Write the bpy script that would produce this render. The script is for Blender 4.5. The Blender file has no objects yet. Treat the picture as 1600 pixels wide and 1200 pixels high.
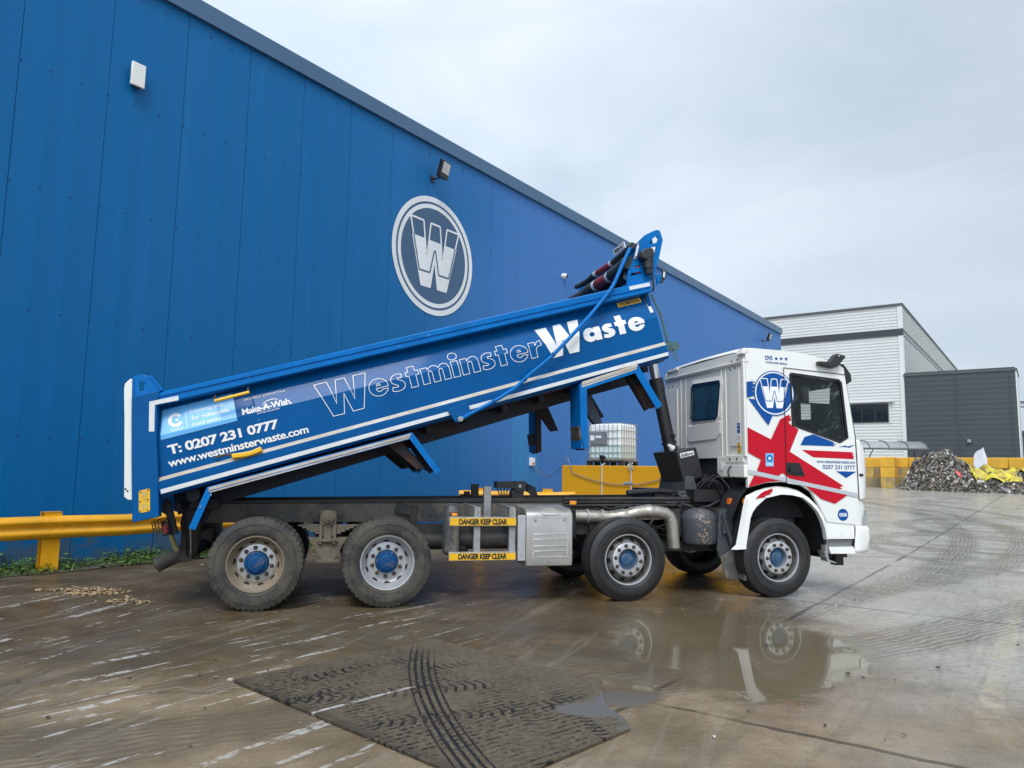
import bpy, bmesh, math, random
from mathutils import Vector, Matrix
from mathutils.geometry import tessellate_polygon
R = math.radians
scene = bpy.context.scene
col = scene.collection
random.seed(7)

# ------------------------------------------------------------------ camera
cam_d = bpy.data.cameras.new('camera')
cam_d.sensor_width = 36.0
cam_d.lens = 26.08
cam_d.clip_start = 0.1
cam_d.clip_end = 2000
cam = bpy.data.objects.new('camera', cam_d)
col.objects.link(cam)
PITCH, ROLL, EYE = 0.1169, 0.0159, 1.57
_r, _u, _f = Vector((1, 0, 0)), Vector((0, -math.sin(PITCH), math.cos(PITCH))), Vector((0, math.cos(PITCH), math.sin(PITCH)))
_c, _s = math.cos(ROLL), math.sin(ROLL)
_cr, _cu = _c * _r + _s * _u, -_s * _r + _c * _u
cam.matrix_world = Matrix(((_cr.x, _cu.x, -_f.x, 0), (_cr.y, _cu.y, -_f.y, 0), (_cr.z, _cu.z, -_f.z, EYE), (0, 0, 0, 1)))
scene.camera = cam

# ------------------------------------------------------------------ sky and sun
SUN_DIR = Vector((-0.05, -0.62, 0.78)).normalized()        # towards the sun, behind thin cloud
sun_el = math.asin(SUN_DIR.z)
sun_az = math.atan2(SUN_DIR.x, SUN_DIR.y)
world = bpy.data.worlds.new('World')
scene.world = world
world.use_nodes = True
nt = world.node_tree
nt.nodes.clear()
N_, L_ = nt.nodes.new, nt.links.new
out = N_('ShaderNodeOutputWorld')
sky = N_('ShaderNodeTexSky'); sky.sky_type = 'NISHITA'; sky.sun_disc = False
sky.sun_elevation = sun_el; sky.sun_rotation = sun_az
bg1 = N_('ShaderNodeBackground'); bg1.inputs[1].default_value = 0.10
L_(sky.outputs[0], bg1.inputs[0])
tc = N_('ShaderNodeTexCoord')
mp = N_('ShaderNodeMapping'); mp.inputs['Scale'].default_value = (1.0, 1.0, 2.4); mp.inputs['Rotation'].default_value = (0.1, 0.15, 0.6)
L_(tc.outputs['Generated'], mp.inputs[0])
n1 = N_('ShaderNodeTexNoise'); n1.inputs['Scale'].default_value = 2.1; n1.inputs['Detail'].default_value = 7; n1.inputs['Roughness'].default_value = 0.5; n1.inputs['Distortion'].default_value = 0.5
L_(mp.outputs[0], n1.inputs['Vector'])
cr = N_('ShaderNodeValToRGB')
cr.color_ramp.elements[0].position = 0.34; cr.color_ramp.elements[0].color = (0.475, 0.565, 0.665, 1)
cr.color_ramp.elements[1].position = 0.64; cr.color_ramp.elements[1].color = (0.665, 0.735, 0.81, 1)
L_(n1.outputs[0], cr.inputs[0])
# the cloud sheet is brighter towards the hidden sun / overhead left and greyer to the right
sx = N_('ShaderNodeSeparateXYZ'); L_(tc.outputs['Generated'], sx.inputs[0])
mr = N_('ShaderNodeMapRange'); mr.inputs[1].default_value = -0.30; mr.inputs[2].default_value = 0.55; mr.inputs[3].default_value = 1.16; mr.inputs[4].default_value = 0.80
L_(sx.outputs[0], mr.inputs[0])
dt = N_('ShaderNodeVectorMath'); dt.operation = 'DOT_PRODUCT'; dt.inputs[1].default_value = SUN_DIR
L_(tc.outputs['Generated'], dt.inputs[0])
gl = N_('ShaderNodeMapRange'); gl.interpolation_type = 'SMOOTHSTEP'
gl.inputs[1].default_value = 0.45; gl.inputs[2].default_value = 1.0; gl.inputs[3].default_value = 1.0; gl.inputs[4].default_value = 2.3
L_(dt.outputs['Value'], gl.inputs[0])
ml = N_('ShaderNodeMath'); ml.operation = 'MULTIPLY'; L_(mr.outputs[0], ml.inputs[0]); L_(gl.outputs[0], ml.inputs[1])
bg2 = N_('ShaderNodeBackground')
L_(cr.outputs[0], bg2.inputs[0]); L_(ml.outputs[0], bg2.inputs[1])
mx = N_('ShaderNodeMixShader'); mx.inputs[0].default_value = 0.90
L_(bg1.outputs[0], mx.inputs[1]); L_(bg2.outputs[0], mx.inputs[2]); L_(mx.outputs[0], out.inputs[0])

sun_d = bpy.data.lights.new('sun', 'SUN'); sun_d.energy = 1.3; sun_d.angle = R(18); sun_d.color = (1.0, 0.96, 0.9)
sun = bpy.data.objects.new('sun', sun_d); col.objects.link(sun)
sun.rotation_euler = SUN_DIR.to_track_quat('Z', 'Y').to_euler()
sun.location = (0, 0, 40)
scene.view_settings.view_transform = 'Standard'
scene.view_settings.look = 'None'
scene.view_settings.gamma = 1
scene.view_settings.use_curve_mapping = False
scene.view_settings.exposure = 0.45

# ------------------------------------------------------------------ site layout
TX, TY, TYAW = 3.4958, 9.826, 0.2355          # truck: front axle, near wheel faces
WA, WD = 0.9459, 21.5368                      # blue shed wall: bearing, where it crosses x = 0
U = Vector((math.cos(WA), math.sin(WA), 0)); NN = Vector((math.sin(WA), -math.cos(WA), 0))
def wallpt(s, off, z): return Vector((0, WD, 0)) + U * s + NN * off + Vector((0, 0, z))
def gz(x, y):                                  # the yard rises gently away from the camera
    t = max(0.0, y - 13.0)
    return 0.0178 * (math.sqrt(t * t + 16) - 4) if t > 0 else 0.0

# ------------------------------------------------------------------ helpers
def link(o, parent=None):
    col.objects.link(o)
    if parent: o.parent = parent
    return o
def tag(o, label, cat, group=None):
    o['label'] = label; o['category'] = cat
    if group: o['group'] = group
    return o
def empty(name, loc, rz, label, cat, group=None):
    o = bpy.data.objects.new(name, None); o.empty_display_size = 0.3
    o.location = loc; o.rotation_euler = (0, 0, rz)
    link(o); return tag(o, label, cat, group)

class MB:
    def __init__(s): s.bm = bmesh.new()
    def _f(s, vs, m=0, smooth=False):
        try:
            f = s.bm.faces.new(vs); f.material_index = m; f.smooth = smooth; return f
        except ValueError: return None
    def poly(s, pts, m=0):
        return s._f([s.bm.verts.new(p) for p in pts], m)
    def box(s, x0, x1, y0, y1, z0, z1, m=0):
        v = [s.bm.verts.new(p) for p in ((x0,y0,z0),(x1,y0,z0),(x1,y1,z0),(x0,y1,z0),(x0,y0,z1),(x1,y0,z1),(x1,y1,z1),(x0,y1,z1))]
        for q in ((0,3,2,1),(4,5,6,7),(0,1,5,4),(1,2,6,5),(2,3,7,6),(3,0,4,7)): s._f([v[i] for i in q], m)
        return s
    def frustum(s, base, top, m=0):            # two matching loops of points
        a = [s.bm.verts.new(p) for p in base]; b = [s.bm.verts.new(p) for p in top]; n = len(a)
        s._f(a[::-1], m); s._f(b, m)
        for i in range(n): s._f([a[i], a[(i+1)%n], b[(i+1)%n], b[i]], m)
        return s
    def loft(s, rings, m=0, closed=True, caps=True, smooth=False, segm=None):
        R_ = [[s.bm.verts.new(p) for p in r] for r in rings]; n = len(R_[0])
        for a, b in zip(R_, R_[1:]):
            for i in range(n if closed else n-1):
                s._f([a[i], a[(i+1)%n], b[(i+1)%n], b[i]], segm[i] if segm else m, smooth)
        if caps and closed: s._f(R_[0][::-1], m); s._f(R_[-1], m)
        return s
    def prism(s, pts, d0, d1, m=0, axis='y', holes=()):
        def P(p, d):
            return {'y': (p[0], d, p[1]), 'x': (d, p[0], p[1]), 'z': (p[0], p[1], d)}[axis]
        loops = [list(pts)] + [list(h) for h in holes]
        flat = [p for l in loops for p in l]
        va = [s.bm.verts.new(P(p, d0)) for p in flat]; vb = [s.bm.verts.new(P(p, d1)) for p in flat]
        if holes:
            for t in tessellate_polygon([[Vector((p[0], p[1], 0)) for p in l] for l in loops]):
                s._f([va[i] for i in t], m); s._f([vb[i] for i in reversed(t)], m)
        else:
            s._f(va, m); s._f(vb[::-1], m)
        k = 0
        for l in loops:
            n = len(l)
            for i in range(n): s._f([va[k+i], va[k+(i+1)%n], vb[k+(i+1)%n], vb[k+i]], m)
            k += n
        return s
    def cyl(s, p0, p1, r0, r1=None, seg=16, m=0, caps=True, smooth=True):
        r1 = r0 if r1 is None else r1
        p0, p1 = Vector(p0), Vector(p1); d = (p1-p0).normalized()
        a = d.orthogonal().normalized(); b = d.cross(a)
        ring = lambda p, r: [s.bm.verts.new(p + a*r*math.cos(2*math.pi*i/seg) + b*r*math.sin(2*math.pi*i/seg)) for i in range(seg)]
        A, B = ring(p0, r0), ring(p1, r1)
        for i in range(seg): s._f([A[i], A[(i+1)%seg], B[(i+1)%seg], B[i]], m, smooth)
        if caps: s._f(A[::-1], m); s._f(B, m)
        return s
    def tube(s, pts, r, seg=10, m=0, mats=None):
        P = [Vector(p) for p in pts]; rings = []
        up = None
        for i, p in enumerate(P):
            d = (P[min(i+1, len(P)-1)] - P[max(i-1, 0)]).normalized()
            a = d.orthogonal().normalized() if up is None else (up - d*up.dot(d)).normalized()
            up = a; b = d.cross(a)
            rr = r[i] if isinstance(r, (list, tuple)) else r
            rings.append([s.bm.verts.new(p + a*rr*math.cos(2*math.pi*k/seg) + b*rr*math.sin(2*math.pi*k/seg)) for k in range(seg)])
        for j, (a, b) in enumerate(zip(rings, rings[1:])):
            for i in range(seg): s._f([a[i], a[(i+1)%seg], b[(i+1)%seg], b[i]], mats[j] if mats else m, True)
        s._f(rings[0][::-1], mats[0] if mats else m); s._f(rings[-1], mats[-1] if mats else m)
        return s
    def lathe(s, prof, c=(0,0,0), seg=48, m=0, mod=None, segm=None, close=False):    # profile of (radius, y) about the y axis
        rings = []
        for k, (r, y) in enumerate(prof):
            if r < 1e-5: rings.append([s.bm.verts.new((c[0], c[1]+y, c[2]))]); continue
            rings.append([s.bm.verts.new((c[0] + (r + (mod(k, i) if mod else 0))*math.cos(2*math.pi*i/seg), c[1]+y, c[2] + (r + (mod(k, i) if mod else 0))*math.sin(2*math.pi*i/seg))) for i in range(seg)])
        pairs = list(zip(rings, rings[1:])) + ([(rings[-1], rings[0])] if close else [])
        for j, (a, b) in enumerate(pairs):
            mm = segm[j] if segm else m
            for i in range(seg):
                q = [a[i % len(a)], a[(i+1) % len(a)], b[(i+1) % len(b)], b[i % len(b)]]
                u = []
                for v in q:
                    if v not in u: u.append(v)
                if len(u) > 2: s._f(u, mm, True)
        return s
    def build(s, name, mats, parent=None, loc=None, rot=None, bevel=0, angle=35, seg=2, norm=True):
        if norm: bmesh.ops.recalc_face_normals(s.bm, faces=s.bm.faces)
        me = bpy.data.meshes.new(name); s.bm.to_mesh(me); s.bm.free()
        for m in (mats if isinstance(mats, (list, tuple)) else [mats]): me.materials.append(m)
        o = bpy.data.objects.new(name, me); link(o, parent)
        if loc: o.location = loc
        if rot: o.rotation_euler = rot
        if bevel:
            md = o.modifiers.new('bevel', 'BEVEL'); md.width = bevel; md.segments = seg; md.limit_method = 'ANGLE'; md.angle_limit = R(angle); md.harden_normals = False
            for p in me.polygons: p.use_smooth = True
            me.set_sharp_from_angle(angle=R(50))
        else:
            me.set_sharp_from_angle(angle=R(angle))
        return o

def offset_poly(pts, d):                       # mitred inset (d > 0 moves inwards for counter-clockwise)
    n = len(pts); res = []
    ar = sum(pts[i][0]*pts[(i+1)%n][1] - pts[(i+1)%n][0]*pts[i][1] for i in range(n))
    sg = 1 if ar > 0 else -1
    for i in range(n):
        p0, p1, p2 = Vector(pts[i-1]), Vector(pts[i]), Vector(pts[(i+1)%n])
        e1 = (p1-p0).normalized(); e2 = (p2-p1).normalized()
        n1 = Vector((-e1.y, e1.x))*sg; n2 = Vector((-e2.y, e2.x))*sg
        k = 1 + n1.dot(n2)
        mv = (n1+n2)/max(k, 0.12)
        res.append(tuple(p1 + mv*d))
    return res
def ring_strip(mb, pts, w, y, m=0):            # outline of a polygon as a mitred band on the plane y
    q = offset_poly(pts, w); n = len(pts)
    a = [mb.bm.verts.new((p[0], y, p[1])) for p in pts]; b = [mb.bm.verts.new((p[0], y, p[1])) for p in q]
    for i in range(n): mb._f([a[i], a[(i+1)%n], b[(i+1)%n], b[i]], m)
def circle(cx, cz, r, n=48): return [(cx + r*math.cos(2*math.pi*i/n), cz + r*math.sin(2*math.pi*i/n)) for i in range(n)]
def annulus(mb, cx, cz, r0, r1, y, m=0, n=64):
    a = [mb.bm.verts.new((p[0], y, p[1])) for p in circle(cx, cz, r0, n)]; b = [mb.bm.verts.new((p[0], y, p[1])) for p in circle(cx, cz, r1, n)]
    for i in range(n): mb._f([a[i], a[(i+1)%n], b[(i+1)%n], b[i]], m)
def face(mb, pts, y, m=0):                     # flat decal polygon (may be concave), facing -y
    v = [mb.bm.verts.new((p[0], y, p[1])) for p in pts]
    for t in tessellate_polygon([[Vector((p[0], p[1], 0)) for p in pts]]): mb._f([v[i] for i in t], m)

_dg = None
def text_mesh(s, bold=0.0, outline=0.0, spacing=1.0):
    cu = bpy.data.curves.new('lettering', 'FONT'); cu.body = s; cu.size = 1; cu.offset = bold; cu.resolution_u = 4; cu.space_character = spacing
    if outline:
        cu.fill_mode = 'NONE'; cu.bevel_depth = outline; cu.bevel_resolution = 0
    o = bpy.data.objects.new('lettering', cu); col.objects.link(o)
    dg = bpy.context.evaluated_depsgraph_get(); dg.update()
    me = bpy.data.meshes.new_from_object(o.evaluated_get(dg))
    vs = [v.co.copy() for v in me.vertices]; fs = [tuple(p.vertices) for p in me.polygons]
    bpy.data.objects.remove(o); bpy.data.curves.remove(cu); bpy.data.meshes.remove(me)
    return vs, fs
def add_text(mb, s, x0, z0, w, h, y, m=0, bold=0.0, outline=0.0, shear=0.0, spacing=1.0, place=None, slope=0.0):
    """lettering fitted to a box of width w, height h, lower left corner (x0, z0), on the plane y"""
    vs, fs = text_mesh(s, bold, outline / h if outline else 0, spacing)
    xs = [v.x for v in vs]; ys = [v.y for v in vs]
    ax, bx, ay, by = min(xs), max(xs), min(ys), max(ys)
    V = []
    for v in vs:
        u = (v.x-ax)/(bx-ax)*w; t = (v.y-ay)/(by-ay)*h
        px, pz, py = x0 + u + shear*t, z0 + t + slope*u, y - (v.z*h if outline else 0)
        V.append(mb.bm.verts.new(place(px, pz) if place else (px, py, pz)))
    for f in fs: mb._f([V[i] for i in f], m)

# ------------------------------------------------------------------ materials
class NT:
    def __init__(s, name):
        s.mat = bpy.data.materials.new(name); s.mat.use_nodes = True
        s.t = s.mat.node_tree; s.b = s.t.nodes['Principled BSDF']
        s.tc = s.t.nodes.new('ShaderNodeTexCoord')
    def n(s, typ, **kw):
        nd = s.t.nodes.new(typ)
        for k, v in kw.items(): setattr(nd, k, v)
        return nd
    def l(s, a, b): s.t.links.new(a, b)
    def vec(s, scale=(1,1,1), rot=(0,0,0), loc=(0,0,0), src=None):
        m = s.n('ShaderNodeMapping'); m.inputs['Rotation'].default_value = rot
        s.l(src or s.tc.outputs['Object'], m.inputs[0])
        m2 = s.n('ShaderNodeMapping'); m2.inputs['Scale'].default_value = scale; m2.inputs['Location'].default_value = loc
        s.l(m.outputs[0], m2.inputs[0]); return m2.outputs[0]
    def noise(s, scale, detail=4, rough=0.55, vec=None, dist=0.0):
        nd = s.n('ShaderNodeTexNoise'); nd.inputs['Scale'].default_value = scale; nd.inputs['Detail'].default_value = detail
        nd.inputs['Roughness'].default_value = rough; nd.inputs['Distortion'].default_value = dist
        s.l(vec or s.tc.outputs['Object'], nd.inputs['Vector']); return nd.outputs[0]
    def ramp(s, f, a, b, ca=(0,0,0,1), cb=(1,1,1,1)):
        nd = s.n('ShaderNodeMapRange'); nd.inputs[1].default_value = a; nd.inputs[2].default_value = b; nd.interpolation_type = 'SMOOTHSTEP'
        s.l(f, nd.inputs[0]); return nd.outputs[0]
    def math(s, op, a, b=None, clamp=False):
        nd = s.n('ShaderNodeMath', operation=op); nd.use_clamp = clamp
        for i, v in enumerate((a, b)):
            if v is None: continue
            if isinstance(v, (int, float)): nd.inputs[i].default_value = v
            else: s.l(v, nd.inputs[i])
        return nd.outputs[0]
    def mix(s, f, a, b):
        nd = s.n('ShaderNodeMix', data_type='RGBA')
        if isinstance(f, (int, float)): nd.inputs[0].default_value = f
        else: s.l(f, nd.inputs[0])
        for sock, v in ((nd.inputs[6], a), (nd.inputs[7], b)):
            if isinstance(v, tuple): sock.default_value = (*v[:3], 1)
            else: s.l(v, sock)
        return nd.outputs[2]
    def bump(s, h, strength, dist=0.01, prev=None):
        nd = s.n('ShaderNodeBump'); nd.inputs['Strength'].default_value = strength; nd.inputs['Distance'].default_value = dist
        s.l(h, nd.inputs['Height'])
        if prev: s.l(prev, nd.inputs['Normal'])
        return nd.outputs[0]
    def set(s, k, v):
        if isinstance(v, (int, float)): s.b.inputs[k].default_value = v
        elif isinstance(v, tuple): s.b.inputs[k].default_value = (*v[:3], 1)
        else: s.l(v, s.b.inputs[k])

MUD = (0.135, 0.11, 0.08)
def M(name, base, rough=0.5, metal=0.0, dirt=0.0, dirtcol=MUD, dscale=5.0, vary=0.06, coat=0.0, bump=0.0, bscale=40, stretch=(1,1,1), rvar=0.1, spec=None, flecks=None):
    k = NT(name)
    v1 = k.noise(dscale*0.6, 5, 0.6)
    c = k.mix(k.ramp(v1, 0.3, 0.7), tuple(max(0, x*(1-vary)) for x in base), tuple(min(1, x*(1+vary)) for x in base))
    r = k.math('ADD', k.math('MULTIPLY', v1, rvar*2), rough - rvar, clamp=True)
    if dirt > 0:
        dn = k.noise(dscale, 7, 0.66, k.vec(stretch, loc=(3.1, 1.7, 0.4)))
        dn2 = k.noise(dscale*7, 4, 0.6)
        f = k.math('ADD', dn, k.math('MULTIPLY', k.math('SUBTRACT', dn2, 0.5), 0.35))
        lo = 0.78 - dirt*0.62
        f = k.ramp(f, lo, lo + 0.22)
        f = k.math('MULTIPLY', f, min(1.0, 0.55 + dirt*0.5))
        c = k.mix(f, c, tuple(dirtcol))
        r = k.math('ADD', r, k.math('MULTIPLY', f, 0.35), clamp=True)
        if metal: k.set('Metallic', k.math('MULTIPLY', k.math('SUBTRACT', 1.0, f), metal))
    elif metal: k.set('Metallic', metal)
    if spec is not None: k.set('Specular IOR Level', spec)
    if flecks:                                   # chipped paint: (scale, threshold, colour, stretch)
        fn = k.noise(flecks[0], 5, 0.7, k.vec(flecks[3], loc=(7.7, 2.2, 5.1))); fz = k.noise(flecks[0]*0.12, 3)
        c = k.mix(k.math('MULTIPLY', k.ramp(fn, flecks[1], flecks[1] + 0.03), k.ramp(fz, 0.42, 0.56)), c, flecks[2])
    k.set('Base Color', c); k.set('Roughness', r)
    if coat: k.set('Coat Weight', coat); k.set('Coat Roughness', 0.06)
    if bump: k.set('Normal', k.bump(k.noise(bscale, 5), bump, 0.004))
    return k.mat

white_paint = M('white_paint', (0.76, 0.76, 0.725), 0.35, dirt=0.16, dscale=3.0, coat=0.35, vary=0.02, dirtcol=(0.45, 0.42, 0.36))
rear_white = M('rear_white_paint', (0.80, 0.78, 0.71), 0.42, dirt=0.18, dscale=2.2, coat=0.15, vary=0.04, dirtcol=(0.40, 0.38, 0.33), stretch=(1, 1, 0.5))
bump_white = M('bumper_white', (0.78, 0.78, 0.75), 0.4, dirt=0.28, dscale=5, dirtcol=(0.42, 0.38, 0.31), coat=0.15)
body_blue = M('body_blue', (0.0, 0.084, 0.272), 0.36, dirt=0.13, dscale=2.4, coat=0.12, spec=0.08, flecks=(17, 0.70, (0.22, 0.36, 0.52), (0.8, 1, 0.9)), vary=0.08, dirtcol=(0.045, 0.115, 0.235), stretch=(0.5, 1, 1.6))
rail_blue = M('rail_blue', (0.0, 0.135, 0.43), 0.40, dirt=0.16, dscale=3.5, coat=0.05, spec=0.12, flecks=(26, 0.66, (0.35, 0.48, 0.62), (0.5, 1, 1.4)), vary=0.12, dirtcol=(0.06, 0.20, 0.40), stretch=(0.35, 1, 2))
rust_under = M('under_body', (0.012, 0.02, 0.04), 0.6, dirt=0.5, dscale=2.5, dirtcol=(0.10, 0.045, 0.022), stretch=(0.4, 1, 1))
red_vinyl = M('red_vinyl', (0.50, 0.007, 0.022), 0.4, vary=0.05, coat=0.05, spec=0.15)
blue_vinyl = M('blue_vinyl', (0.004, 0.072, 0.29), 0.4, vary=0.05, coat=0.05, spec=0.15)
white_vinyl = M('white_vinyl', (0.80, 0.80, 0.79), 0.4, dirt=0.08, dirtcol=(0.5, 0.48, 0.45), vary=0.02)
sky_vinyl = M('sky_blue_vinyl', (0.12, 0.43, 0.80), 0.35, vary=0.04, coat=0.3)
navy_vinyl = M('navy_vinyl', (0.02, 0.06, 0.16), 0.4)
grey_vinyl = M('grey_vinyl', (0.46, 0.49, 0.52), 0.35)
tan_tape = M('dusty_reflective_tape', (0.52, 0.50, 0.46), 0.5, dirt=0.62, dscale=6, dirtcol=(0.42, 0.34, 0.25), stretch=(0.4, 1, 1))
white_tape = M('white_reflective_tape', (0.66, 0.67, 0.68), 0.4, dirt=0.3, dscale=7, dirtcol=(0.44, 0.42, 0.38))
black_plastic = M('black_plastic', (0.018, 0.018, 0.02), 0.5, dirt=0.18, dscale=5, dirtcol=(0.07, 0.065, 0.055), bump=0.15)
gloss_black = M('gloss_black', (0.012, 0.012, 0.014), 0.15, vary=0.1)
ram_black = M('ram_black', (0.022, 0.022, 0.024), 0.45, dirt=0.28, dscale=3, dirtcol=(0.06, 0.055, 0.045))
chassis_grey = M('chassis_mud', (0.055, 0.055, 0.055), 0.6, dirt=0.72, dscale=2.6, dirtcol=(0.150, 0.134, 0.108), bump=0.5, bscale=25)
chassis_dark = M('chassis_dark', (0.022, 0.023, 0.024), 0.6, dirt=0.45, dscale=4, dirtcol=(0.075, 0.066, 0.052), bump=0.4, bscale=25)
mudded = M('mud_caked_steel', (0.10, 0.088, 0.068), 0.75, dirt=0.75, dscale=6, dirtcol=(0.19, 0.16, 0.12), bump=0.6, bscale=30)
tyre_mud = M('muddy_rubber', (0.026, 0.025, 0.024), 0.7, dirt=0.64, dscale=4.2, dirtcol=(0.088, 0.078, 0.062), bump=0.5, bscale=45)
tyre_dark = M('wet_rubber', (0.016, 0.016, 0.016), 0.5, dirt=0.34, dscale=3.6, dirtcol=(0.062, 0.055, 0.045), bump=0.3, bscale=45)
rim_tan = M('mud_coated_rim', (0.34, 0.31, 0.27), 0.5, 0.2, dirt=0.8, dscale=4.5, dirtcol=(0.215, 0.165, 0.112))
rim_alloy = M('alloy_rim', (0.62, 0.63, 0.64), 0.32, 0.75, dirt=0.26, dscale=9, dirtcol=(0.22, 0.19, 0.15))
rim_grey = M('steel_rim', (0.50, 0.51, 0.52), 0.38, 0.55, dirt=0.34, dscale=7, dirtcol=(0.25, 0.21, 0.16))
hub_blue = M('hub_blue', (0.001, 0.055, 0.165), 0.55, spec=0.2, dirt=0.42, dscale=14, dirtcol=(0.20, 0.15, 0.10))
hub_dusty = M('hub_dusty_blue', (0.015, 0.075, 0.17), 0.5, dirt=0.46, dscale=9, dirtcol=(0.13, 0.14, 0.15))
nut_steel = M('rusty_nut', (0.085, 0.06, 0.045), 0.6, 0.3, dirt=0.4, dscale=30, dirtcol=(0.15, 0.09, 0.05))
aluminium = M('brushed_aluminium', (0.46, 0.45, 0.43), 0.45, 0.7, dirt=0.5, dscale=3.5, dirtcol=(0.32, 0.28, 0.22), stretch=(1, 1, 0.5), bump=0.15, bscale=14)
galv = M('galvanised', (0.36, 0.37, 0.37), 0.5, 0.5, dirt=0.5, dscale=7, dirtcol=(0.22, 0.19, 0.15))
exhaust = M('heat_wrap_steel', (0.42, 0.39, 0.34), 0.36, 0.75, dirt=0.42, dscale=6, dirtcol=(0.17, 0.12, 0.08))
chrome = M('ram_chrome', (0.62, 0.62, 0.62), 0.22, 0.9)
yellow_paint = M('safety_yellow', (0.80, 0.44, 0.006), 0.42, dirt=0.14, dscale=4, dirtcol=(0.28, 0.17, 0.04), coat=0.15)
barrier_yellow = M('barrier_yellow', (0.76, 0.36, 0.008), 0.42, flecks=(18, 0.63, (0.16, 0.09, 0.03), (0.25, 1, 1.5)), dirt=0.30, dscale=2.6, dirtcol=(0.42, 0.20, 0.02), stretch=(0.4, 0.4, 1.5), coat=0.2, vary=0.12)
tank_yellow = M('tank_yellow', (0.66, 0.32, 0.003), 0.5, dirt=0.20, dscale=1.6, dirtcol=(0.46, 0.22, 0.01), stretch=(1.5, 1.5, 0.4), vary=0.06)
tape_yellow = M('warning_tape_yellow', (0.78, 0.44, 0.01), 0.4, dirt=0.26, dscale=6, dirtcol=(0.42, 0.28, 0.12))
black_ink = M('black_ink', (0.015, 0.014, 0.013), 0.5)
orange_lens = M('amber_lens', (0.75, 0.22, 0.005), 0.2, coat=0.6)
orange_bracket = M('orange_bracket', (0.70, 0.14, 0.015), 0.4, dirt=0.2)
red_lens = M('red_lens', (0.60, 0.006, 0.015), 0.15, coat=0.7)
red_cloth = M('red_canvas', (0.20, 0.02, 0.03), 0.7, dirt=0.3, dirtcol=(0.2, 0.12, 0.09), dscale=8)
green_cloth = M('dark_canvas', (0.018, 0.03, 0.035), 0.7, dirt=0.25, dirtcol=(0.12, 0.10, 0.07), dscale=8)
hose_black = M('black_hose', (0.014, 0.014, 0.015), 0.4, dirt=0.2)
skirt_grey = M('step_grey', (0.20, 0.21, 0.22), 0.5, dirt=0.2)
seat_dark = M('seat_fabric', (0.02, 0.021, 0.024), 0.8)

def glass_mat(name, tint, alpha, rough=0.04):
    k = NT(name); k.set('Base Color', tint); k.set('Roughness', rough); k.set('Specular IOR Level', 0.8)
    sm = k.noise(26, 6, 0.7, k.vec((0.35, 1, 2.2), rot=(0, 0.9, 0)), dist=0.8); sm2 = k.noise(3.2, 4, 0.6)
    sm = k.math('MULTIPLY', k.ramp(sm, 0.50, 0.70), k.ramp(sm2, 0.40, 0.62))
    k.set('Base Color', k.mix(k.math('MULTIPLY', sm, 0.7), tint, (0.42, 0.48, 0.46)))
    k.set('Alpha', k.math('ADD', k.math('MULTIPLY', sm, 0.25), alpha, clamp=True))
    return k.mat
cab_glass = glass_mat('cab_glass', (0.012, 0.022, 0.020), 0.25)
lamp_glass = glass_mat('lamp_glass', (0.5, 0.52, 0.55), 0.55)
far_glass = M('office_glass', (0.012, 0.014, 0.018), 0.12, vary=0.3)
rear_glass = M('rear_window_glass', (0.022, 0.05, 0.065), 0.06, vary=0.3)

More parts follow.
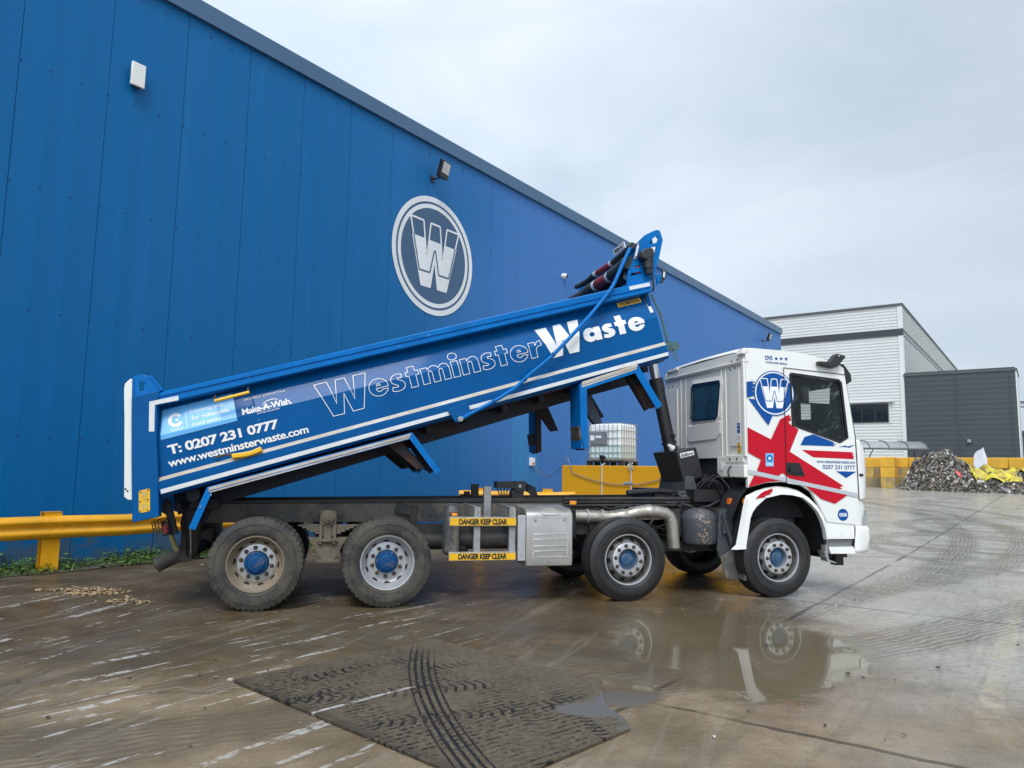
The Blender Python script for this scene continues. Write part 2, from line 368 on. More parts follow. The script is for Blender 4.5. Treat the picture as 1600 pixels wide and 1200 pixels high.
# ------------------------------------------------------------------ the yard
def yard_material():
    k = NT('wet_muddy_concrete')
    P = k.tc.outputs['Object']
    sep = k.n('ShaderNodeSeparateXYZ'); k.l(P, sep.inputs[0]); X, Y = sep.outputs[0], sep.outputs[1]
    u = k.math('ADD', k.math('MULTIPLY', X, U.x), k.math('MULTIPLY', Y, U.y))
    n = k.math('ADD', k.math('MULTIPLY', X, NN.x), k.math('MULTIPLY', Y, NN.y))
    big = k.noise(0.35, 5, 0.6); mid = k.noise(1.6, 6, 0.62); fine = k.noise(14, 6, 0.65); grit = k.noise(95, 3, 0.6)
    c_mud = k.mix(k.ramp(mid, 0.32, 0.68), (0.150, 0.110, 0.066), (0.255, 0.193, 0.124))
    c_con = k.mix(k.ramp(fine, 0.35, 0.65), (0.325, 0.30, 0.262), (0.435, 0.41, 0.37))
    # cleaner concrete towards the open yard on the right
    side = k.math('ADD', k.math('MULTIPLY', X, 0.16), k.math('MULTIPLY', k.math('SUBTRACT', big, 0.5), 1.6))
    fcon = k.ramp(side, 0.15, 1.0)
    c = k.mix(fcon, c_mud, c_con)
    # shade around the truck painted into the wet mud's colour; mask also adds gloss
    wet_shade = k.math('MULTIPLY', k.ramp(k.math('ADD', Y, k.math('MULTIPLY', k.math('SUBTRACT', big, 0.5), 5.0)), 5.0, 6.6), k.ramp(k.math('ADD', X, k.math('MULTIPLY', k.math('SUBTRACT', mid, 0.5), 2.0)), 4.0, 2.4))
    c = k.mix(k.math('MULTIPLY', wet_shade, 0.88), c, k.mix(k.ramp(mid, 0.3, 0.7), (0.054, 0.036, 0.018), (0.100, 0.072, 0.041)))
    # dry pale crust patches near the camera
    c = k.mix(k.math('MULTIPLY', k.ramp(k.noise(0.9, 6, 0.7, k.vec(loc=(4, 2, 0))), 0.52, 0.72), 0.45), c, (0.22, 0.195, 0.16))
    # fine speckle of grit
    c = k.mix(k.math('MULTIPLY', k.ramp(grit, 0.58, 0.70), 0.45), c, (0.34, 0.31, 0.27))
    c = k.mix(k.math('MULTIPLY', k.ramp(grit, 0.44, 0.32), 0.5), c, (0.05, 0.042, 0.032))
    height = k.math('ADD', k.math('MULTIPLY', fine, 0.5), k.math('MULTIPLY', grit, 0.35))
    rough = k.math('ADD', 0.17, k.math('MULTIPLY', k.ramp(mid, 0.35, 0.75), 0.20))
    # curved wheel tracks: bands round far centres, broken into tread bars
    def band(cx, cy, r, w):
        dx = k.math('SUBTRACT', X, cx); dy = k.math('SUBTRACT', Y, cy)
        d = k.math('SQRT', k.math('ADD', k.math('MULTIPLY', dx, dx), k.math('MULTIPLY', dy, dy)))
        wob = k.math('MULTIPLY', k.math('SUBTRACT', mid, 0.5), 0.12)
        e = k.math('ABSOLUTE', k.math('ADD', k.math('SUBTRACT', d, r), wob))
        return k.ramp(e, w, w*0.45), d
    tracks = None; lines = None
    for (cx, cy, r, w) in ((6.0, 7.0, 9.6, 0.16), (6.0, 7.0, 10.7, 0.12), (6.5, 4.5, 10.4, 0.13), (-11, 13, 10.6, 0.14), (-11, 13, 11.3, 0.10), (-27.5, 41.6, 45.0, 0.45), (-11, 33.5, 28.0, 0.5), (-14, 36, 33.5, 0.35), (13.5, 15.5, 5.6, 0.3), (-9, 28, 24.4, 0.4), (11.3, 17.6, 2.3, 0.3), (12.6, 19.5, 4.4, 0.35), (17, 21, 5.4, 0.4)):
        b, d = band(cx, cy, r, w)
        ridge = k.math('MULTIPLY', b, k.math('ADD', 0.5, k.math('MULTIPLY', k.math('SINE', k.math('ADD', k.math('MULTIPLY', d, 78), k.math('MULTIPLY', mid, 16))), 0.5)))
        tracks = b if tracks is None else k.math('MAXIMUM', tracks, b)
        lines = ridge if lines is None else k.math('MAXIMUM', lines, ridge)
    # long shallow scrape ridges, everywhere
    scr = k.noise(3.0, 5, 0.6, k.vec((0.35, 5.0, 1), rot=(0, 0, -0.95)))
    scr2 = k.noise(3.0, 5, 0.6, k.vec((0.4, 6.0, 1), rot=(0, 0, -0.1), loc=(2, 5, 0)))
    height = k.math('ADD', height, k.math('MULTIPLY', k.math('MULTIPLY', lines, k.ramp(k.noise(1.1, 4, 0.6, k.vec(loc=(6, 3, 0))), 0.46, 0.62)), 0.8))
    height = k.math('ADD', height, k.math('ADD', k.math('MULTIPLY', scr, 0.9), k.math('MULTIPLY', scr2, 0.6)))
    c = k.mix(k.math('MULTIPLY', tracks, k.math('ADD', 0.14, k.math('MULTIPLY', lines, 0.55))), c, (0.085, 0.072, 0.054))
    # smeared mud: long darker and paler strokes left by turning wheels
    stroke = k.noise(1.6, 5, 0.62, k.vec((0.28, 3.4, 1), rot=(0, 0, -0.95), loc=(4, 8, 0)), dist=0.7)
    stroke2 = k.noise(1.6, 5, 0.62, k.vec((0.22, 3.0, 1), rot=(0, 0, -1.25), loc=(1, 2, 0)), dist=0.9)
    c = k.mix(k.math('MULTIPLY', k.ramp(stroke, 0.52, 0.66), 0.24), c, (0.088, 0.070, 0.048))
    c = k.mix(k.math('MULTIPLY', k.ramp(stroke2, 0.54, 0.66), 0.13), c, (0.40, 0.365, 0.31))
    c = k.mix(k.math('MULTIPLY', k.ramp(k.noise(7.5, 7, 0.75), 0.52, 0.62), 0.32), c, (0.10, 0.082, 0.058))
    # sky reflection in water-filled wheel scratches, painted as pale colour
    sc = k.noise(2.0, 3, 0.5, k.vec((0.42, 5.2, 1), rot=(0, 0, -0.93), loc=(0.7, 1.1, 0)), dist=0.6)
    scb = k.noise(2.0, 3, 0.5, k.vec((0.36, 4.6, 1), rot=(0, 0, -1.42), loc=(3.7, 0.4, 0)), dist=0.6)
    sc = k.math('MAXIMUM', k.math('MULTIPLY', sc, k.ramp(X, -3.9, -3.2)), k.math('MULTIPLY', scb, k.ramp(X, -3.0, -3.7)))
    brk = k.noise(13, 5, 0.65)
    pale = k.math('MULTIPLY', k.ramp(k.math('ADD', sc, k.math('MULTIPLY', k.math('SUBTRACT', brk, 0.5), 0.10)), 0.600, 0.625), k.ramp(brk, 0.42, 0.52))
    pale = k.math('MULTIPLY', pale, k.ramp(k.noise(1.0, 3, 0.5, k.vec(loc=(9.3, 4.1, 0))), 0.40, 0.47))
    leftw = k.math('MULTIPLY', k.ramp(X, 0.2, -1.2), k.ramp(Y, 10.5, 9.0))
    pale = k.math('MULTIPLY', pale, leftw)
    c = k.mix(k.math('MULTIPLY', pale, 0.62), c, (0.50, 0.48, 0.45))
    # slab joints, a grid square to the shed
    def joint(v, off, step, w=0.012):
        t = k.math('ADD', v, off + k_wob)
        return None
    wob = k.math('MULTIPLY', k.math('SUBTRACT', k.noise(2.2, 4, 0.6), 0.5), 0.10)
    jn = None
    for v, off, step in ((u, 0.10, 5.02), (n, 2.42, 4.6)):
        t = k.math('ADD', k.math('ADD', v, off), wob)
        m_ = k.math('PINGPONG', t, step*0.5)
        # lines where t is a multiple of the step
        l_ = k.ramp(m_, 0.034, 0.010)
        jn = l_ if jn is None else k.math('MAXIMUM', jn, l_)
    jn = k.math('MULTIPLY', jn, k.math('MULTIPLY', k.ramp(k.noise(0.6, 3), 0.30, 0.5), k.math('ADD', 0.25, k.math('MULTIPLY', k.ramp(X, -0.5, 1.0), 0.75))))
    c = k.mix(k.math('MULTIPLY', jn, 0.75), c, (0.03, 0.026, 0.02))
    height = k.math('SUBTRACT', height, k.math('MULTIPLY', jn, 2.2))
    # worn yellow line
    yl = k.math('MULTIPLY', k.ramp(k.math('ABSOLUTE', k.math('ADD', n, k.math('ADD', 0.42, wob))), 0.085, 0.06), k.ramp(k.noise(9, 5, 0.7), 0.40, 0.60))
    yl = k.math('MULTIPLY', yl, k.ramp(u, 5.4, 6.6)); yl = k.math('MULTIPLY', yl, k.ramp(u, 14, 9))
    c = k.mix(k.math('MULTIPLY', yl, 0.55), c, (0.42, 0.37, 0.24))
    # puddles
    def pud(cx, cy, rx, ry, rot, edge=0.55):
        dx = k.math('SUBTRACT', X, cx); dy = k.math('SUBTRACT', Y, cy); cc, ss = math.cos(rot), math.sin(rot)
        a = k.math('DIVIDE', k.math('ADD', k.math('MULTIPLY', dx, cc), k.math('MULTIPLY', dy, ss)), rx)
        b = k.math('DIVIDE', k.math('SUBTRACT', k.math('MULTIPLY', dy, cc), k.math('MULTIPLY', dx, ss)), ry)
        return k.math('SQRT', k.math('ADD', k.math('MULTIPLY', a, a), k.math('MULTIPLY', b, b)))
    pw = k.math('ADD', k.math('MULTIPLY', k.math('SUBTRACT', k.noise(0.9, 5, 0.6), 0.5), 1.1), k.math('MULTIPLY', k.math('SUBTRACT', k.noise(6, 4), 0.5), 0.16))
    water = None
    for a in PUDDLES:
        f = k.ramp(k.math('ADD', pud(*a), pw), 1.12, 0.90)
        water = f if water is None else k.math('MAXIMUM', water, f)
    extra = k.ramp(k.noise(0.55, 4, 0.55, k.vec((1, 0.6, 1), loc=(7.3, 1.9, 0))), 0.60, 0.64)
    c = k.mix(k.math('MULTIPLY', water, 0.9), c, k.mix(k.ramp(big, 0.4, 0.6), (0.115, 0.092, 0.054), (0.155, 0.126, 0.078)))
    # rusty stain in the wet
    c = k.mix(k.math('MULTIPLY', k.ramp(k.noise(1.3, 4, 0.6, k.vec(loc=(5.2, 0.3, 0))), 0.64, 0.74), 0.45), c, (0.17, 0.085, 0.02))
    wet = k.math('SUBTRACT', 1.0, water)
    damp = k.ramp(k.noise(0.7, 5, 0.6, k.vec((1, 1, 1), loc=(1.3, 9.1, 0))), 0.30, 0.62)
    wetter = k.math('ADD', k.math('MULTIPLY', k.ramp(X, -3.0, 3.0), 0.5), k.math('MULTIPLY', damp, 0.5))
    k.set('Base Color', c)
    k.set('Roughness', k.math('ADD', 0.55, k.math('MULTIPLY', wet, 0.2)))
    k.set('Coat Weight', k.math('MAXIMUM', k.math('MAXIMUM', k.math('ADD', -0.22, k.math('MULTIPLY', wetter, 1.1), clamp=True), k.math('MULTIPLY', wet_shade, 0.28)), water))
    k.set('Coat IOR', k.math('SUBTRACT', k.math('ADD', 1.34, k.math('MULTIPLY', fcon, 0.14)), k.math('MULTIPLY', k.math('MAXIMUM', water, k.math('MULTIPLY', wet_shade, 0.7)), 0.13)))
    k.set('Coat Roughness', k.math('ADD', 0.045, k.math('MULTIPLY', wet, k.math('SUBTRACT', k.math('SUBTRACT', rough, k.math('MULTIPLY', wetter, 0.11)), k.math('MULTIPLY', wet_shade, 0.04)))))
    hb = k.math('MULTIPLY', height, wet)
    k.set('Normal', k.bump(hb, 0.65, 0.012))
    k.set('Coat Normal', k.bump(hb, 0.38, 0.010))
    k.set('Specular IOR Level', 0.04)
    return k.mat
k_wob = 0
PUDDLES = ((0.72, 5.62, 0.40, 0.36, -0.6), (2.15, 7.2, 1.12, 1.7, -0.15), (3.6, 4.3, 0.9, 0.45, 0.9))

gm = MB()
xs = [-400, -150, -60, -30, -15, -5, 5, 15, 30, 60, 150, 400]
ys = [-60, -15, 0, 5, 9, 11, 13, 14, 15, 16, 17, 18, 20, 22, 25, 28, 32, 40, 50, 60, 80, 120, 200, 350, 600]
grid = [[gm.bm.verts.new((x, y, gz(x, min(y, 90)))) for x in xs] for y in ys]
for j in range(len(ys)-1):
    for i in range(len(xs)-1): gm._f([grid[j][i], grid[j][i+1], grid[j+1][i+1], grid[j+1][i]], 0, True)
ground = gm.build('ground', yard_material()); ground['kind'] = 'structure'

# ------------------------------------------------------------------ blue shed
def shed_blue():
    k = NT('shed_blue_sheet')
    P = k.tc.outputs['Object']
    sep = k.n('ShaderNodeSeparateXYZ'); k.l(P, sep.inputs[0]); S, Z = sep.outputs[0], sep.outputs[2]
    pan = k.math('FLOOR', k.math('DIVIDE', k.math('ADD', S, 0.5), 1.337))
    wn = k.n('ShaderNodeTexWhiteNoise', noise_dimensions='1D'); k.l(pan, wn.inputs['W'])
    # sheets of two dye lots: greener to the left, more violet towards the far end
    lot = k.ramp(k.math('ADD', S, k.math('ADD', k.math('MULTIPLY', k.noise(0.16, 3), 7.0), k.math('MULTIPLY', wn.outputs[0], 1.2))), -2.5, 5.0)
    a = k.mix(lot, (0.001, 0.118, 0.318), (0.048, 0.170, 0.445))
    a = k.mix(k.math('MULTIPLY', wn.outputs[0], 0.10), a, (0.03, 0.16, 0.42))
    # chalky streaks that run down from the rivets
    st = k.noise(1.0, 5, 0.62, k.vec((3.4, 1, 0.16)))
    st2 = k.noise(1.0, 4, 0.6, k.vec((13, 1, 0.35), loc=(2, 0, 1)))
    f = k.math('MULTIPLY', k.ramp(k.math('ADD', k.math('MULTIPLY', st, 0.6), k.math('MULTIPLY', st2, 0.45)), 0.52, 0.74), 0.22)
    a = k.mix(f, a, (0.025, 0.19, 0.42))
    patch = k.math('MULTIPLY', k.ramp(k.math('ABSOLUTE', k.math('SUBTRACT', S, 0.72)), 0.72, 0.62), k.math('ADD', 0.25, k.math('MULTIPLY', k.ramp(st2, 0.35, 0.7), 0.45)))
    a = k.mix(k.math('MULTIPLY', patch, k.ramp(k.math('ADD', Z, k.math('MULTIPLY', st, 2)), 5.4, 4.8)), a, (0.03, 0.26, 0.50))
    d = k.ramp(k.math('ADD', k.noise(2.2, 7, 0.7), k.math('MULTIPLY', k.ramp(Z, 0.9, 0.0), 0.30)), 0.66, 0.80)
    a = k.mix(k.math('MULTIPLY', d, 0.55), a, (0.09, 0.095, 0.085))
    scuff = k.math('MULTIPLY', k.ramp(k.noise(8, 6, 0.75, k.vec((1, 1, 0.6))), 0.66, 0.70), k.ramp(k.noise(0.8, 3), 0.52, 0.62))
    a = k.mix(k.math('MULTIPLY', scuff, 0.5), a, (0.10, 0.30, 0.55))
    k.set('Base Color', a); k.set('Roughness', k.math('ADD', 0.36, k.math('MULTIPLY', st, 0.16)))
    k.set('Specular IOR Level', 0.22)
    k.set('Normal', k.bump(k.noise(1.4, 3, 0.5, k.vec((1, 1, 0.4))), 0.06, 0.04))
    return k.mat
shed_mat = shed_blue()
seam_mat = M('seam_shadow_gap', (0.006, 0.04, 0.12), 0.6)
trim_mat = M('shed_trim_blue', (0.050, 0.118, 0.215), 0.42, dirt=0.2, dscale=0.8, dirtcol=(0.05, 0.14, 0.28), stretch=(0.2, 1, 1), coat=0.2)
PW, S0, S1, WH = 1.337, -11.845 - 1.337*18, 27.45, 10.02
# built in the wall's own frame: local x along the wall, local y out of the wall (towards the yard is -y)
w = MB(); prof = []
s = S0
while s < S1 - 0.01:
    e = min(s + PW, S1)
    for q in range(3):
        a = s + q*PW/3; b = min(s + (q+1)*PW/3, S1)
        if a >= S1: break
        if q == 0: prof += [(a - 0.005, 0.0), (a - 0.004, 0.022), (a + 0.004, 0.022), (a + 0.005, 0.0)]
        else: prof += [(a - 0.022, 0.0), (a - 0.006, -0.0012), (a + 0.006, -0.0012), (a + 0.022, 0.0)]
    s = e
prof.append((S1, 0.0))
lo = [w.bm.verts.new((p[0], p[1], -0.3)) for p in prof]; hi = [w.bm.verts.new((p[0], p[1], WH)) for p in prof]
for i in range(len(prof)-1):
    groove = prof[i][1] > 0.02 and prof[i+1][1] > 0.02
    w._f([lo[i], lo[i+1], hi[i+1], hi[i]], 1 if groove else 0)
# side, back and roof of the shed
w.box(S1 - 0.02, S1, 0.03, 26, -0.3, WH, 0); w.box(S0, S0 + 0.02, 0.03, 26, -0.3, WH, 0); w.box(S0, S1, 26, 26.02, -0.3, WH, 0)
# screw heads, part of the sheet surface
z0 = 0.04
rows = [z0 + 1.94*i for i in range(1, 6)] + [0.55]
s = S0
while s < S1:
    for q in range(3):
        ss = s + q*PW/3
        if -18 < ss < S1 - 0.3:
            for z in rows: w.cyl((ss + (0.022 if q == 0 else 0), 0.002, z), (ss + (0.022 if q == 0 else 0), -0.012, z), 0.017, 0.010, 6, 1, smooth=False)
    s += PW
shed = w.build('warehouse', [shed_mat, seam_mat], loc=(0, WD, 0), rot=(0, 0, WA), norm=False)
tag(shed, 'long tall bright blue sheet metal shed with round white W emblem', 'warehouse')
t = MB()
t.frustum([(S0, -0.09, WH - 0.06), (S1 + 0.08, -0.09, WH - 0.06), (S1 + 0.08, 0.2, WH - 0.06), (S0, 0.2, WH - 0.06)], [(S0, -0.09, WH + 0.30), (S1 + 0.08, -0.09, WH + 0.30), (S1 + 0.08, 0.2, WH + 0.34), (S0, 0.2, WH + 0.34)])
x = S0
while x < S1:                                    # lap joints of the flashing
    t.box(x, x + 0.05, -0.096, -0.088, WH - 0.055, WH + 0.295); x += 3.1
t.build('eaves_trim', trim_mat, shed)
rf = MB(); rf.frustum([(S0, 0.2, WH + 0.2), (S1, 0.2, WH + 0.2), (S1, 26, WH + 0.2), (S0, 26, WH + 0.2)], [(S0, 0.2, WH + 0.25), (S1, 0.2, WH + 0.25), (S1, 13, WH + 1.6), (S0, 13, WH + 1.6)])
rf.build('roof', trim_mat, shed)

def w_emblem(mb, cx, cz, r, y, disc, white, dy=-0.003, ringw=(1.0, 0.91, 0.87, 0.80), fit=1.0):
    """round emblem: disc, two rings, and an outlined W standing on a solid W"""
    face(mb, circle(cx, cz, r, 72), y, disc)
    annulus(mb, cx, cz, r*ringw[0], r*ringw[1], y + dy, white); annulus(mb, cx, cz, r*ringw[2], r*ringw[3], y + dy, white)
    k = r/1.5485*fit
    P = lambda pts: [(cx + (a + 3.53)*k, cz + (b - 7.03)*k) for a, b in pts]
    low = P([(-4.39, 7.41), (-4.03, 6.16), (-3.65, 6.16), (-3.53, 6.82), (-3.41, 6.16), (-3.03, 6.16), (-2.67, 7.41), (-3.13, 7.41), (-3.225, 6.98), (-3.305, 7.41), (-3.755, 7.41), (-3.835, 6.98), (-3.93, 7.41)])
    face(mb, low, y + dy*2, white)
    up = P([(-4.46, 7.86), (-3.98, 7.86), (-3.835, 7.0), (-3.71, 7.86), (-3.35, 7.86), (-3.225, 7.0), (-3.08, 7.86), (-2.60, 7.86), (-2.72, 7.41), (-4.34, 7.41)])
    # upper strokes as thin white lines
    def line(a, b, wd, m, yy):
        a, b = Vector(P([a])[0]), Vector(P([b])[0]); d = (b-a).normalized(); q = Vector((-d.y, d.x))*wd*k
        mb.poly([(p.x, yy, p.y) for p in (a-q, b-q, b+q, a+q)], m)
    T = 0.026
    for i, (a, b) in enumerate((((-4.46, 7.86), (-4.335, 7.41)), ((-4.46, 7.86), (-3.98, 7.86)), ((-3.98, 7.86), (-3.86, 7.05)), ((-3.71, 7.86), (-3.81, 7.05)), ((-3.71, 7.86), (-3.35, 7.86)), ((-3.35, 7.86), (-3.25, 7.05)), ((-3.08, 7.86), (-3.20, 7.05)), ((-3.08, 7.86), (-2.60, 7.86)), ((-2.60, 7.86), (-2.725, 7.41)))):
        line(a, b, T, white, y + dy*(3 + 0.05*i))
    for i, (a, b) in enumerate((((-4.335, 7.42), (-4.10, 6.56)), ((-4.10, 6.56), (-3.70, 6.56)), ((-3.70, 6.56), (-3.555, 7.16)), ((-3.555, 7.16), (-3.505, 7.16)), ((-3.505, 7.16), (-3.36, 6.56)), ((-3.36, 6.56), (-2.96, 6.56)), ((-2.96, 6.56), (-2.725, 7.42)))):
        line(a, b, 0.02, disc, y + dy*(4 + 0.05*i))
slate = M('emblem_slate', (0.042, 0.10, 0.19), 0.45, dirt=0.12, dscale=2, dirtcol=(0.08, 0.15, 0.25))
emblem_white = M('emblem_white', (0.70, 0.72, 0.74), 0.5, dirt=0.12, dscale=1.5, dirtcol=(0.4, 0.45, 0.5))
e = MB(); w_emblem(e, -3.53, 7.055, 1.5485, -0.012, 0, 1)
e.build('emblem', [slate, emblem_white], shed, norm=False)

# ---- things fixed on the shed
def flood(s, z, rot, label):
    p = wallpt(s, 0, z)
    o = empty('floodlight', p, WA + rot, label, 'floodlight', 'floodlights high on the blue shed')
    b = MB(); b.tube([(0, 0, -0.12), (-0.05, -0.16, -0.16), (0.0, -0.34, -0.12)], 0.022, 8); b.box(-0.07, 0.07, -0.03, 0, -0.2, -0.04); b.build('bracket', gloss_black, o)
    h = MB(); tilt = Matrix.Rotation(R(-38), 4, 'X')
    h.box(-0.19, 0.19, -0.06, 0.06, -0.22, 0.22); h.box(-0.13, 0.13, 0.06, 0.11, -0.16, 0.0)
    bmesh.ops.transform(h.bm, matrix=Matrix.Translation((0, -0.36, 0.06)) @ Matrix.Rotation(R(14), 4, 'X'), verts=h.bm.verts)
    hd = h.build('housing', gloss_black, o, bevel=0.012)
    g = MB(); g.box(-0.15, 0.15, -0.072, -0.061, -0.10, 0.18)
    bmesh.ops.transform(g.bm, matrix=Matrix.Translation((0, -0.36, 0.06)) @ Matrix.Rotation(R(14), 4, 'X'), verts=g.bm.verts)
    g.build('lens', M('floodlight_lens', (0.55, 0.55, 0.52), 0.25), hd)
    return o
flood(-3.70, 9.20, 0.15, 'black floodlight with pale lens above the round emblem on shed')
flood(23.9, 9.15, 0.1, 'small dark floodlight near the far corner of the blue shed')
ap = empty('antenna_box', wallpt(-11.43, 0.0, 8.30), WA, 'flat white rectangular antenna box mounted high on blue shed wall', 'antenna')
b = MB(); b.box(-0.12, 0.12, -0.155, -0.10, -0.21, 0.21); b.build('cover', white_paint, ap, bevel=0.012)
b = MB(); b.box(-0.07, 0.07, -0.10, 0.0, -0.16, 0.10); b.box(-0.05, 0.05, -0.14, -0.10, -0.235, -0.211); b.build('bracket', gloss_black, ap)
sc = empty('security_camera', wallpt(2.75, 0, 7.95), WA, 'small white dome camera on blue wall behind the raised body front', 'camera')
b = MB(); b.lathe([(0, -0.16), (0.05, -0.15), (0.085, -0.10), (0.09, -0.02), (0.09, 0)], seg=20); b.build('housing', white_paint, sc)
b = MB(); b.cyl((0.0, -0.15, -0.02), (0.03, -0.19, -0.03), 0.05, 0.035, 14); b.build('lens', gloss_black, sc)
sk = empty('socket_box', wallpt(1.03, 0, 1.86), WA, 'small white socket box low on the blue wall behind the chassis', 'socket')
b = MB(); b.box(-0.1, 0.1, -0.09, 0, -0.12, 0.12); b.build('cover', white_vinyl, sk, bevel=0.01)
b = MB(); b.box(-0.05, 0.05, -0.10, -0.091, -0.08, -0.02); b.build('switch', orange_bracket, sk)

# ------------------------------------------------------------------ guard rails
def guard_rail(org, rz, x0, x1, ztop, posts, label, end=0.0):
    o = empty('guard_rail', org, rz, label, 'crash barrier', 'yellow crash barriers beside the shed')
    b = MB(); h = 0.33
    # W-section beam, front is -y
    pf = [(0.0, 0.0), (-0.035, -0.02), (-0.075, -0.07), (-0.075, -0.10), (-0.02, -0.14), (-0.02, -0.185), (-0.075, -0.225), (-0.075, -0.265), (-0.03, -0.315), (0.0, -h)]
    n = 26; rings = []
    for i in range(n+1):
        x = x0 + (x1-x0)*i/n; d = 0.016*math.sin(x*2.3) + 0.010*math.sin(x*5.1 + 1)
        k = 1.0 if x < x1 - 0.25 or not end else 1 - (x - (x1-0.25))/0.25*0.5
        rings.append([(x, p[0] + d, ztop + p[1]*k + d*0.5) for p in pf] + [(x, p[0] + d + 0.012, ztop + p[1]*k + d*0.5) for p in reversed(pf)])
    b.loft(rings)
    for px in posts:
        for dx in (-0.06, 0.08):
            for dz in (-0.12, -0.20): b.cyl((px + dx, -0.018, ztop + dz), (px + dx, -0.055, ztop + dz), 0.018, 0.014, 6)
    bm_ = b.build('beam', barrier_yellow, o, angle=60)
    for px in posts:
        b = MB()
        b.box(px - 0.12, px + 0.12, 0.02, 0.032, -0.15, ztop + 0.06); b.box(px - 0.12, px + 0.12, 0.15, 0.162, -0.15, ztop + 0.06); b.box(px - 0.006, px + 0.006, 0.032, 0.15, -0.15, ztop + 0.06)
        b.box(px - 0.12, px + 0.12, 0.014, 0.17, ztop + 0.055, ztop + 0.063)
        b.build('post', barrier_yellow, o)
    return o
guard_rail(wallpt(0, 0.67, 0), WA, -22.0, -0.8, 0.805, (-21.4, -18.4, -15.4, -12.4, -9.3, -6.2, -3.2), 'dented yellow crash barrier along the foot of the blue shed wall')
guard_rail((-1.2, 17.55, 0.04), 0.10, 0.0, 2.75, 1.06, (0.5, 2.1), 'short yellow crash barrier end in front of the yellow tank', end=1)

# ------------------------------------------------------------------ weeds along the wall foot
def leaf_mat(name, a, b_):
    k = NT(name); g = k.n('ShaderNodeObjectInfo')
    c = k.mix(k.ramp(k.noise(3.2, 4), 0.3, 0.7), a, b_); k.set('Base Color', c); k.set('Roughness', 0.55); return k.mat
weed = MB(); rnd = random.Random(3)
for i in range(11000):
    s_ = -15.4 + 11.5*rnd.random(); dens = 0.5 + 0.5*math.sin(s_*3.1) * math.sin(s_*1.3 + 1)
    if rnd.random() > 0.45 + 0.5*dens: continue
    off = 0.03 + 0.80*rnd.random()**1.3
    hgt = (0.07 + 0.17*rnd.random()) * (1.15 - off*0.75) * (0.6 + 0.7*dens)
    p = wallpt(s_, off, 0); a = rnd.random()*6.28
    if rnd.random() < 0.55:                       # small broad leaf
        r_ = 0.022 + 0.036*rnd.random(); c_ = p + Vector((0, 0, hgt*rnd.random()))
        d = Vector((math.cos(a), math.sin(a), 0.5*rnd.random() - 0.1))*r_; e_ = Vector((-math.sin(a), math.cos(a), 0.3*rnd.random()))*r_*0.6
        weed.poly([c_ - d, c_ + e_, c_ + d, c_ - e_], rnd.choice((0, 0, 1, 2)))
    else:
        d = Vector((math.cos(a), math.sin(a), 0)); q = Vector((-d.y, d.x, 0))*0.007
        weed.poly([p - q, p + q, p + d*hgt*0.5 + Vector((0, 0, hgt))], rnd.choice((0, 1, 1, 2)))
wd = weed.build('weeds', [leaf_mat('weed_green', (0.075, 0.17, 0.018), (0.12, 0.22, 0.035)), leaf_mat('weed_dark', (0.04, 0.11, 0.014), (0.08, 0.16, 0.025)), leaf_mat('weed_yellow', (0.17, 0.21, 0.04), (0.11, 0.2, 0.035))], norm=False)
wd['kind'] = 'stuff'; tag(wd, 'low green weeds growing along the foot of the blue wall', 'weeds')
kb = MB()                                         # earth verge under the weeds
pts = [wallpt(s_/2, 0.83 + 0.09*math.sin(s_*1.7) + 0.05*math.sin(s_*4.1), 0.012) for s_ in range(-70, -1)]
for a, b_, i in zip(pts, pts[1:], range(999)):
    kb.poly([a, b_, wallpt((-70+i+1)/2, -0.01, 0.035), wallpt((-70+i)/2, -0.01, 0.035)])
ve = kb.build('verge_soil', M('verge_soil', (0.09, 0.08, 0.055), 0.85, dirt=0.5, dirtcol=(0.05, 0.085, 0.02), dscale=6), norm=False); ve['kind'] = 'structure'

# ------------------------------------------------------------------ yellow tank with container
tk = empty('storage_tank', (1.37, 20.0, 0.10), WA - math.pi/2, 'big yellow steel tank standing by the blue wall behind truck', 'tank')
# local x runs out from the wall, local y along the wall (away from the camera)
b = MB(); b.box(0, 4.6, 0, 2.3, -0.2, 1.65); b.build('shell', tank_yellow, tk, bevel=0.02)
b = MB(); b.box(-0.14, 0, 0.05, 0.35, -0.2, 0.78); b.build('step_plate', tank_yellow, tk, bevel=0.01)
b = MB(); b.frustum([(2.55, 0.9, 1.65), (2.95, 0.9, 1.65), (2.95, 1.0, 1.65), (2.55, 1.0, 1.65)], [(2.55, 0.9, 2.24), (2.85, 0.9, 2.06), (2.85, 1.0, 2.06), (2.55, 1.0, 2.24)]); b.box(2.58, 3.6, 0.7, 0.85, 1.65, 1.80); b.build('end_plate', tank_yellow, tk)
ib = empty('ibc_container', (1.37, 20.0, 1.752), WA - math.pi/2, 'translucent white liquid container in wire cage on black pallet', 'ibc tank')
X0, X1, Y0, Y1 = 0.64, 1.68, 0.22, 1.16
k = NT('ibc_plastic')
zz = k.n('ShaderNodeSeparateXYZ'); k.l(k.tc.outputs['Object'], zz.inputs[0])
fl = k.ramp(zz.outputs[2], 0.535, 0.525)
k.set('Base Color', k.mix(fl, (0.85, 0.88, 0.88), (0.62, 0.76, 0.75))); k.set('Roughness', 0.35); k.set('Subsurface Weight', 0.0)
b = MB(); b.box(X0 + 0.025, X1 - 0.025, Y0 + 0.025, Y1 - 0.025, 0.14, 1.10); b.build('bottle', k.mat, ib, bevel=0.09, seg=4)
cg = MB()
for i in range(6):
    z = 0.15 + 0.19*i
    cg.tube([(X0, Y0, z), (X1, Y0, z), (X1, Y1, z), (X0, Y1, z), (X0, Y0, z)], 0.010, 6)
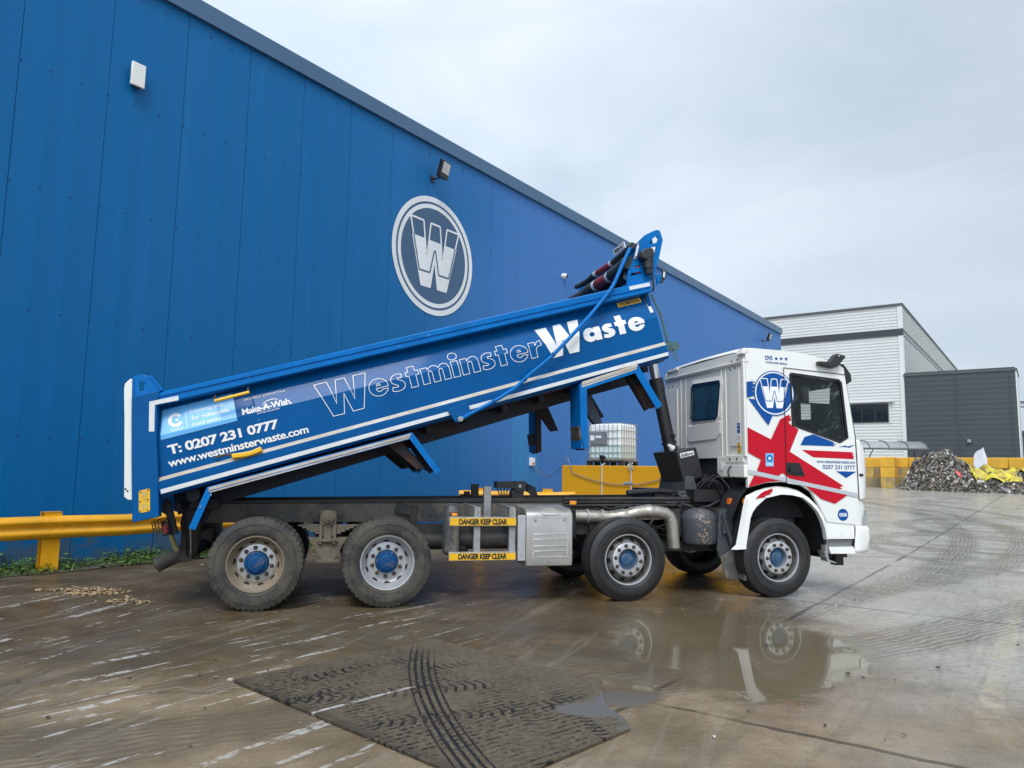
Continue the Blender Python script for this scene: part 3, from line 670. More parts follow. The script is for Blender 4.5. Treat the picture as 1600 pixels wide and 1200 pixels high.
for i in range(9):
    x_ = X0 + (X1-X0)*i/8
    for y_ in (Y0, Y1): cg.cyl((x_, y_, 0.12), (x_, y_, 1.11), 0.008, None, 6)
for i in range(8):
    y_ = Y0 + (Y1-Y0)*i/7
    for x_ in (X0, X1): cg.cyl((x_, y_, 0.12), (x_, y_, 1.11), 0.008, None, 6)
cg.build('wire_cage', galv, ib)
b = MB(); b.box(X0, X1, Y0, Y1, 0.09, 0.13)
for x_ in (X0, X0 + 0.49, X1 - 0.12):
    for y_ in (Y0, Y0 + 0.4, Y1 - 0.12): b.box(x_, x_ + 0.12, y_, y_ + 0.12, 0.0, 0.09)
b.build('pallet', black_plastic, ib)
b = MB(); b.box(X0 + 0.10, X0 + 0.62, Y0 - 0.02, Y0 - 0.012, 0.55, 0.88); pl = b.build('label_plate', M('label_plate_grey', (0.16, 0.18, 0.20), 0.5, dirt=0.4, dirtcol=(0.4, 0.42, 0.44), dscale=18), ib)
b = MB(); b.box(X0 + 0.12, X0 + 0.24, Y0 - 0.027, Y0 - 0.021, 0.66, 0.79); b.box(X0 + 0.28, X0 + 0.45, Y0 - 0.027, Y0 - 0.021, 0.72, 0.78); b.build('sticker', white_vinyl, pl)
b = MB(); b.cyl((X0 + 0.5, Y0 + 0.03, 0.21), (X0 + 0.5, Y0 - 0.10, 0.21), 0.06); b.box(X0 + 0.46, X0 + 0.54, Y0 - 0.14, Y0 - 0.09, 0.16, 0.27); b.build('valve', gloss_black, ib)
rope = M('rope', (0.55, 0.53, 0.48), 0.8); hosem = M('grey_hose', (0.20, 0.19, 0.19), 0.5, dirt=0.2)
Mt = Matrix.Translation((1.37, 20.0, 0.0)) @ Matrix.Rotation(WA - math.pi/2, 4, 'Z')
def rope_thing(name, pts, r, mat, label, cat, extra=None):
    b = MB(); b.tube(pts, r, 7)
    if extra: extra(b)
    o = b.build(name, mat); o.matrix_world = Mt; return tag(o, label, cat)
rope_thing('rope', [(1.24, 0.10, 1.80), (1.23, -0.02, 1.76), (1.23, -0.025, 1.2), (1.22, -0.02, 0.6), (1.22, -0.02, 0.12)], 0.018, rope, 'pale rope hanging down the tank below the container valve', 'rope')
def knot(b):
    for i in range(7):
        a = i*0.9; b.tube([(2.06, -0.03, 1.72), (2.06 + 0.09*math.cos(a), -0.06 - 0.02*math.sin(a*2), 1.75 + 0.11*math.sin(a)), (2.06 + 0.04*math.cos(a+1), -0.05, 1.74)], 0.013, 5)
rope_thing('rope', [(2.04, 0.1, 1.82), (2.06, -0.02, 1.77), (2.06, -0.03, 1.2), (2.07, -0.02, 0.6), (2.07, -0.02, 0.12)], 0.016, rope, 'pale rope with big white knot at the container corner', 'rope', knot)
hp = [(0.18 + 0.05*math.cos(a), -0.02, 1.86 + 0.10*math.sin(a)) for a in (3.4, 2.2, 1.2, 0.2)] + [(0.35 + t*2.6, -0.04, 1.78 - 0.62*math.sin(math.pi*(0.12 + 0.5*t)) + 0.25*t*t) for t in [i/12 for i in range(13)]]
rope_thing('hose', hp, 0.012, hosem, 'thin grey hose looped over tank edge and sagging across it', 'hose')
pa = wallpt(1.03, 0.12, 1.76)
cb = MB(); P1 = Mt @ Vector((0.16, -0.02, 1.86))
cb.tube([pa.lerp(P1, t) + Vector((0, 0, -0.42*math.sin(math.pi*t)*(1 - 0.3*t))) for t in [i/14 for i in range(15)]], 0.010, 7)
tag(cb.build('cable', hosem), 'thin grey cable drooping from wall socket to the tank', 'cable')

# ------------------------------------------------------------------ far buildings
C0 = Vector((37.34, 70.0, 0))
clad_white = M('white_cladding', (0.60, 0.61, 0.59), 0.45, dirt=0.12, dscale=0.5, dirtcol=(0.45, 0.44, 0.42), stretch=(0.4, 0.4, 1), vary=0.04)
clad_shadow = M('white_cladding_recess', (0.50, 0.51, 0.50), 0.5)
clad_dark = M('anthracite_cladding', (0.042, 0.052, 0.061), 0.5, dirt=0.1, dscale=0.6, dirtcol=(0.07, 0.075, 0.08))
band_dark = M('dark_band', (0.03, 0.034, 0.042), 0.5)
trim_grey = M('roof_trim_dark', (0.07, 0.075, 0.08), 0.5)
bt = M('building_grey', (0.30, 0.31, 0.32), 0.6)
wb = empty('office_warehouse', C0, WA - math.pi/2, 'tall white ribbed warehouse with dark band behind the truck cab', 'warehouse')
# local x = along the front (towards the right), local y = away along the side
def ribs(mb, x0, x1, y, z0, z1, pitch, depth, m0=0, m1=0, axis='x'):
    z = z0
    while z < z1 - 1e-3:
        zz = [z, z + pitch*0.46, z + pitch*0.54, z + pitch*0.92, min(z + pitch, z1)]
        yy = [-depth, -depth, 0, 0, -depth]; mm = [m0, m0, m1, m0]
        for i in range(4):
            a, b_, c_, d_ = (x0, y + yy[i], zz[i]), (x1, y + yy[i], zz[i]), (x1, y + yy[i+1], zz[i+1]), (x0, y + yy[i+1], zz[i+1])
            if axis == 'y': a, b_, c_, d_ = [(-(q[1]), q[0], q[2]) for q in (a, b_, c_, d_)]
            mb.poly([a, b_, c_, d_], mm[i])
        z += pitch
fw = MB(); ribs(fw, -46, -0.35, 0, -0.5, 15.1, 0.30, 0.030, 0, 1); ribs(fw, -46, -0.35, 0, 15.75, 18.0, 0.30, 0.030, 0, 1)
fw.box(-46, 0, 0.06, 0.2, -0.5, 18.0, 0); fw.build('front_wall', [clad_white, clad_shadow], wb, norm=False)
sw = MB(); ribs(sw, 0.35, 54, 0, -0.5, 15.1, 0.30, 0.06, 0, 1, 'y'); ribs(sw, 0.35, 54, 0, 15.75, 18.0, 0.30, 0.06, 0, 1, 'y')
sw.box(-0.2, -0.06, 0.2, 54, -0.5, 18.0, 0); sw.build('side_wall', [clad_white, clad_shadow], wb, norm=False)
b = MB(); b.box(-0.36, 0.07, -0.09, 0.36, -0.5, 18.0); b.build('corner_trim', clad_white, wb)
b = MB(); b.box(-46, 0.10, -0.14, 0.1, 15.1, 15.75); b.build('band', band_dark, wb)
b = MB(); b.box(-0.1, 0.10, 0.4, 54, 15.1, 15.5); b.build('gutter', bt, wb)
b = MB(); b.box(-46, 0.15, -0.18, 54, 18.0, 18.22); b.build('roof_trim', trim_grey, wb)
for i in range(3):
    x0 = -4.95 + i*1.16
    b = MB(); b.box(x0 - 0.04, x0 + 1.12, -0.12, -0.07, 6.78, 6.86); b.box(x0 - 0.04, x0 + 1.12, -0.12, -0.07, 8.52, 8.6); b.box(x0 - 0.06, x0, -0.125, -0.07, 6.78, 8.6); b.box(x0 + 1.08, x0 + 1.14, -0.125, -0.07, 6.78, 8.6)
    wf = b.build('window', band_dark, wb)
    b = MB(); b.box(x0, x0 + 1.08, -0.09, -0.062, 6.86, 8.52); b.build('pane', far_glass, wf)
b = MB(); b.box(-5.4, -0.95, -0.42, -0.06, 8.72, 8.84); b.box(-1.40, -1.30, -0.13, -0.06, 6.7, 8.72); b.build('window_canopy', clad_white, wb)

da = empty('annex', C0 + U*(-0.15), WA - math.pi/2, 'dark grey ribbed annex with flat roof behind the waste heap', 'building')
b = MB(); ribs(b, -0.0, 8.75, 0, -0.5, 11.1, 0.46, 0.006, 0, 1); b.box(0.0, 8.74, 0.03, 5.6, -0.5, 11.1, 0)
for x_ in (4.15, 8.3): b.box(x_ - 0.05, x_ + 0.05, -0.06, -0.036, -0.5, 11.1, 1)
b.build('wall', [clad_dark, M('anthracite_recess', (0.039, 0.048, 0.057), 0.5)], da, norm=False)
b = MB(); b.box(8.75, 8.84, 0.0, 5.6, -0.5, 11.1); b.build('lit_side_face', clad_white, da)  # side face catching the light, that brightness put in as pale cladding
b = MB(); b.box(-0.06, 8.9, -0.08, 5.65, 11.1, 11.3); b.build('roof_trim', trim_grey, da)
b = MB(); b.box(4.85, 5.15, -0.28, -0.04, 4.75, 5.05); b.build('wall_lamp', M('bulkhead_grey', (0.25, 0.26, 0.27), 0.5), da, bevel=0.06)

b = MB()
for z in (10.75, 11.4):
    b.box(63, 110, 95, 95.15, z, z + 0.14)
for i in range(40):
    x_ = 63 + i*1.1; b.tube([(x_, 95.07, 10.8), (x_ + 0.55, 95.07, 11.45), (x_ + 1.1, 95.07, 10.8)], 0.06, 5)
for x_ in (70, 95): b.box(x_, x_ + 0.3, 94.9, 95.2, 0, 11)
tag(b.build('gantry', band_dark), 'dark lattice gantry high up beyond the dark annex', 'gantry')
lb = empty('low_building', (64.9, 96, 0), 0, 'low dark building with glazing far off beyond the dark annex', 'building')
b = MB(); b.box(0, 60, 0, 12, 0, 7.5); b.build('wall', clad_dark, lb)
b = MB(); b.box(0, 60, -0.1, -0.02, 3.2, 5.2); b.build('glazing', far_glass, lb)
b = MB(); b.box(-0.2, 60, -0.3, 12, 7.5, 7.8); b.build('roof_trim', trim_grey, lb)

# curved shelter in front of the white building
sh = empty('shelter', (26.0, 61.4, 0.8), -0.10, 'grey curved canopy shelter behind the yellow block wall', 'shelter')
b = MB(); prof = [(-1.5, 3.02), (-1.35, 3.25), (-0.9, 3.5), (-0.2, 3.68), (0.6, 3.72)]
b.loft([[(x_, p[0], p[1]) for p in prof] for x_ in (0, 7.4)], closed=False, smooth=True); roofp = b.build('roof_sheet', M('canopy_polycarbonate', (0.30, 0.31, 0.31), 0.3, vary=0.1), sh)
roofp.modifiers.new('thick', 'SOLIDIFY').thickness = 0.03
for i in range(6):
    b = MB(); b.tube([(i*1.48, p[0], p[1] + 0.02) for p in prof], 0.045, 6); b.build('hoop', trim_grey, sh)
b = MB(); b.box(0, 7.4, -1.54, -1.46, 2.94, 3.06); b.box(0, 7.4, 0.55, 0.65, 3.6, 3.72); b.build('edge_beam', trim_grey, sh)
for x_ in (0.1, 3.2, 7.2):
    b = MB(); b.tube([(x_, 0.55, -0.6), (x_, 0.55, 3.6)], 0.05, 8); b.tube([(x_, 0.55, 1.6), (x_, -1.4, 2.95)], 0.04, 8); b.build('post', trim_grey, sh)

# ------------------------------------------------------------------ concrete blocks
def block_mat(name, a, dirt, dc):
    return M(name, a, 0.7, dirt=dirt, dscale=1.1, dirtcol=dc, stretch=(1, 1, 0.5), bump=0.3, bscale=14, vary=0.15)
BMS = [block_mat('block_yellow', (0.66, 0.36, 0.03), 0.3, (0.40, 0.24, 0.06)), block_mat('block_worn', (0.52, 0.34, 0.07), 0.6, (0.24, 0.20, 0.14)), block_mat('block_bare', (0.26, 0.22, 0.15), 0.6, (0.33, 0.24, 0.09))]
bmeshes = []
for i, m_ in enumerate(BMS):
    b = MB(); b.box(0, 1.6, 0, 1.0, 0, 0.8)
    o = b.build('concrete_block', m_, bevel=0.045, seg=2); bmeshes.append(o)
B0 = Vector((29.33, 57.0, 0)); base = 0.70; rb = random.Random(5); first = [True]*3
ROWN = ('bottom', 'middle', 'top')
def block(px, py, tier, kind, label, rz, group):
    src = bmeshes[kind]
    o = src if first[kind] else src.copy()
    if not first[kind]: col.objects.link(o)
    first[kind] = False
    p = B0 + NN*px + U*py
    o.location = (p.x, p.y, base + tier*0.805); o.rotation_euler = (0, 0, rz)
    tag(o, label, 'concrete block', group)
RZ = WA - math.pi/2
for t_ in range(3):                               # pier end-on to the camera
    block(-1.0 + 1.0, 0.0, t_, (1, 0, 0)[t_], ['worn yellow concrete block at the foot of the pier beside the heap', 'bright yellow concrete block halfway up the pier beside the heap', 'bright yellow concrete block on top of the pier beside the heap'][t_], RZ + math.pi/2, 'yellow concrete blocks of the bay walls')
grp = 'yellow concrete blocks of the bay walls'
cols_ = 0
for t_ in range(3):
    for j in range(-3, 8):
        px = j*1.62 + (-0.8 if t_ % 2 else 0.0)
        if -1.2 < px < 0.5 and False: continue
        kind = (2 if t_ == 0 else 1 if t_ == 1 else 0)
        k0 = int((-0.9 - px)/1.62 + 1.5) if px < 0 else int(px/1.62 + 1.0); side = '%s from pier %s' % (('first', 'second', 'third', 'fourth', 'fifth', 'sixth', 'seventh', 'eighth', 'ninth', 'tenth')[min(9, max(0, k0 - 1))], 'towards the shelter' if px < 0 else 'behind heap')
        block(px - 0.9, 1.72, t_, kind, '%s yellow concrete block in %s row of bay wall, %s' % (('grimy', 'stained', 'bright')[t_], ROWN[t_], side), RZ, grp)

# ------------------------------------------------------------------ waste heap
H0 = Vector((29.9, 56.2, 0))
def heap_h(t, wv):                                # t along the wall, wv towards the camera
    prof_ = 2.35*math.exp(-(abs(t-1.7)/1.75)**3.2) + 1.45*(1/(1+math.exp(-(t-2.4)*1.6))) + 0.35*math.sin(t*1.3 + 2)*0.4
    prof_ *= 1/(1 + math.exp(-(t+0.35)*6))
    cross = max(0.0, 1 - (max(0, wv)/3.4)**1.4) if wv > 0 else 1.0
    return prof_*cross + 0.12*math.sin(t*5.3 + wv*3)*cross
hp = MB(); nt_, nw = 70, 18; G = []
for i in range(nt_+1):
    row = []
    for j in range(nw+1):
        t = -0.9 + 17.0*i/nt_; wv = -0.6 + 4.2*j/nw
        p = H0 + NN*t*1.0 - U*wv*0.8 + Vector((0.15*wv, -0.2*wv, 0))
        row.append(hp.bm.verts.new((p.x, p.y, 0.60 + heap_h(t, wv) + rb.uniform(-0.08, 0.08))))
    G.append(row)
for i in range(nt_):
    for j in range(nw): hp._f([G[i][j], G[i+1][j], G[i+1][j+1], G[i][j+1]], 0)
hr = random.Random(11)
for i in range(25000):
    t = -0.9 + 16.9*hr.random(); wv = -0.5 + 4.05*hr.random(); h_ = heap_h(t, wv)
    if h_ < 0.02 and hr.random() > 0.12: continue
    p = H0 + NN*t - U*wv*0.8 + Vector((0.15*wv, -0.2*wv, 0)); p.z = 0.62 + h_ + hr.uniform(-0.03, 0.10)
    L = 0.035 + 0.17*hr.random()**3.0; Wd = L*(0.2 + 0.6*hr.random())
    d = Vector((hr.uniform(-1, 1), hr.uniform(-1, 1), hr.uniform(-1, 1))).normalized(); q = d.orthogonal().normalized(); q = Matrix.Rotation(hr.random()*6.28, 3, d) @ q; nq = d.cross(q)
    mid_ = nq*L*hr.uniform(-0.4, 0.4); m_ = hr.choices((0, 1, 2, 3, 4, 5, 6), (20, 24, 18, 11, 11, 5, 0.9))[0]
    a, b_, c_, d2 = p - d*L - q*Wd, p - d*L + q*Wd, p + mid_ + q*Wd*1.1, p + mid_ - q*Wd
    va = [hp.bm.verts.new(x_) for x_ in (a, b_, c_, d2, p + d*L + q*Wd*0.7, p + d*L - q*Wd*0.8)]
    hp._f([va[0], va[1], va[2], va[3]], m_); hp._f([va[3], va[2], va[4], va[5]], m_)
hm = [M('waste_dark', (0.11, 0.095, 0.075), 0.8), M('waste_brown', (0.22, 0.175, 0.125), 0.8, vary=0.3), M('waste_grey', (0.29, 0.27, 0.24), 0.7, vary=0.3), M('waste_black', (0.08, 0.075, 0.07), 0.6), M('waste_pale', (0.48, 0.47, 0.45), 0.6, vary=0.2), M('waste_white', (0.72, 0.72, 0.70), 0.5), M('waste_red', (0.30, 0.14, 0.11), 0.6)]
tag(hp.build('waste_heap', hm, norm=False), 'long grey-brown heap of shredded mixed waste against the bay wall', 'waste heap')
def crumple(name, mats, t0, t1, w0, w1, zf, nx, ny, seed, label, cat, jit=1.0):
    c = MB(); r = random.Random(seed); G = []
    for i in range(nx+1):
        row = []
        for j in range(ny+1):
            t = t0 + (t1-t0)*i/nx + r.uniform(-0.10, 0.10); wv = w0 + (w1-w0)*j/ny + r.uniform(-0.12, 0.12)
            p = H0 + NN*t - U*wv*0.8 + Vector((0.15*wv, -0.2*wv, 0)); p.z = 0.66 + zf(t, wv) + r.uniform(-0.14, 0.16)*jit
            row.append(c.bm.verts.new(p))
        G.append(row)
    for i in range(nx):
        for j in range(ny): c._f([G[i][j], G[i+1][j], G[i+1][j+1], G[i][j+1]], 0)
    o = c.build(name, mats, norm=False, angle=70)
    for p in o.data.polygons: p.use_smooth = True
    sb = o.modifiers.new('folds', 'SUBSURF'); sb.levels = sb.render_levels = 2
    o.modifiers.new('thick', 'SOLIDIFY').thickness = 0.015
    return tag(o, label, cat)
yel = M('yellow_sheet', (0.60, 0.53, 0.03), 0.5, dirt=0.58, dscale=2.2, dirtcol=(0.32, 0.20, 0.08))
crumple('tarpaulin', yel, 3.8, 6.6, 0.4, 2.3, lambda t, wv: heap_h(t, wv) + 0.22 + 0.28*math.sin(t*4.1)*math.sin(wv*3.7), 9, 7, 4, 'crumpled yellow sheet below the white scrap panel on heap', 'tarpaulin')
crumple('tarpaulin', yel, 6.8, 12.0, 0.0, 1.5, lambda t, wv: heap_h(t, wv) + 0.38 + 0.3*math.sin(t*3.3 + 1)*math.sin(wv*4.1), 15, 7, 9, 'bigger crumpled yellow sheet lying along the low end of the heap', 'tarpaulin')
crumple('scrap_panel', M('scrap_white', (0.52, 0.53, 0.54), 0.6, dirt=0.3, dirtcol=(0.3, 0.28, 0.25), dscale=3), 4.1, 4.9, 0.6, 1.5, lambda t, wv: heap_h(t, 0.6) + 0.25 + (1.5-wv)*1.3 + (t-4.5)*0.7, 3, 4, 5, 'torn white panel standing up out of the waste heap', 'scrap panel', 0.35)
crumple('red_scrap', M('scrap_red', (0.62, 0.10, 0.10), 0.5), 2.75, 3.05, 2.2, 2.5, lambda t, wv: heap_h(t, wv) + 0.15, 3, 3, 6, 'small bright red scrap lying low on the waste heap', 'scrap')

# ------------------------------------------------------------------ steel plate and debris on the yard
def plate_mat():
    k = NT('muddy_steel_plate')
    P = k.tc.outputs['Object']; sep = k.n('ShaderNodeSeparateXYZ'); k.l(P, sep.inputs[0]); X, Y = sep.outputs[0], sep.outputs[1]
    mid = k.noise(2.2, 6, 0.6); fine = k.noise(24, 5, 0.65); fine2 = k.noise(70, 4, 0.6)
    mud = k.mix(k.ramp(fine, 0.3, 0.7), (0.082, 0.065, 0.044), (0.132, 0.107, 0.076))
    mud = k.mix(k.math('MULTIPLY', k.ramp(fine2, 0.62, 0.74), 0.5), mud, (0.26, 0.235, 0.20))
    dark = (0.014, 0.015, 0.017)
    # tread prints: a pair of ribbed wheel tracks bending across, plus bars from lugged tyres
    def arc(cx, cy, r):
        dx = k.math('SUBTRACT', X, cx); dy = k.math('SUBTRACT', Y, cy)
        return k.math('SUBTRACT', k.math('SQRT', k.math('ADD', k.math('MULTIPLY', dx, dx), k.math('MULTIPLY', dy, dy))), r), k.math('ARCTAN2', dy, dx)
    wv = k.math('MULTIPLY', k.math('SUBTRACT', fine, 0.5), 0.022)
    e1, a1 = arc(6.07, 7.67, 8.40)
    e1 = k.math('ADD', e1, wv)
    in1 = k.ramp(k.math('ABSOLUTE', e1), 0.112, 0.100)
    g1 = k.ramp(k.math('SINE', k.math('ADD', k.math('MULTIPLY', e1, 122), 1.57)), 0.0, 0.55)
    pr = k.math('MULTIPLY', in1, g1)
    mask2 = k.math('MULTIPLY', k.ramp(k.noise(1.7, 3), 0.42, 0.52), k.ramp(mid, 0.35, 0.5))
    for (cx, cy, r, wd, ang, off) in ((6.07, 7.67, 7.83, 0.07, 150, 0.0), (6.07, 7.67, 7.52, 0.05, 170, 0.4), (9.0, 0.4, 8.62, 0.10, 130, 0.1), (9.0, 0.4, 8.25, 0.08, 150, 0.1), (-6.0, 4.5, 8.05, 0.12, 140, 0.0), (-6.0, 4.5, 8.65, 0.10, 140, 0)):
        e, a = arc(cx, cy, r); e = k.math('ADD', e, wv)
        ban = k.ramp(k.math('ABSOLUTE', e), wd, wd*0.85)
        bars = k.ramp(k.math('SINE', k.math('ADD', k.math('MULTIPLY', a, ang*r/1.6), k.math('MULTIPLY', k.math('ABSOLUTE', e), 30))), 0.15, 0.8)
        pr = k.math('MAXIMUM', pr, k.math('MULTIPLY', k.math('MULTIPLY', ban, bars), k.math('ADD', 0.25, k.math('MULTIPLY', mask2, 0.75))))
    scr = k.noise(1.0, 3, 0.55, k.vec((27, 21, 1), rot=(0, 0, 0.2)))
    rows = k.ramp(k.math('SINE', k.math('ADD', k.math('ADD', k.math('MULTIPLY', X, 112), k.math('MULTIPLY', Y, -12)), k.math('MULTIPLY', mid, 4))), -0.1, 0.6)
    zone = k.ramp(k.noise(1.3, 3, 0.5, k.vec(loc=(2.2, 0.3, 0))), 0.40, 0.56)
    pr = k.math('MAXIMUM', pr, k.math('MULTIPLY', k.math('MULTIPLY', k.ramp(scr, 0.47, 0.55), k.math('ADD', 0.12, k.math('MULTIPLY', rows, 0.88))), zone))
    pr = k.math('MULTIPLY', pr, k.ramp(fine, 0.30, 0.50))
    far = k.ramp(k.math('ADD', Y, k.math('MULTIPLY', k.math('SUBTRACT', mid, 0.5), 0.9)), 1.75, 1.35)      # mud has crept over the far edge
    pr = k.math('MULTIPLY', pr, far)
    near = k.math('MULTIPLY', k.ramp(k.math('ADD', Y, k.math('MULTIPLY', fine, 0.2)), 0.26, 0.10), 0.6)
    pr = k.math('MAXIMUM', pr, k.math('MULTIPLY', near, k.ramp(fine, 0.45, 0.55)))
    c = k.mix(pr, mud, dark)
    wl_ = k.math('MULTIPLY', k.ramp(k.math('ABSOLUTE', k.math('ADD', k.math('SUBTRACT', X, 1.055), wv)), 0.020, 0.010), k.math('MULTIPLY', k.ramp(Y, 0.86, 0.80), k.ramp(fine, 0.38, 0.52)))
    c = k.mix(k.math('MULTIPLY', wl_, 0.8), c, (0.50, 0.49, 0.46))
    # shallow water standing on the far corner
    wet = k.math('MULTIPLY', k.ramp(k.math('ADD', X, k.math('MULTIPLY', k.math('SUBTRACT', mid, 0.5), 0.5)), 2.04, 2.2), k.ramp(k.math('ADD', Y, k.math('MULTIPLY', k.math('SUBTRACT', mid, 0.5), 0.7)), 1.14, 1.26))
    dry = k.math('SUBTRACT', 1.0, wet)
    c = k.mix(wet, c, (0.125, 0.108, 0.082))
    k.set('Base Color', c)
    k.set('Roughness', k.math('SUBTRACT', 0.62, k.math('MULTIPLY', pr, 0.22)))
    k.set('Coat Weight', k.math('MAXIMUM', 0.10, k.math('MULTIPLY', wet, 0.8))); k.set('Coat IOR', 1.3); k.set('Specular IOR Level', 0.1); k.set('Coat Roughness', k.math('ADD', 0.012, k.math('MULTIPLY', dry, k.math('ADD', 0.2, k.math('MULTIPLY', fine, 0.25)))))
    h = k.math('MULTIPLY', dry, k.math('SUBTRACT', k.math('MULTIPLY', fine, 0.5), k.math('MULTIPLY', pr, 1.0)))
    k.set('Normal', k.bump(h, 0.7, 0.012)); k.set('Coat Normal', k.bump(h, 0.4, 0.01))
    return k.mat
sp = MB(); sp.prism([(0, 0), (2.63, 0), (2.64, 1.22), (2.50, 1.36), (2.30, 1.46), (2.16, 1.62), (1.9, 1.95), (0.02, 1.95)], 0.0, 0.022, axis='z')
spo = sp.build('steel_plate', plate_mat(), loc=(-2.01, 5.65, 0.002), rot=(0, 0, -0.745))
spo.modifiers.new('bevel', 'BEVEL').width = 0.004
tag(spo, 'flat steel road plate covered in mud and tyre prints on the yard', 'steel plate')
ch = MB(); r = random.Random(8)
def chips(cx, cy, sx, sy, n):
    for i in range(n):
        x_, y_ = r.gauss(cx, sx), r.gauss(cy, sy)
        L, wd_, a = r.uniform(0.008, 0.035), r.uniform(0.004, 0.012), r.random()*6.28
        d = Vector((math.cos(a), math.sin(a), r.uniform(-0.25, 0.25)))*L; q = Vector((-math.sin(a), math.cos(a), r.uniform(-0.4, 0.4)))*wd_
        z = 0.008 + 0.06*r.random()*math.exp(-((x_-cx)/sx)**2 - ((y_-cy)/sy)**2)
        p = Vector((x_, y_, z)); ch.frustum([p - d - q, p + d - q, p + d + q, p - d + q], [p - d - q + Vector((0, 0, 0.006)), p + d - q + Vector((0, 0, 0.006)), p + d + q + Vector((0, 0, 0.006)), p - d + q + Vector((0, 0, 0.006))], r.choice((0, 0, 1, 2)))
chips(-5.1, 9.40, 0.16, 0.10, 260); chips(-4.4, 8.80, 0.14, 0.05, 50); chips(-5.5, 9.50, 0.2, 0.06, 60)
cho = ch.build('wood_chips', [M('chip_tan', (0.42, 0.29, 0.15), 0.8), M('chip_pale', (0.55, 0.42, 0.26), 0.8), M('chip_brown', (0.22, 0.14, 0.07), 0.8)], norm=False)
cho['kind'] = 'stuff'; tag(cho, 'scatter of tan wood chips on the wet yard near the barrier', 'wood chips')
db = MB(); r = random.Random(21)
for i in range(900):
    x_ = r.uniform(-6, 9); y_ = 3.2 + 13*r.random()**1.6
    s_ = 0.004 + 0.022*r.random()**4
    o_ = Vector((x_, y_, gz(x_, y_) + s_*0.3))
    vs = [o_ + Vector((r.uniform(-1, 1), r.uniform(-1, 1), r.uniform(0, 0.8)))*s_ for _ in range(7)]
    bmv = [db.bm.verts.new(v) for v in vs]; m_ = r.choice((0, 0, 0, 1, 1, 2))
    try:
        res = bmesh.ops.convex_hull(db.bm, input=bmv)
        for g in res['geom']:
            if isinstance(g, bmesh.types.BMFace): g.material_index = m_
    except Exception: pass
dbo = db.build('gravel', [M('clod_dark', (0.05, 0.04, 0.03), 0.8), M('clod_mud', (0.15, 0.125, 0.095), 0.8), M('grit_pale', (0.5, 0.48, 0.44), 0.7)])
dbo['kind'] = 'stuff'; tag(dbo, 'small clods and grit scattered over the wet yard', 'grit')
tw = MB(); tw.tube([(-2.55, 5.32, 0.012), (-2.30, 5.40, 0.03), (-2.12, 5.36, 0.018), (-1.9, 5.42, 0.03)], 0.006, 6); tw.tube([(-2.15, 5.36, 0.02), (-1.97, 5.56, 0.03)], 0.005, 6)
tag(tw.build('twig', M('twig_bark', (0.16, 0.13, 0.10), 0.8)), 'thin bent twig lying beside the corner of the steel plate', 'twig')
st = MB(); st.frustum([(-2.08, 5.69, 0), (-2.03, 5.67, 0), (-2.01, 5.71, 0), (-2.06, 5.73, 0)], [(-2.068, 5.693, 0.018), (-2.04, 5.682, 0.024), (-2.028, 5.705, 0.022), (-2.052, 5.72, 0.016)])
tag(st.build('stone', M('stone_pale', (0.36, 0.32, 0.26), 0.8), bevel=0.01), 'pale stone lying at the corner of the steel plate', 'stone')

# ------------------------------------------------------------------ the tipper truck
truck = empty('tipper_truck', (TX, TY, 0), TYAW, 'white and blue eight wheel tipper truck with raised body and flag painted cab', 'truck')
WR = 0.510
W2 = 2.5                                        # overall width, near side at y = 0
def mir(y): return W2 - y

# ---- wheels --------------------------------------------------------------
def tyre(dual, lug):
    b = MB()
    def section(y0, y1, sgn):
        r = WR; w_ = y1 - y0
        p = [(0.300, y0 + 0.035), (0.325, y0 + 0.012), (0.365, y0 + 0.002), (0.415, y0), (0.448, y0 + 0.008), (0.475, y0 + 0.020), (r - 0.006, y0 + 0.034), (r, y0 + 0.06)]
        n = 4
        for i in range(1, n):
            yy = y0 + 0.06 + (w_ - 0.12)*i/n
            p += [(r, yy - 0.012), (r - 0.014, yy - 0.008), (r - 0.014, yy + 0.008), (r, yy + 0.012)]
        p += [(r, y1 - 0.06), (r - 0.006, y1 - 0.034), (0.475, y1 - 0.020), (0.448, y1 - 0.008), (0.415, y1), (0.365, y1 - 0.002), (0.325, y1 - 0.012), (0.300, y1 - 0.035)]
        N = len(p)
        if lug:
            def mod(k, i):
                e = min(k, N-1-k)
                if e in (5, 6, 7): return (-0.015 if i % 3 == 0 else 0.0) * (1 if e > 5 else 0.5)
                return -0.006 if i % 3 == 0 and 7 < e else 0.0
            b.lathe(p, (0, 0, 0), 144, 0, mod)
        else:
            b.lathe(p, (0, 0, 0), 96, 0)
        for rr in (0.345, 0.432): b.lathe([(rr - 0.004, y0 + 0.006), (rr, y0 - 0.003 if rr > 0.4 else y0 + 0.002), (rr + 0.004, y0 + 0.006)], seg=96)
    if dual: section(0.0, 0.29, 1); section(0.35, 0.64, 1)
    else: section(0.0, 0.375, 1)
    return b
def nut(r, a, y):
    b = MB(); c = (r*math.cos(a), y, r*math.sin(a))
    b.cyl(c, (c[0], y - 0.026, c[2]), 0.0185, 0.0165, 6, smooth=False); b.cyl((c[0], y - 0.026, c[2]), (c[0], y - 0.036, c[2]), 0.011, 0.009, 8); b.cyl((c[0], y + 0.002, c[2]), (c[0], y - 0.006, c[2]), 0.025, 0.023, 14)
    return b
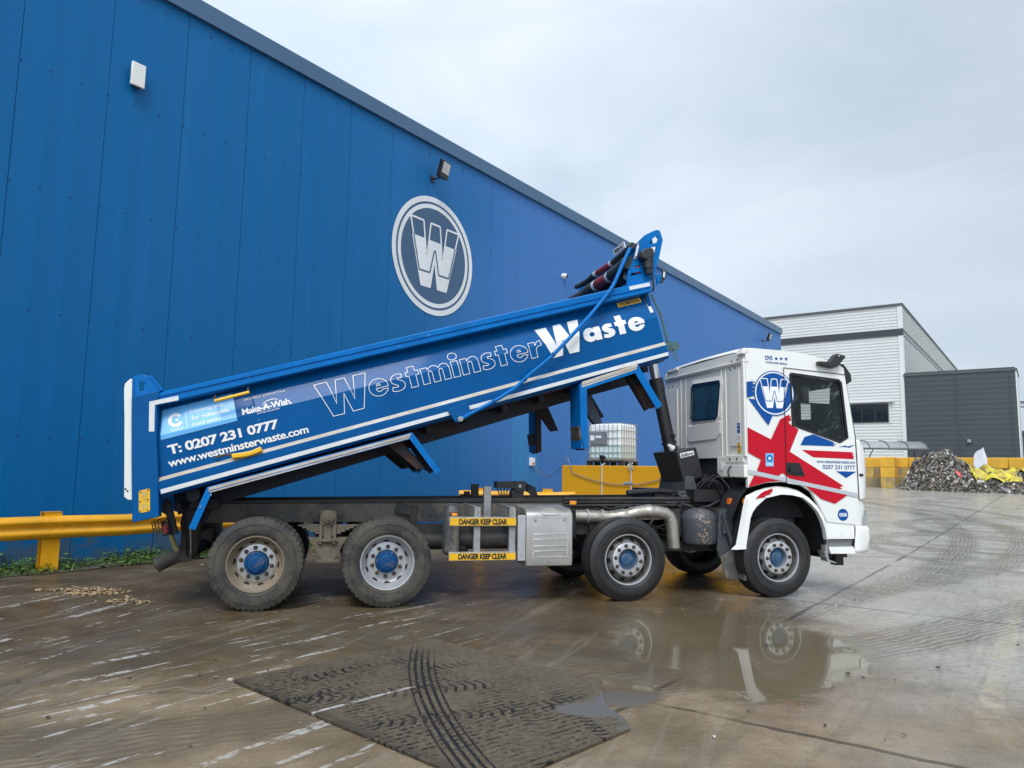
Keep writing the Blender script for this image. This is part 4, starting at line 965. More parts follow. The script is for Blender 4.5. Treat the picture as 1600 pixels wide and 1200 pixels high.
def vents(b, r, y, n, ra, rt, m, phase=0.0, tilt=0.0):   # dark hand holes in the disc
    for i in range(n):
        a0 = 2*math.pi*i/n + phase
        b_ = []
        for k in range(14):
            t = 2*math.pi*k/14
            da, dr = rt*math.cos(t), ra*math.sin(t)
            aa = a0 + da/r; rr = r + dr
            b_.append((rr*math.cos(aa), y + dr*tilt, rr*math.sin(aa)))
        b.poly(b_, m)
rim_shade = M('shaded_rim_dish', (0.16, 0.155, 0.145), 0.5, 0.3, dirt=0.6, dscale=8, dirtcol=(0.05, 0.046, 0.04))  # front rim dish: shade in the gap painted as dark grey
void_black = M('void_black', (0.004, 0.004, 0.004), 0.9)
def make_wheel(kind):                            # rear dirty / rear cleaner / front
    dual = kind != 'front'
    tm = tyre_dark if kind == 'front' else tyre_mud
    w = tyre(dual, dual).build('wheel', tm, truck, angle=40)
    if dual:
        rm = rim_tan if kind == 'rear' else rim_grey
        b = MB()
        b.lathe([(0.300, 0.045), (0.312, 0.030), (0.306, 0.018), (0.296, 0.020), (0.290, 0.05), (0.279, 0.075), (0.262, 0.12), (0.240, 0.155), (0.222, 0.166)], seg=72, segm=[0]*8)
        b.lathe([(0.222, 0.166), (0.206, 0.160), (0.135, 0.158), (0.13, 0.20)], seg=72, segm=[0, 1, 1])
        vents(b, 0.243, 0.1475, 10, 0.019, 0.036, 2, 0.31, -0.75)
        rim = b.build('rim', [rm, rim_grey, void_black], w)
        h = MB(); h.lathe([(0.130, 0.19), (0.128, 0.105), (0.120, 0.09), (0.098, 0.085), (0.090, 0.062), (0.082, 0.056), (0.045, 0.054), (0.040, 0.048), (0, 0.047)], seg=40)
        for i in range(12):
            a = i*math.pi/6; c = (0.107*math.cos(a), 0.09, 0.107*math.sin(a)); h.cyl(c, (c[0], 0.076, c[2]), 0.009, 0.008, 6)
        h.build('hub', hub_blue, w)
        ny, ph = 0.158, 0.2
    else:
        b = MB()
        b.lathe([(0.300, 0.05), (0.314, 0.028), (0.308, 0.014), (0.297, 0.016), (0.290, 0.04), (0.284, 0.09), (0.276, 0.11)], seg=72, segm=[0, 0, 0, 0, 3, 3])
        b.lathe([(0.276, 0.11), (0.262, 0.085), (0.238, 0.055), (0.214, 0.030), (0.206, 0.022), (0.200, 0.020), (0.133, 0.020), (0.128, 0.028), (0.127, 0.10)], seg=72, segm=[3, 3, 3, 3, 1, 1, 1, 1])
        vents(b, 0.247, 0.056, 10, 0.019, 0.034, 2, 0.31, 1.15)
        rim = b.build('rim', [rim_grey, rim_alloy, void_black, rim_shade], w)
        h = MB(); h.lathe([(0.127, 0.10), (0.122, 0.085), (0.085, 0.078), (0.078, 0.052), (0.068, 0.046), (0.052, 0.045), (0.047, 0.034), (0, 0.033)], seg=40)
        h.build('hub', hub_dusty, w)
        ny, ph = 0.020, 0.14
    for i in range(10): nut(0.168, 2*math.pi*i/10 + ph, ny).build('wheel_nut', nut_steel, w)
    return w
def copy_part(o, parent):
    c = o.copy(); col.objects.link(c); c.parent = parent
    for ch in list(o.children): copy_part(ch, c)
    return c
AX = (0.014, -2.074, -5.022, -6.46)
wheels = {'rear': make_wheel('rear'), 'mid': make_wheel('mid'), 'front': make_wheel('front')}
def put(o, x, y, rz, spin): o.location = (x, y, WR - 0.004); o.rotation_euler = (0, spin, rz)
put(wheels['rear'], AX[3], 0.0, 0, 0.4); put(wheels['mid'], AX[2], 0.0, 0, 1.2); put(wheels['front'], AX[0], 0.0, R(2.5), 0.1)
put(copy_part(wheels['front'], truck), AX[1], 0.0, R(1.2), 0.9)
for k_, x_ in (('rear', AX[3]), ('mid', AX[2]), ('front', AX[1]), ('front', AX[0])):
    put(copy_part(wheels[k_], truck), x_, W2, math.pi, 0.3)

# ---- chassis -------------------------------------------------------------
ch = MB()
def rail(y0, y1, m=0):
    ch.frustum([(-7.15, y0, 0.905), (1.0, y0, 0.96), (1.0, y1, 0.96), (-7.15, y1, 0.905)], [(-7.15, y0, 1.13), (1.0, y0, 1.20), (1.0, y1, 1.20), (-7.15, y1, 1.13)], m)
rail(0.76, 0.83); rail(1.67, 1.74)
for y0 in (0.74, 1.66):                          # dark top flange / tipper sub-frame
    ch.frustum([(-7.15, y0, 1.133), (-0.6, y0, 1.200), (-0.6, y0 + 0.10, 1.200), (-7.15, y0 + 0.10, 1.133)], [(-7.15, y0, 1.165), (-0.6, y0, 1.262), (-0.6, y0 + 0.10, 1.262), (-7.15, y0 + 0.10, 1.165)], 1)
for x_ in (-7.0, -6.0, -5.75, -4.6, -3.6, -2.9, -1.5, -0.7, 0.4): ch.box(x_, x_ + 0.12, 0.83, 1.67, 0.95, 1.11, 1)
for x_ in AX[2:]: ch.cyl((x_, 0.3, 0.5), (x_, 2.2, 0.5), 0.10, m=1); ch.lathe([(0, -0.28), (0.16, -0.24), (0.25, -0.12), (0.27, 0), (0.25, 0.12), (0.16, 0.24), (0, 0.28)], (x_, 1.25, 0.52), 24, 1)
for x_ in AX[:2]: ch.box(x_ - 0.07, x_ + 0.07, 0.25, 2.25, 0.40, 0.54, 1)
ch.cyl((-5.0, 1.25, 0.72), (-1.2, 1.25, 0.95), 0.07, m=1)
ch.box(-2.75, -1.3, 0.86, 1.64, 0.62, 0.98, 1); ch.box(-1.2, 0.6, 0.84, 1.66, 0.55, 1.1, 1)
random.seed(4)
for i in range(46):                              # bolts and small brackets on the rail face
    x_ = -7.0 + 6.2*random.random(); z_ = 0.95 + 0.15*random.random() + (x_ + 7)*0.008
    ch.cyl((x_, 0.762, z_), (x_, 0.748, z_), 0.014, 0.012, 6, 0)
for x_ in (-4.72, -3.1, -1.75, -1.1): ch.box(x_, x_ + 0.09, 0.70, 0.76, 0.90, 1.12, 1)
ch.frustum([(-4.9, 0.69, 1.03), (-4.72, 0.69, 1.0), (-4.72, 0.76, 1.0), (-4.9, 0.76, 1.03)], [(-4.86, 0.69, 1.16), (-4.68, 0.69, 1.12), (-4.68, 0.76, 1.12), (-4.86, 0.76, 1.16)], 1)
frame = ch.build('chassis', [chassis_grey, chassis_dark], truck, bevel=0.004)
# springs and the bogie hanger
for y_, f in ((0.52, 1), (mir(0.52), -1)):
    sp_ = MB()
    for i in range(7):
        d = 0.05*i; z = 0.90 - 0.022*i
        sp_.box(-6.05 + d, -5.35 - d, min(y_, y_ + 0.1*f), max(y_, y_ + 0.1*f), z - 0.020, z)
    sp_.build('leaf_spring', mudded, truck, bevel=0.003)
    hn = MB(); a0, a1 = sorted((y_ - 0.03*f, y_ + 0.13*f))
    hn.box(-5.80, -5.765, a0, a1, 0.71, 0.92); hn.box(-5.64, -5.605, a0, a1, 0.71, 0.92); hn.prism([(-5.80, 0.90), (-5.605, 0.90), (-5.61, 1.07), (-5.79, 1.07)], a0, a1)
    hn.cyl((-5.705, y_ - 0.07*f, 1.0), (-5.705, y_ + 0.1*f, 1.0), 0.077, seg=24); hn.cyl((-5.705, y_ - 0.085*f, 1.0), (-5.705, y_ - 0.07*f, 1.0), 0.05, seg=20)
    hn.box(-5.82, -5.59, a0 + 0.005, a1 - 0.005, 0.70, 0.735); hn.box(-5.745, -5.665, a0 + 0.02, a1 - 0.02, 0.73, 0.92)
    for x_ in (-5.785, -5.625): hn.cyl((x_, y_, 0.70), (x_, y_, 0.67), 0.022, seg=8)
    hn.prism([(-5.93, 0.75), (-5.47, 0.75), (-5.615, 0.48), (-5.76, 0.48)], y_ + 0.02*f, y_ + 0.10*f); hn.box(-5.83, -5.56, min(y_, y_ + 0.12*f), max(y_, y_ + 0.12*f), 0.455, 0.49)
    hn.build('spring_hanger', mudded, truck, bevel=0.004)
# near side fittings
t_ = MB()
prof = [(-3.39, 1.06), (-3.36, 1.115), (-3.33, 1.13)]
side = [(0.03, 0.44), (0.02, 0.50), (0.02, 1.02), (0.035, 1.07), (0.08, 1.105), (0.14, 1.125), (0.62, 1.15), (0.62, 0.44)]
t_.loft([[(x_, p[0], p[1]) for p in side] for x_ in (-3.385, -2.80)], m=0)
box_ = t_.build('battery_box', aluminium, truck, bevel=0.014, seg=3)
p_ = MB()
for z in (0.62, 0.68, 0.76, 0.82): p_.box(-3.29, -2.88, 0.014, 0.021, z - 0.004, z + 0.004)
ring_strip(p_, [(-3.31, 0.545), (-2.865, 0.545), (-2.855, 1.035), (-3.315, 1.035)], 0.02, 0.0165); p_.prism([(-3.20, 1.06), (-3.16, 1.04), (-3.0, 1.04), (-2.96, 1.06)], 0.02, 0.03)
p_.build('pressed_panel', M('pressed_aluminium', (0.62, 0.62, 0.61), 0.35, 0.8, dirt=0.2, dscale=8, dirtcol=(0.3, 0.27, 0.22)), box_, bevel=0.004)
for x_, z_ in ((-3.272, 0.99), (-2.905, 0.995), (-3.268, 0.575), (-2.895, 0.582)):
    q = MB(); q.cyl((x_, 0.022, z_), (x_, 0.010, z_), 0.019, 0.016, 14); q.cyl((x_, 0.010, z_), (x_, 0.006, z_), 0.010, 0.009, 6, 0); q.build('bolt', galv, box_)
for z0, z1 in ((0.917, 1.025), (0.515, 0.618)):
    g = MB(); g.box(-4.318, -3.51, 0.02, 0.055, z0, z1); gr_ = g.build('side_guard', galv, truck, bevel=0.005)
    g = MB(); face(g, [(-4.312, z0 + 0.008), (-3.516, z0 + 0.008), (-3.516, z1 - 0.014), (-4.312, z1 - 0.014)], 0.0175)
    tp = g.build('warning_tape', tape_yellow, gr_, norm=False)
    g = MB(); add_text(g, 'DANGER KEEP CLEAR', -4.205, z0 + 0.016, 0.585, 0.068, 0.0155, bold=0.05, spacing=0.95); g.build('lettering', black_ink, gr_, norm=False)
for x0, x1 in ((-4.015, -3.940), (-3.585, -3.51)):
    g = MB(); g.box(x0, x1, 0.06, 0.072, 0.50, 1.135); g.box(x0, x0 + 0.01, 0.072, 0.12, 0.50, 1.135)
    g.prism([(0.06, 1.137), (0.76, 1.16), (0.76, 0.93), (0.60, 0.96), (0.35, 1.02), (0.12, 1.03), (0.12, 0.99)], x0, x0 + 0.012, axis='x'); g.box(x0, x1, 0.06, 0.70, 1.130, 1.140)
    for z in (0.56, 0.66, 0.78, 0.86, 1.06, 1.1): g.cyl((x0 + 0.038, 0.059, z), (x0 + 0.038, 0.054, z), 0.009, None, 8)
    g.build('guard_bracket', galv, truck)
g = MB(); g.box(-3.487, -3.392, 0.02, 0.06, 0.508, 1.045)
for z in (0.57, 0.60, 0.98, 1.005): g.cyl((-3.445, 0.02, z), (-3.445, 0.012, z), 0.010, None, 8)
g.build('guard_plate', M('guard_grey', (0.42, 0.43, 0.44), 0.45, 0.3, dirt=0.25, dscale=6, dirtcol=(0.3, 0.28, 0.24)), truck, bevel=0.006)
g = MB(); g.lathe([(0, -0.31), (0.06, -0.305), (0.095, -0.28), (0.105, -0.24), (0.105, 0.24), (0.095, 0.28), (0.06, 0.305), (0, 0.31)], seg=28)
bmesh.ops.transform(g.bm, matrix=Matrix.Translation((-4.245, 0.34, 0.86)) @ Matrix.Rotation(R(90), 4, 'X'), verts=g.bm.verts)
g.build('air_cylinder', M('dented_grey_tank', (0.06, 0.065, 0.07), 0.5, dirt=0.58, dscale=5, dirtcol=(0.30, 0.27, 0.22), stretch=(1.5, 1.5, 0.5), bump=0.6, bscale=16), truck)
g = MB(); g.cyl((-4.6, 0.62, 0.70), (-3.4, 0.62, 0.70), 0.11, seg=20); g.lathe([(0.001, -0.1), (0.08, -0.08), (0.12, 0), (0.08, 0.08), (0.001, 0.1)], (-4.1, 0.62, 0.60), 20); g.box(-4.75, -3.35, 0.6, 0.7, 0.78, 0.90); g.box(-3.95, -3.6, 0.56, 0.75, 0.60, 0.80); g.build('air_tank', chassis_dark, truck)
def marker(x0, z0, y=0.06, w_=0.09, h_=0.05):
    g = MB(); g.box(x0, x0 + w_, y, y + 0.03, z0, z0 + h_); l_ = g.build('marker_lamp', orange_lens, truck, bevel=0.006)
    g = MB(); g.box(x0 - 0.008, x0 + w_ + 0.008, y + 0.03, y + 0.045, z0 - 0.008, z0 + h_ + 0.008); g.build('lamp_base', gloss_black, l_)
    g = MB(); g.box(x0 + w_*0.36, x0 + w_*0.64, y - 0.004, y, z0 + h_*0.25, z0 + h_*0.75); g.build('reflector', tape_yellow, l_)
marker(-4.285, 1.025, 0.08, 0.07, 0.042); marker(-2.81, 1.168, 0.10, 0.085, 0.048)
g = MB(); g.tube([(-2.78, 0.2, 1.15), (-2.77, 0.22, 1.05), (-2.75, 0.2, 0.92), (-2.73, 0.2, 0.78)], [0.03, 0.05, 0.055, 0.03], 10); g.tube([(-2.70, 0.25, 1.1), (-2.70, 0.25, 0.75)], 0.018, 8); g.build('hose_bundle', hose_black, truck)
# exhaust, hoses, tanks ahead of the box
ex = MB()
pth = [(-2.85, 0.42, 1.02), (-2.55, 0.40, 1.01), (-2.2, 0.38, 1.00), (-1.98, 0.36, 1.02), (-1.84, 0.34, 1.06), (-1.70, 0.33, 1.08), (-1.55, 0.32, 1.075), (-1.44, 0.32, 1.055), (-1.375, 0.32, 1.01), (-1.345, 0.32, 0.94), (-1.335, 0.32, 0.85), (-1.325, 0.32, 0.72), (-1.315, 0.32, 0.60)]
pts_ = []
for a, b_ in zip(pth, pth[1:]):
    for t in range(5): pts_.append(tuple(a[i] + (b_[i]-a[i])*t/5 for i in range(3)))
pts_.append(pth[-1])
ex.tube(pts_, [0.078 + (0.005 if i % 2 else 0) + (0.010 if i in (14, 15, 26, 27) else 0) for i in range(len(pts_))], 18)
exo = ex.build('exhaust_pipe', exhaust, truck, angle=80)
for x_, z_ in ((-2.5, 1.01), (-2.3, 1.005), (-1.9, 1.04)):
    g = MB(); g.cyl((x_, 0.40, z_), (x_ + 0.03, 0.40, z_), 0.094, None, 20); g.build('clamp', galv, exo)
g = MB(); g.lathe([(0, 0.24), (0.12, 0.225), (0.19, 0.19), (0.225, 0.13), (0.23, 0.10), (0.226, 0.095), (0.23, 0.09), (0.23, -0.17), (0.21, -0.215), (0.14, -0.245), (0, -0.255)], seg=40)
bmesh.ops.transform(g.bm, matrix=Matrix.Translation((-0.94, 0.36, 0.885)) @ Matrix.Rotation(R(90), 4, 'X'), verts=g.bm.verts)
k = NT('chipped_tank_paint'); pn = k.noise(42, 6, 0.65, k.vec((1, 1, 0.7)))
sx_ = k.n('ShaderNodeSeparateXYZ'); k.l(k.tc.outputs['Object'], sx_.inputs[0])
msk = k.math('MULTIPLY', k.ramp(k.math('ABSOLUTE', k.math('ADD', sx_.outputs[0], 0.97)), 0.12, 0.05), k.ramp(pn, 0.56, 0.60))
k.set('Base Color', k.mix(msk, k.mix(k.noise(5), (0.035, 0.04, 0.052), (0.075, 0.08, 0.09)), (0.42, 0.30, 0.18))); k.set('Roughness', 0.5)
g.build('air_reservoir', k.mat, truck)
g = MB(); random.seed(9)
for i in range(26):                              # pipes, wiring and plumbing between box and cab
    x0 = random.uniform(-2.7, -0.45); z0 = random.uniform(0.75, 1.2); y0 = random.uniform(0.45, 0.72)
    L = random.uniform(0.25, 0.8)
    g.tube([(x0, y0, z0), (x0 + L*0.35, y0 - 0.05, z0 + random.uniform(-0.08, 0.06)), (x0 + L*0.7, y0, z0 + random.uniform(-0.1, 0.08)), (min(x0 + L, -0.4), y0 + 0.03, z0 + random.uniform(-0.1, 0.1))], random.uniform(0.009, 0.02), 7)
for z, r in ((1.215, 0.026), (1.175, 0.018), (1.13, 0.02)): g.tube([(-2.7, 0.70, z), (-1.9, 0.68, z + 0.01), (-1.0, 0.69, z + 0.012), (-0.6, 0.69, z + 0.01)], r, 8)
g.box(-2.65, -2.3, 0.45, 0.72, 0.78, 0.95); g.box(-2.45, -2.3, 0.40, 0.45, 0.84, 0.92); g.box(-1.28, -1.18, 0.4, 0.7, 0.75, 1.1); g.box(-1.4, 0.0, 0.5, 0.75, 0.55, 0.68); g.box(-0.72, -0.5, 0.3, 0.7, 0.62, 1.12)
g.tube([(-1.15, 0.3, 0.72), (-0.7, 0.3, 0.70)], 0.012, 6)
g.build('pipework', chassis_dark, truck)
g = MB()
for i in range(18):                              # hydraulic hoses behind the cab
    x0 = random.uniform(-0.85, -0.55); y0 = random.uniform(0.5, 1.5)
    g.tube([(x0, y0, 1.30 + random.random()*0.15), (x0 + 0.10, y0 - 0.06, 1.50 + random.random()*0.12), (x0 + 0.25, y0 - 0.08, 1.46), (x0 + 0.38, y0 - 0.1, 1.20)], random.uniform(0.010, 0.018), 7)
g.tube([(-0.55, 0.55, 1.58), (-0.42, 0.5, 1.42), (-0.36, 0.35, 1.2), (-0.42, 0.3, 1.0)], 0.014, 7)
g.tube([(-0.47 + 0.05*math.cos(a), 0.32, 1.60 + 0.08*math.sin(a)) for a in [i*0.52 for i in range(13)]], 0.010, 7)
g.box(-0.9, -0.45, 0.55, 1.7, 1.20, 1.36); g.box(-1.36, -1.1, 0.95, 1.6, 1.24, 1.36); g.box(-1.34, -1.2, 0.85, 0.95, 1.25, 1.34)
g.tube([(-1.75, 0.85, 1.30), (-1.3, 0.84, 1.33), (-1.1, 0.84, 1.32)], 0.04, 10)
g.build('hydraulic_hoses', hose_black, truck)
g = MB(); g.tube([(-1.6, 1.35, 1.42), (-1.5, 1.25, 1.43)], 0.02, 6); g.build('hose_coupling', white_tape, truck)
# valve block and posts standing on the frame
g = MB(); g.box(-3.572, -3.20, 0.86, 1.05, 1.345, 1.432); g.box(-3.33, -3.18, 0.84, 1.02, 1.315, 1.437); g.box(-3.36, -3.20, 0.88, 1.0, 1.16, 1.32)
for i in range(7): g.tube([(-3.2, 0.87 + 0.02*i, 1.42 - 0.012*i), (-3.06 - 0.012*i, 0.85, 1.36 - 0.012*i), (-3.00 - 0.012*i, 0.85, 1.20)], 0.008, 6)
for i in range(6): g.tube([(-3.56 + 0.05*i, 0.9, 1.35), (-3.54 + 0.035*i, 0.88, 1.28), (-3.45 + 0.02*i, 0.9, 1.20)], 0.008, 6)
vb = g.build('valve_block', black_plastic, truck)
g = MB(); g.cyl((-3.265, 0.84, 1.375), (-3.265, 0.825, 1.375), 0.022, None, 14); g.build('valve_cap', galv, vb)
for x0, x1, y0, z1, m_ in ((-3.77, -3.68, 0.70, 1.372, galv), (-3.79, -3.69, 1.48, 1.385, chassis_dark)):
    g = MB(); g.box(x0, x1, y0, y0 + 0.015, 0.98, z1); g.box(x0, x0 + 0.012, y0 + 0.015, y0 + 0.07, 0.98, z1)
    for z in (1.02, 1.06, 1.28): g.cyl(((x0+x1)/2, y0 - 0.001, z), ((x0+x1)/2, y0 - 0.008, z), 0.012, None, 8)
    g.build('frame_post', m_, truck)
g = MB(); g.box(-3.93, -3.81, 1.46, 1.60, 1.17, 1.24); g.cyl((-3.9, 1.46, 1.25), (-3.82, 1.46, 1.25), 0.035); g.build('frame_bracket', chassis_dark, truck)
for x_ in (-4.35, -4.1): 
    g = MB(); g.box(x_, x_ + 0.05, 1.5, 1.55, 1.16, 1.195); g.build('frame_bracket', chassis_dark, truck)

# ---- hoist ---------------------------------------------------------------
g = MB(); g.frustum([(-0.882, 0.9, 1.449), (-0.571, 0.9, 1.533), (-0.571, 1.6, 1.533), (-0.90, 1.55, 1.455)], [(-0.984, 0.9, 1.876), (-0.678, 0.9, 1.946), (-0.72, 1.6, 1.946), (-1.03, 1.6, 1.876)])
hb = g.build('hoist_box', ram_black, truck, bevel=0.012)
g = MB(); v = [(-0.939, 1.855), (-0.728, 1.903), (-0.709, 1.840), (-0.921, 1.788)]
g.poly([(p[0], 0.895, p[1]) for p in v]); g.build('badge', white_vinyl, hb, norm=False)
g = MB(); add_text(g, 'Edbro', -0.912, 1.802, 0.180, 0.043, 0.892, bold=0.03, slope=0.235); g.build('lettering', black_ink, hb, norm=False)
g = MB(); g.frustum([(-0.91, 0.82, 1.30), (-0.69, 0.82, 1.30), (-0.69, 1.68, 1.30), (-0.91, 1.68, 1.30)], [(-0.875, 0.84, 1.54), (-0.755, 0.84, 1.54), (-0.755, 1.66, 1.54), (-0.875, 1.66, 1.54)]); g.box(-1.02, -0.62, 0.78, 0.90, 1.27, 1.335); g.box(-1.0, -0.6, 0.76, 1.7, 1.2, 1.28); g.prism([(-1.01, 1.27), (-0.60, 1.27), (-0.58, 1.13), (-0.98, 1.10)], 0.72, 0.76)
for x_ in (-0.97, -0.86, -0.74, -0.66): g.cyl((x_, 0.78, 1.30), (x_, 0.765, 1.30), 0.016, None, 6)
g.build('hoist_cradle', M('cradle_grey', (0.06, 0.062, 0.066), 0.55, dirt=0.5, dirtcol=(0.12, 0.105, 0.08), dscale=8), truck, bevel=0.006)
g = MB(); A_, B_ = Vector((-0.885, 1.25, 1.80)), Vector((-1.133, 1.25, 2.95))
g.cyl(A_, B_, 0.092, None, 28); g.cyl(B_ - (B_-A_)*0.16, B_, 0.102, None, 28)
g.cyl(A_ + (B_-A_)*0.17, A_ + (B_-A_)*0.20, 0.108, None, 28); g.cyl(A_ + (B_-A_)*0.235, A_ + (B_-A_)*0.25, 0.104, None, 28)
q = A_ + (B_-A_)*0.27; g.cyl(q + Vector((0.03, -0.09, 0)), q + Vector((0.045, -0.12, 0.0)), 0.035)
rm = g.build('hoist_ram', ram_black, truck)
g = MB(); d = (B_-A_).normalized(); g.cyl(B_, B_ + d*0.42, 0.066, None, 24); g.build('piston_rod', chrome, rm)
g = MB(); g.cyl((-0.95, 1.1, 1.93), (-1.02, 1.08, 1.98), 0.05, 0.02, 12); g.build('breather', white_vinyl, hb)

# ---- tipper body (its own frame: x along the floor, z square to it) -------
TH = R(16.1)
def bodyobj(b, name, m, parent, **kw): return b.build(name, m, parent, **kw)
L0, L1 = 0.0, 6.24
#        y      z rear  z front
SEC = [(0.20, 1.055, 1.083), (0.03, 1.050, 1.080), (0.00, 1.035, 1.065), (0.00, 1.005, 0.992), (0.014, 1.000, 0.986), (0.014, 0.968, 0.976), (0.00, 0.962, 0.970), (0.00, 0.930, 0.935), (0.012, 0.918, 0.928), (0.14, 0.912, 0.920),
       (0.165, 0.908, 0.908), (0.045, 0.592, 0.592), (0.060, 0.150, 0.258), (0.052, 0.147, 0.255), (0.004, 0.108, 0.211), (0.004, 0.020, 0.117), (0.012, -0.034, 0.066), (0.04, -0.062, 0.040), (0.35, -0.075, 0.015), (0.35, -0.02, 0.07), (0.20, 0.10, 0.20)]
tb = MB()
def ring(x, k, mirror):
    return [(x, (mir(p[0]) if mirror else p[0]), p[1] + (p[2]-p[1])*k) for p in SEC]
segm = [0]*len(SEC)
for i in range(0, 9): segm[i] = 1
segm[13] = 2
for mirror in (False, True):
    tb.loft([ring(L0 + (L1-L0)*i/6, i/6, mirror) for i in range(7)], segm=segm)
tb.frustum([(L0, 0.2, -0.07), (L1, 0.2, 0.02), (L1, 2.3, 0.02), (L0, 2.3, -0.07)], [(L0, 0.2, -0.01), (L1, 0.2, 0.08), (L1, 2.3, 0.08), (L0, 2.3, -0.01)], 3)
tb.frustum([(L1 - 0.06, 0.1, 0.05), (L1 - 0.01, 0.1, 0.05), (L1 - 0.01, 2.4, 0.05), (L1 - 0.06, 2.4, 0.05)], [(L1 - 0.06, 0.1, 1.10), (L1 - 0.01, 0.1, 1.10), (L1 - 0.01, 2.4, 1.10), (L1 - 0.06, 2.4, 1.10)], 0)
tb.frustum([(-0.30, 0.12, -0.20), (-0.24, 0.12, -0.20), (-0.24, 2.38, -0.20), (-0.30, 2.38, -0.20)], [(-0.03, 0.12, 1.03), (0.03, 0.12, 1.03), (0.03, 2.38, 1.03), (-0.03, 2.38, 1.03)], 0)
body = tb.build('tipper_body', [body_blue, rail_blue, tan_tape, rust_under], truck, loc=(-7.484, 0, 1.292), rot=(0, -TH, 0), angle=10)
# sub-frame beams under the floor
for y0 in (0.70, 1.66):
    g = MB(); g.prism([(0.30, -0.08), (6.1, 0.005), (6.1, -0.16), (5.06, -0.168), (0.45, -0.305), (0.30, -0.25)], y0, y0 + 0.14); g.build('floor_beam', rust_under, body, bevel=0.006)
g = MB()
for i in range(12): x_ = 0.5 + i*0.5; g.box(x_, x_ + 0.07, 0.36, 2.14, -0.15 + x_*0.015, -0.074 + x_*0.0145)
g.build('cross_bearers', rust_under, body)
g = MB(); g.cyl((0.05, 0.5, -0.22), (0.05, 2.0, -0.22), 0.05); g.box(0.0, 0.45, 0.66, 0.90, -0.30, -0.06); g.box(0.0, 0.45, 1.6, 1.84, -0.30, -0.06)
g.cyl((0.27, 0.30, -0.12), (0.27, 0.55, -0.12), 0.075, None, 20); g.build('rear_hinge', rust_under, body)
# white reflective line along the sill
g = MB(); face(g, [(0.012, -0.030), (6.23, 0.071), (6.232, 0.116), (0.016, 0.018)], -0.001); g.build('reflective_strip', white_tape, body, norm=False)
# rear posts with ears, tailgate edge
post = [(0.242, 1.068), (-0.045, 1.062), (-0.085, 0.885), (-0.193, 0.393), (-0.326, -0.25), (-0.06, -0.263), (0.062, 0.324), (0.10, 0.62)]
post = [(0.242, 1.068), (-0.045, 1.062), (-0.085, 0.885), (-0.193, 0.393), (-0.326, -0.25), (-0.058, -0.263), (0.055, 0.30), (0.10, 0.56), (0.185, 0.93)]
ear = [(-0.045, 1.060), (-0.005, 1.270), (0.030, 1.290), (0.093, 1.286), (0.172, 1.250), (0.258, 1.062)]
for f in (0, 1):
    ya, yb = (-0.012, 0.13) if not f else (mir(0.13), mir(-0.012))
    g = MB(); g.prism(post, ya, yb); po = g.build('rear_post', body_blue, body, bevel=0.008)
    g = MB(); g.prism(ear, ya + 0.03, ya + 0.055, holes=[[(0.055, 1.205), (0.112, 1.198), (0.078, 1.106), (0.035, 1.110)]]); g.prism([(0.165, 1.245), (0.185, 1.255), (0.275, 1.062), (0.25, 1.062)], ya + 0.02, ya + 0.07); g.prism([(-0.04, 1.06), (0.0, 1.26), (0.012, 1.26), (-0.02, 1.06)], ya + 0.02, yb - 0.02); g.build('lifting_ear', rail_blue, po, bevel=0.004)
    ya, yb = (0.02, 0.12) if not f else (mir(0.12), mir(0.02))
    g = MB(); g.prism([(-0.111, 1.167), (-0.090, 1.225), (-0.030, 1.265), (-0.006, 1.262), (-0.052, 1.06), (-0.095, 0.874), (-0.205, 0.36), (-0.280, -0.016), (-0.321, -0.004), (-0.352, 0.037), (-0.269, 0.413), (-0.168, 0.880)], ya, yb); tgp = g.build('tailgate_edge', white_paint, body, bevel=0.006)
    if not f:
        g = MB()
        for p in ((-0.335, 0.115), (-0.32, 0.09)): g.cyl((p[0] + 0.015, 0.021, p[1]), (p[0] + 0.015, 0.017, p[1]), 0.010, None, 10)
        g.build('rivet', black_ink, tgp)
# number plate style yellow hazard plate
g = MB(); pl_ = [(-0.180, 0.060), (-0.092, 0.060), (-0.080, 0.048), (-0.128, -0.172), (-0.142, -0.180), (-0.228, -0.170), (-0.236, -0.158), (-0.192, 0.052)]
g.prism(pl_, -0.017, -0.012); hz = g.build('step_plate', tape_yellow, body)
g = MB()
for cz in (0.015, -0.115):
    for dx in (-0.022, 0.010):
        c0 = -0.134 + (cz - 0.015)*0.215 + dx
        g.prism([(c0 - 0.010, cz + 0.03), (c0 + 0.010, cz + 0.03), (c0 + 0.0, cz - 0.03), (c0 - 0.02, cz - 0.03)], -0.022, -0.017)
g.prism([(-0.165, -0.035), (-0.125, -0.035), (-0.126, -0.042), (-0.166, -0.042)], -0.022, -0.017); g.prism([(-0.150, -0.042), (-0.140, -0.042), (-0.148, -0.075), (-0.158, -0.075)], -0.022, -0.017)
g.build('tread_slots', M('slot_tan', (0.52, 0.40, 0.16), 0.6), hz)
g = MB()
for p in ((-0.178, 0.045), (-0.097, 0.048), (-0.200, -0.055), (-0.125, -0.055), (-0.224, -0.155), (-0.146, -0.165)): g.cyl((p[0], -0.017, p[1]), (p[0], -0.023, p[1]), 0.008, None, 8)
g.build('screws', nut_steel, hz)
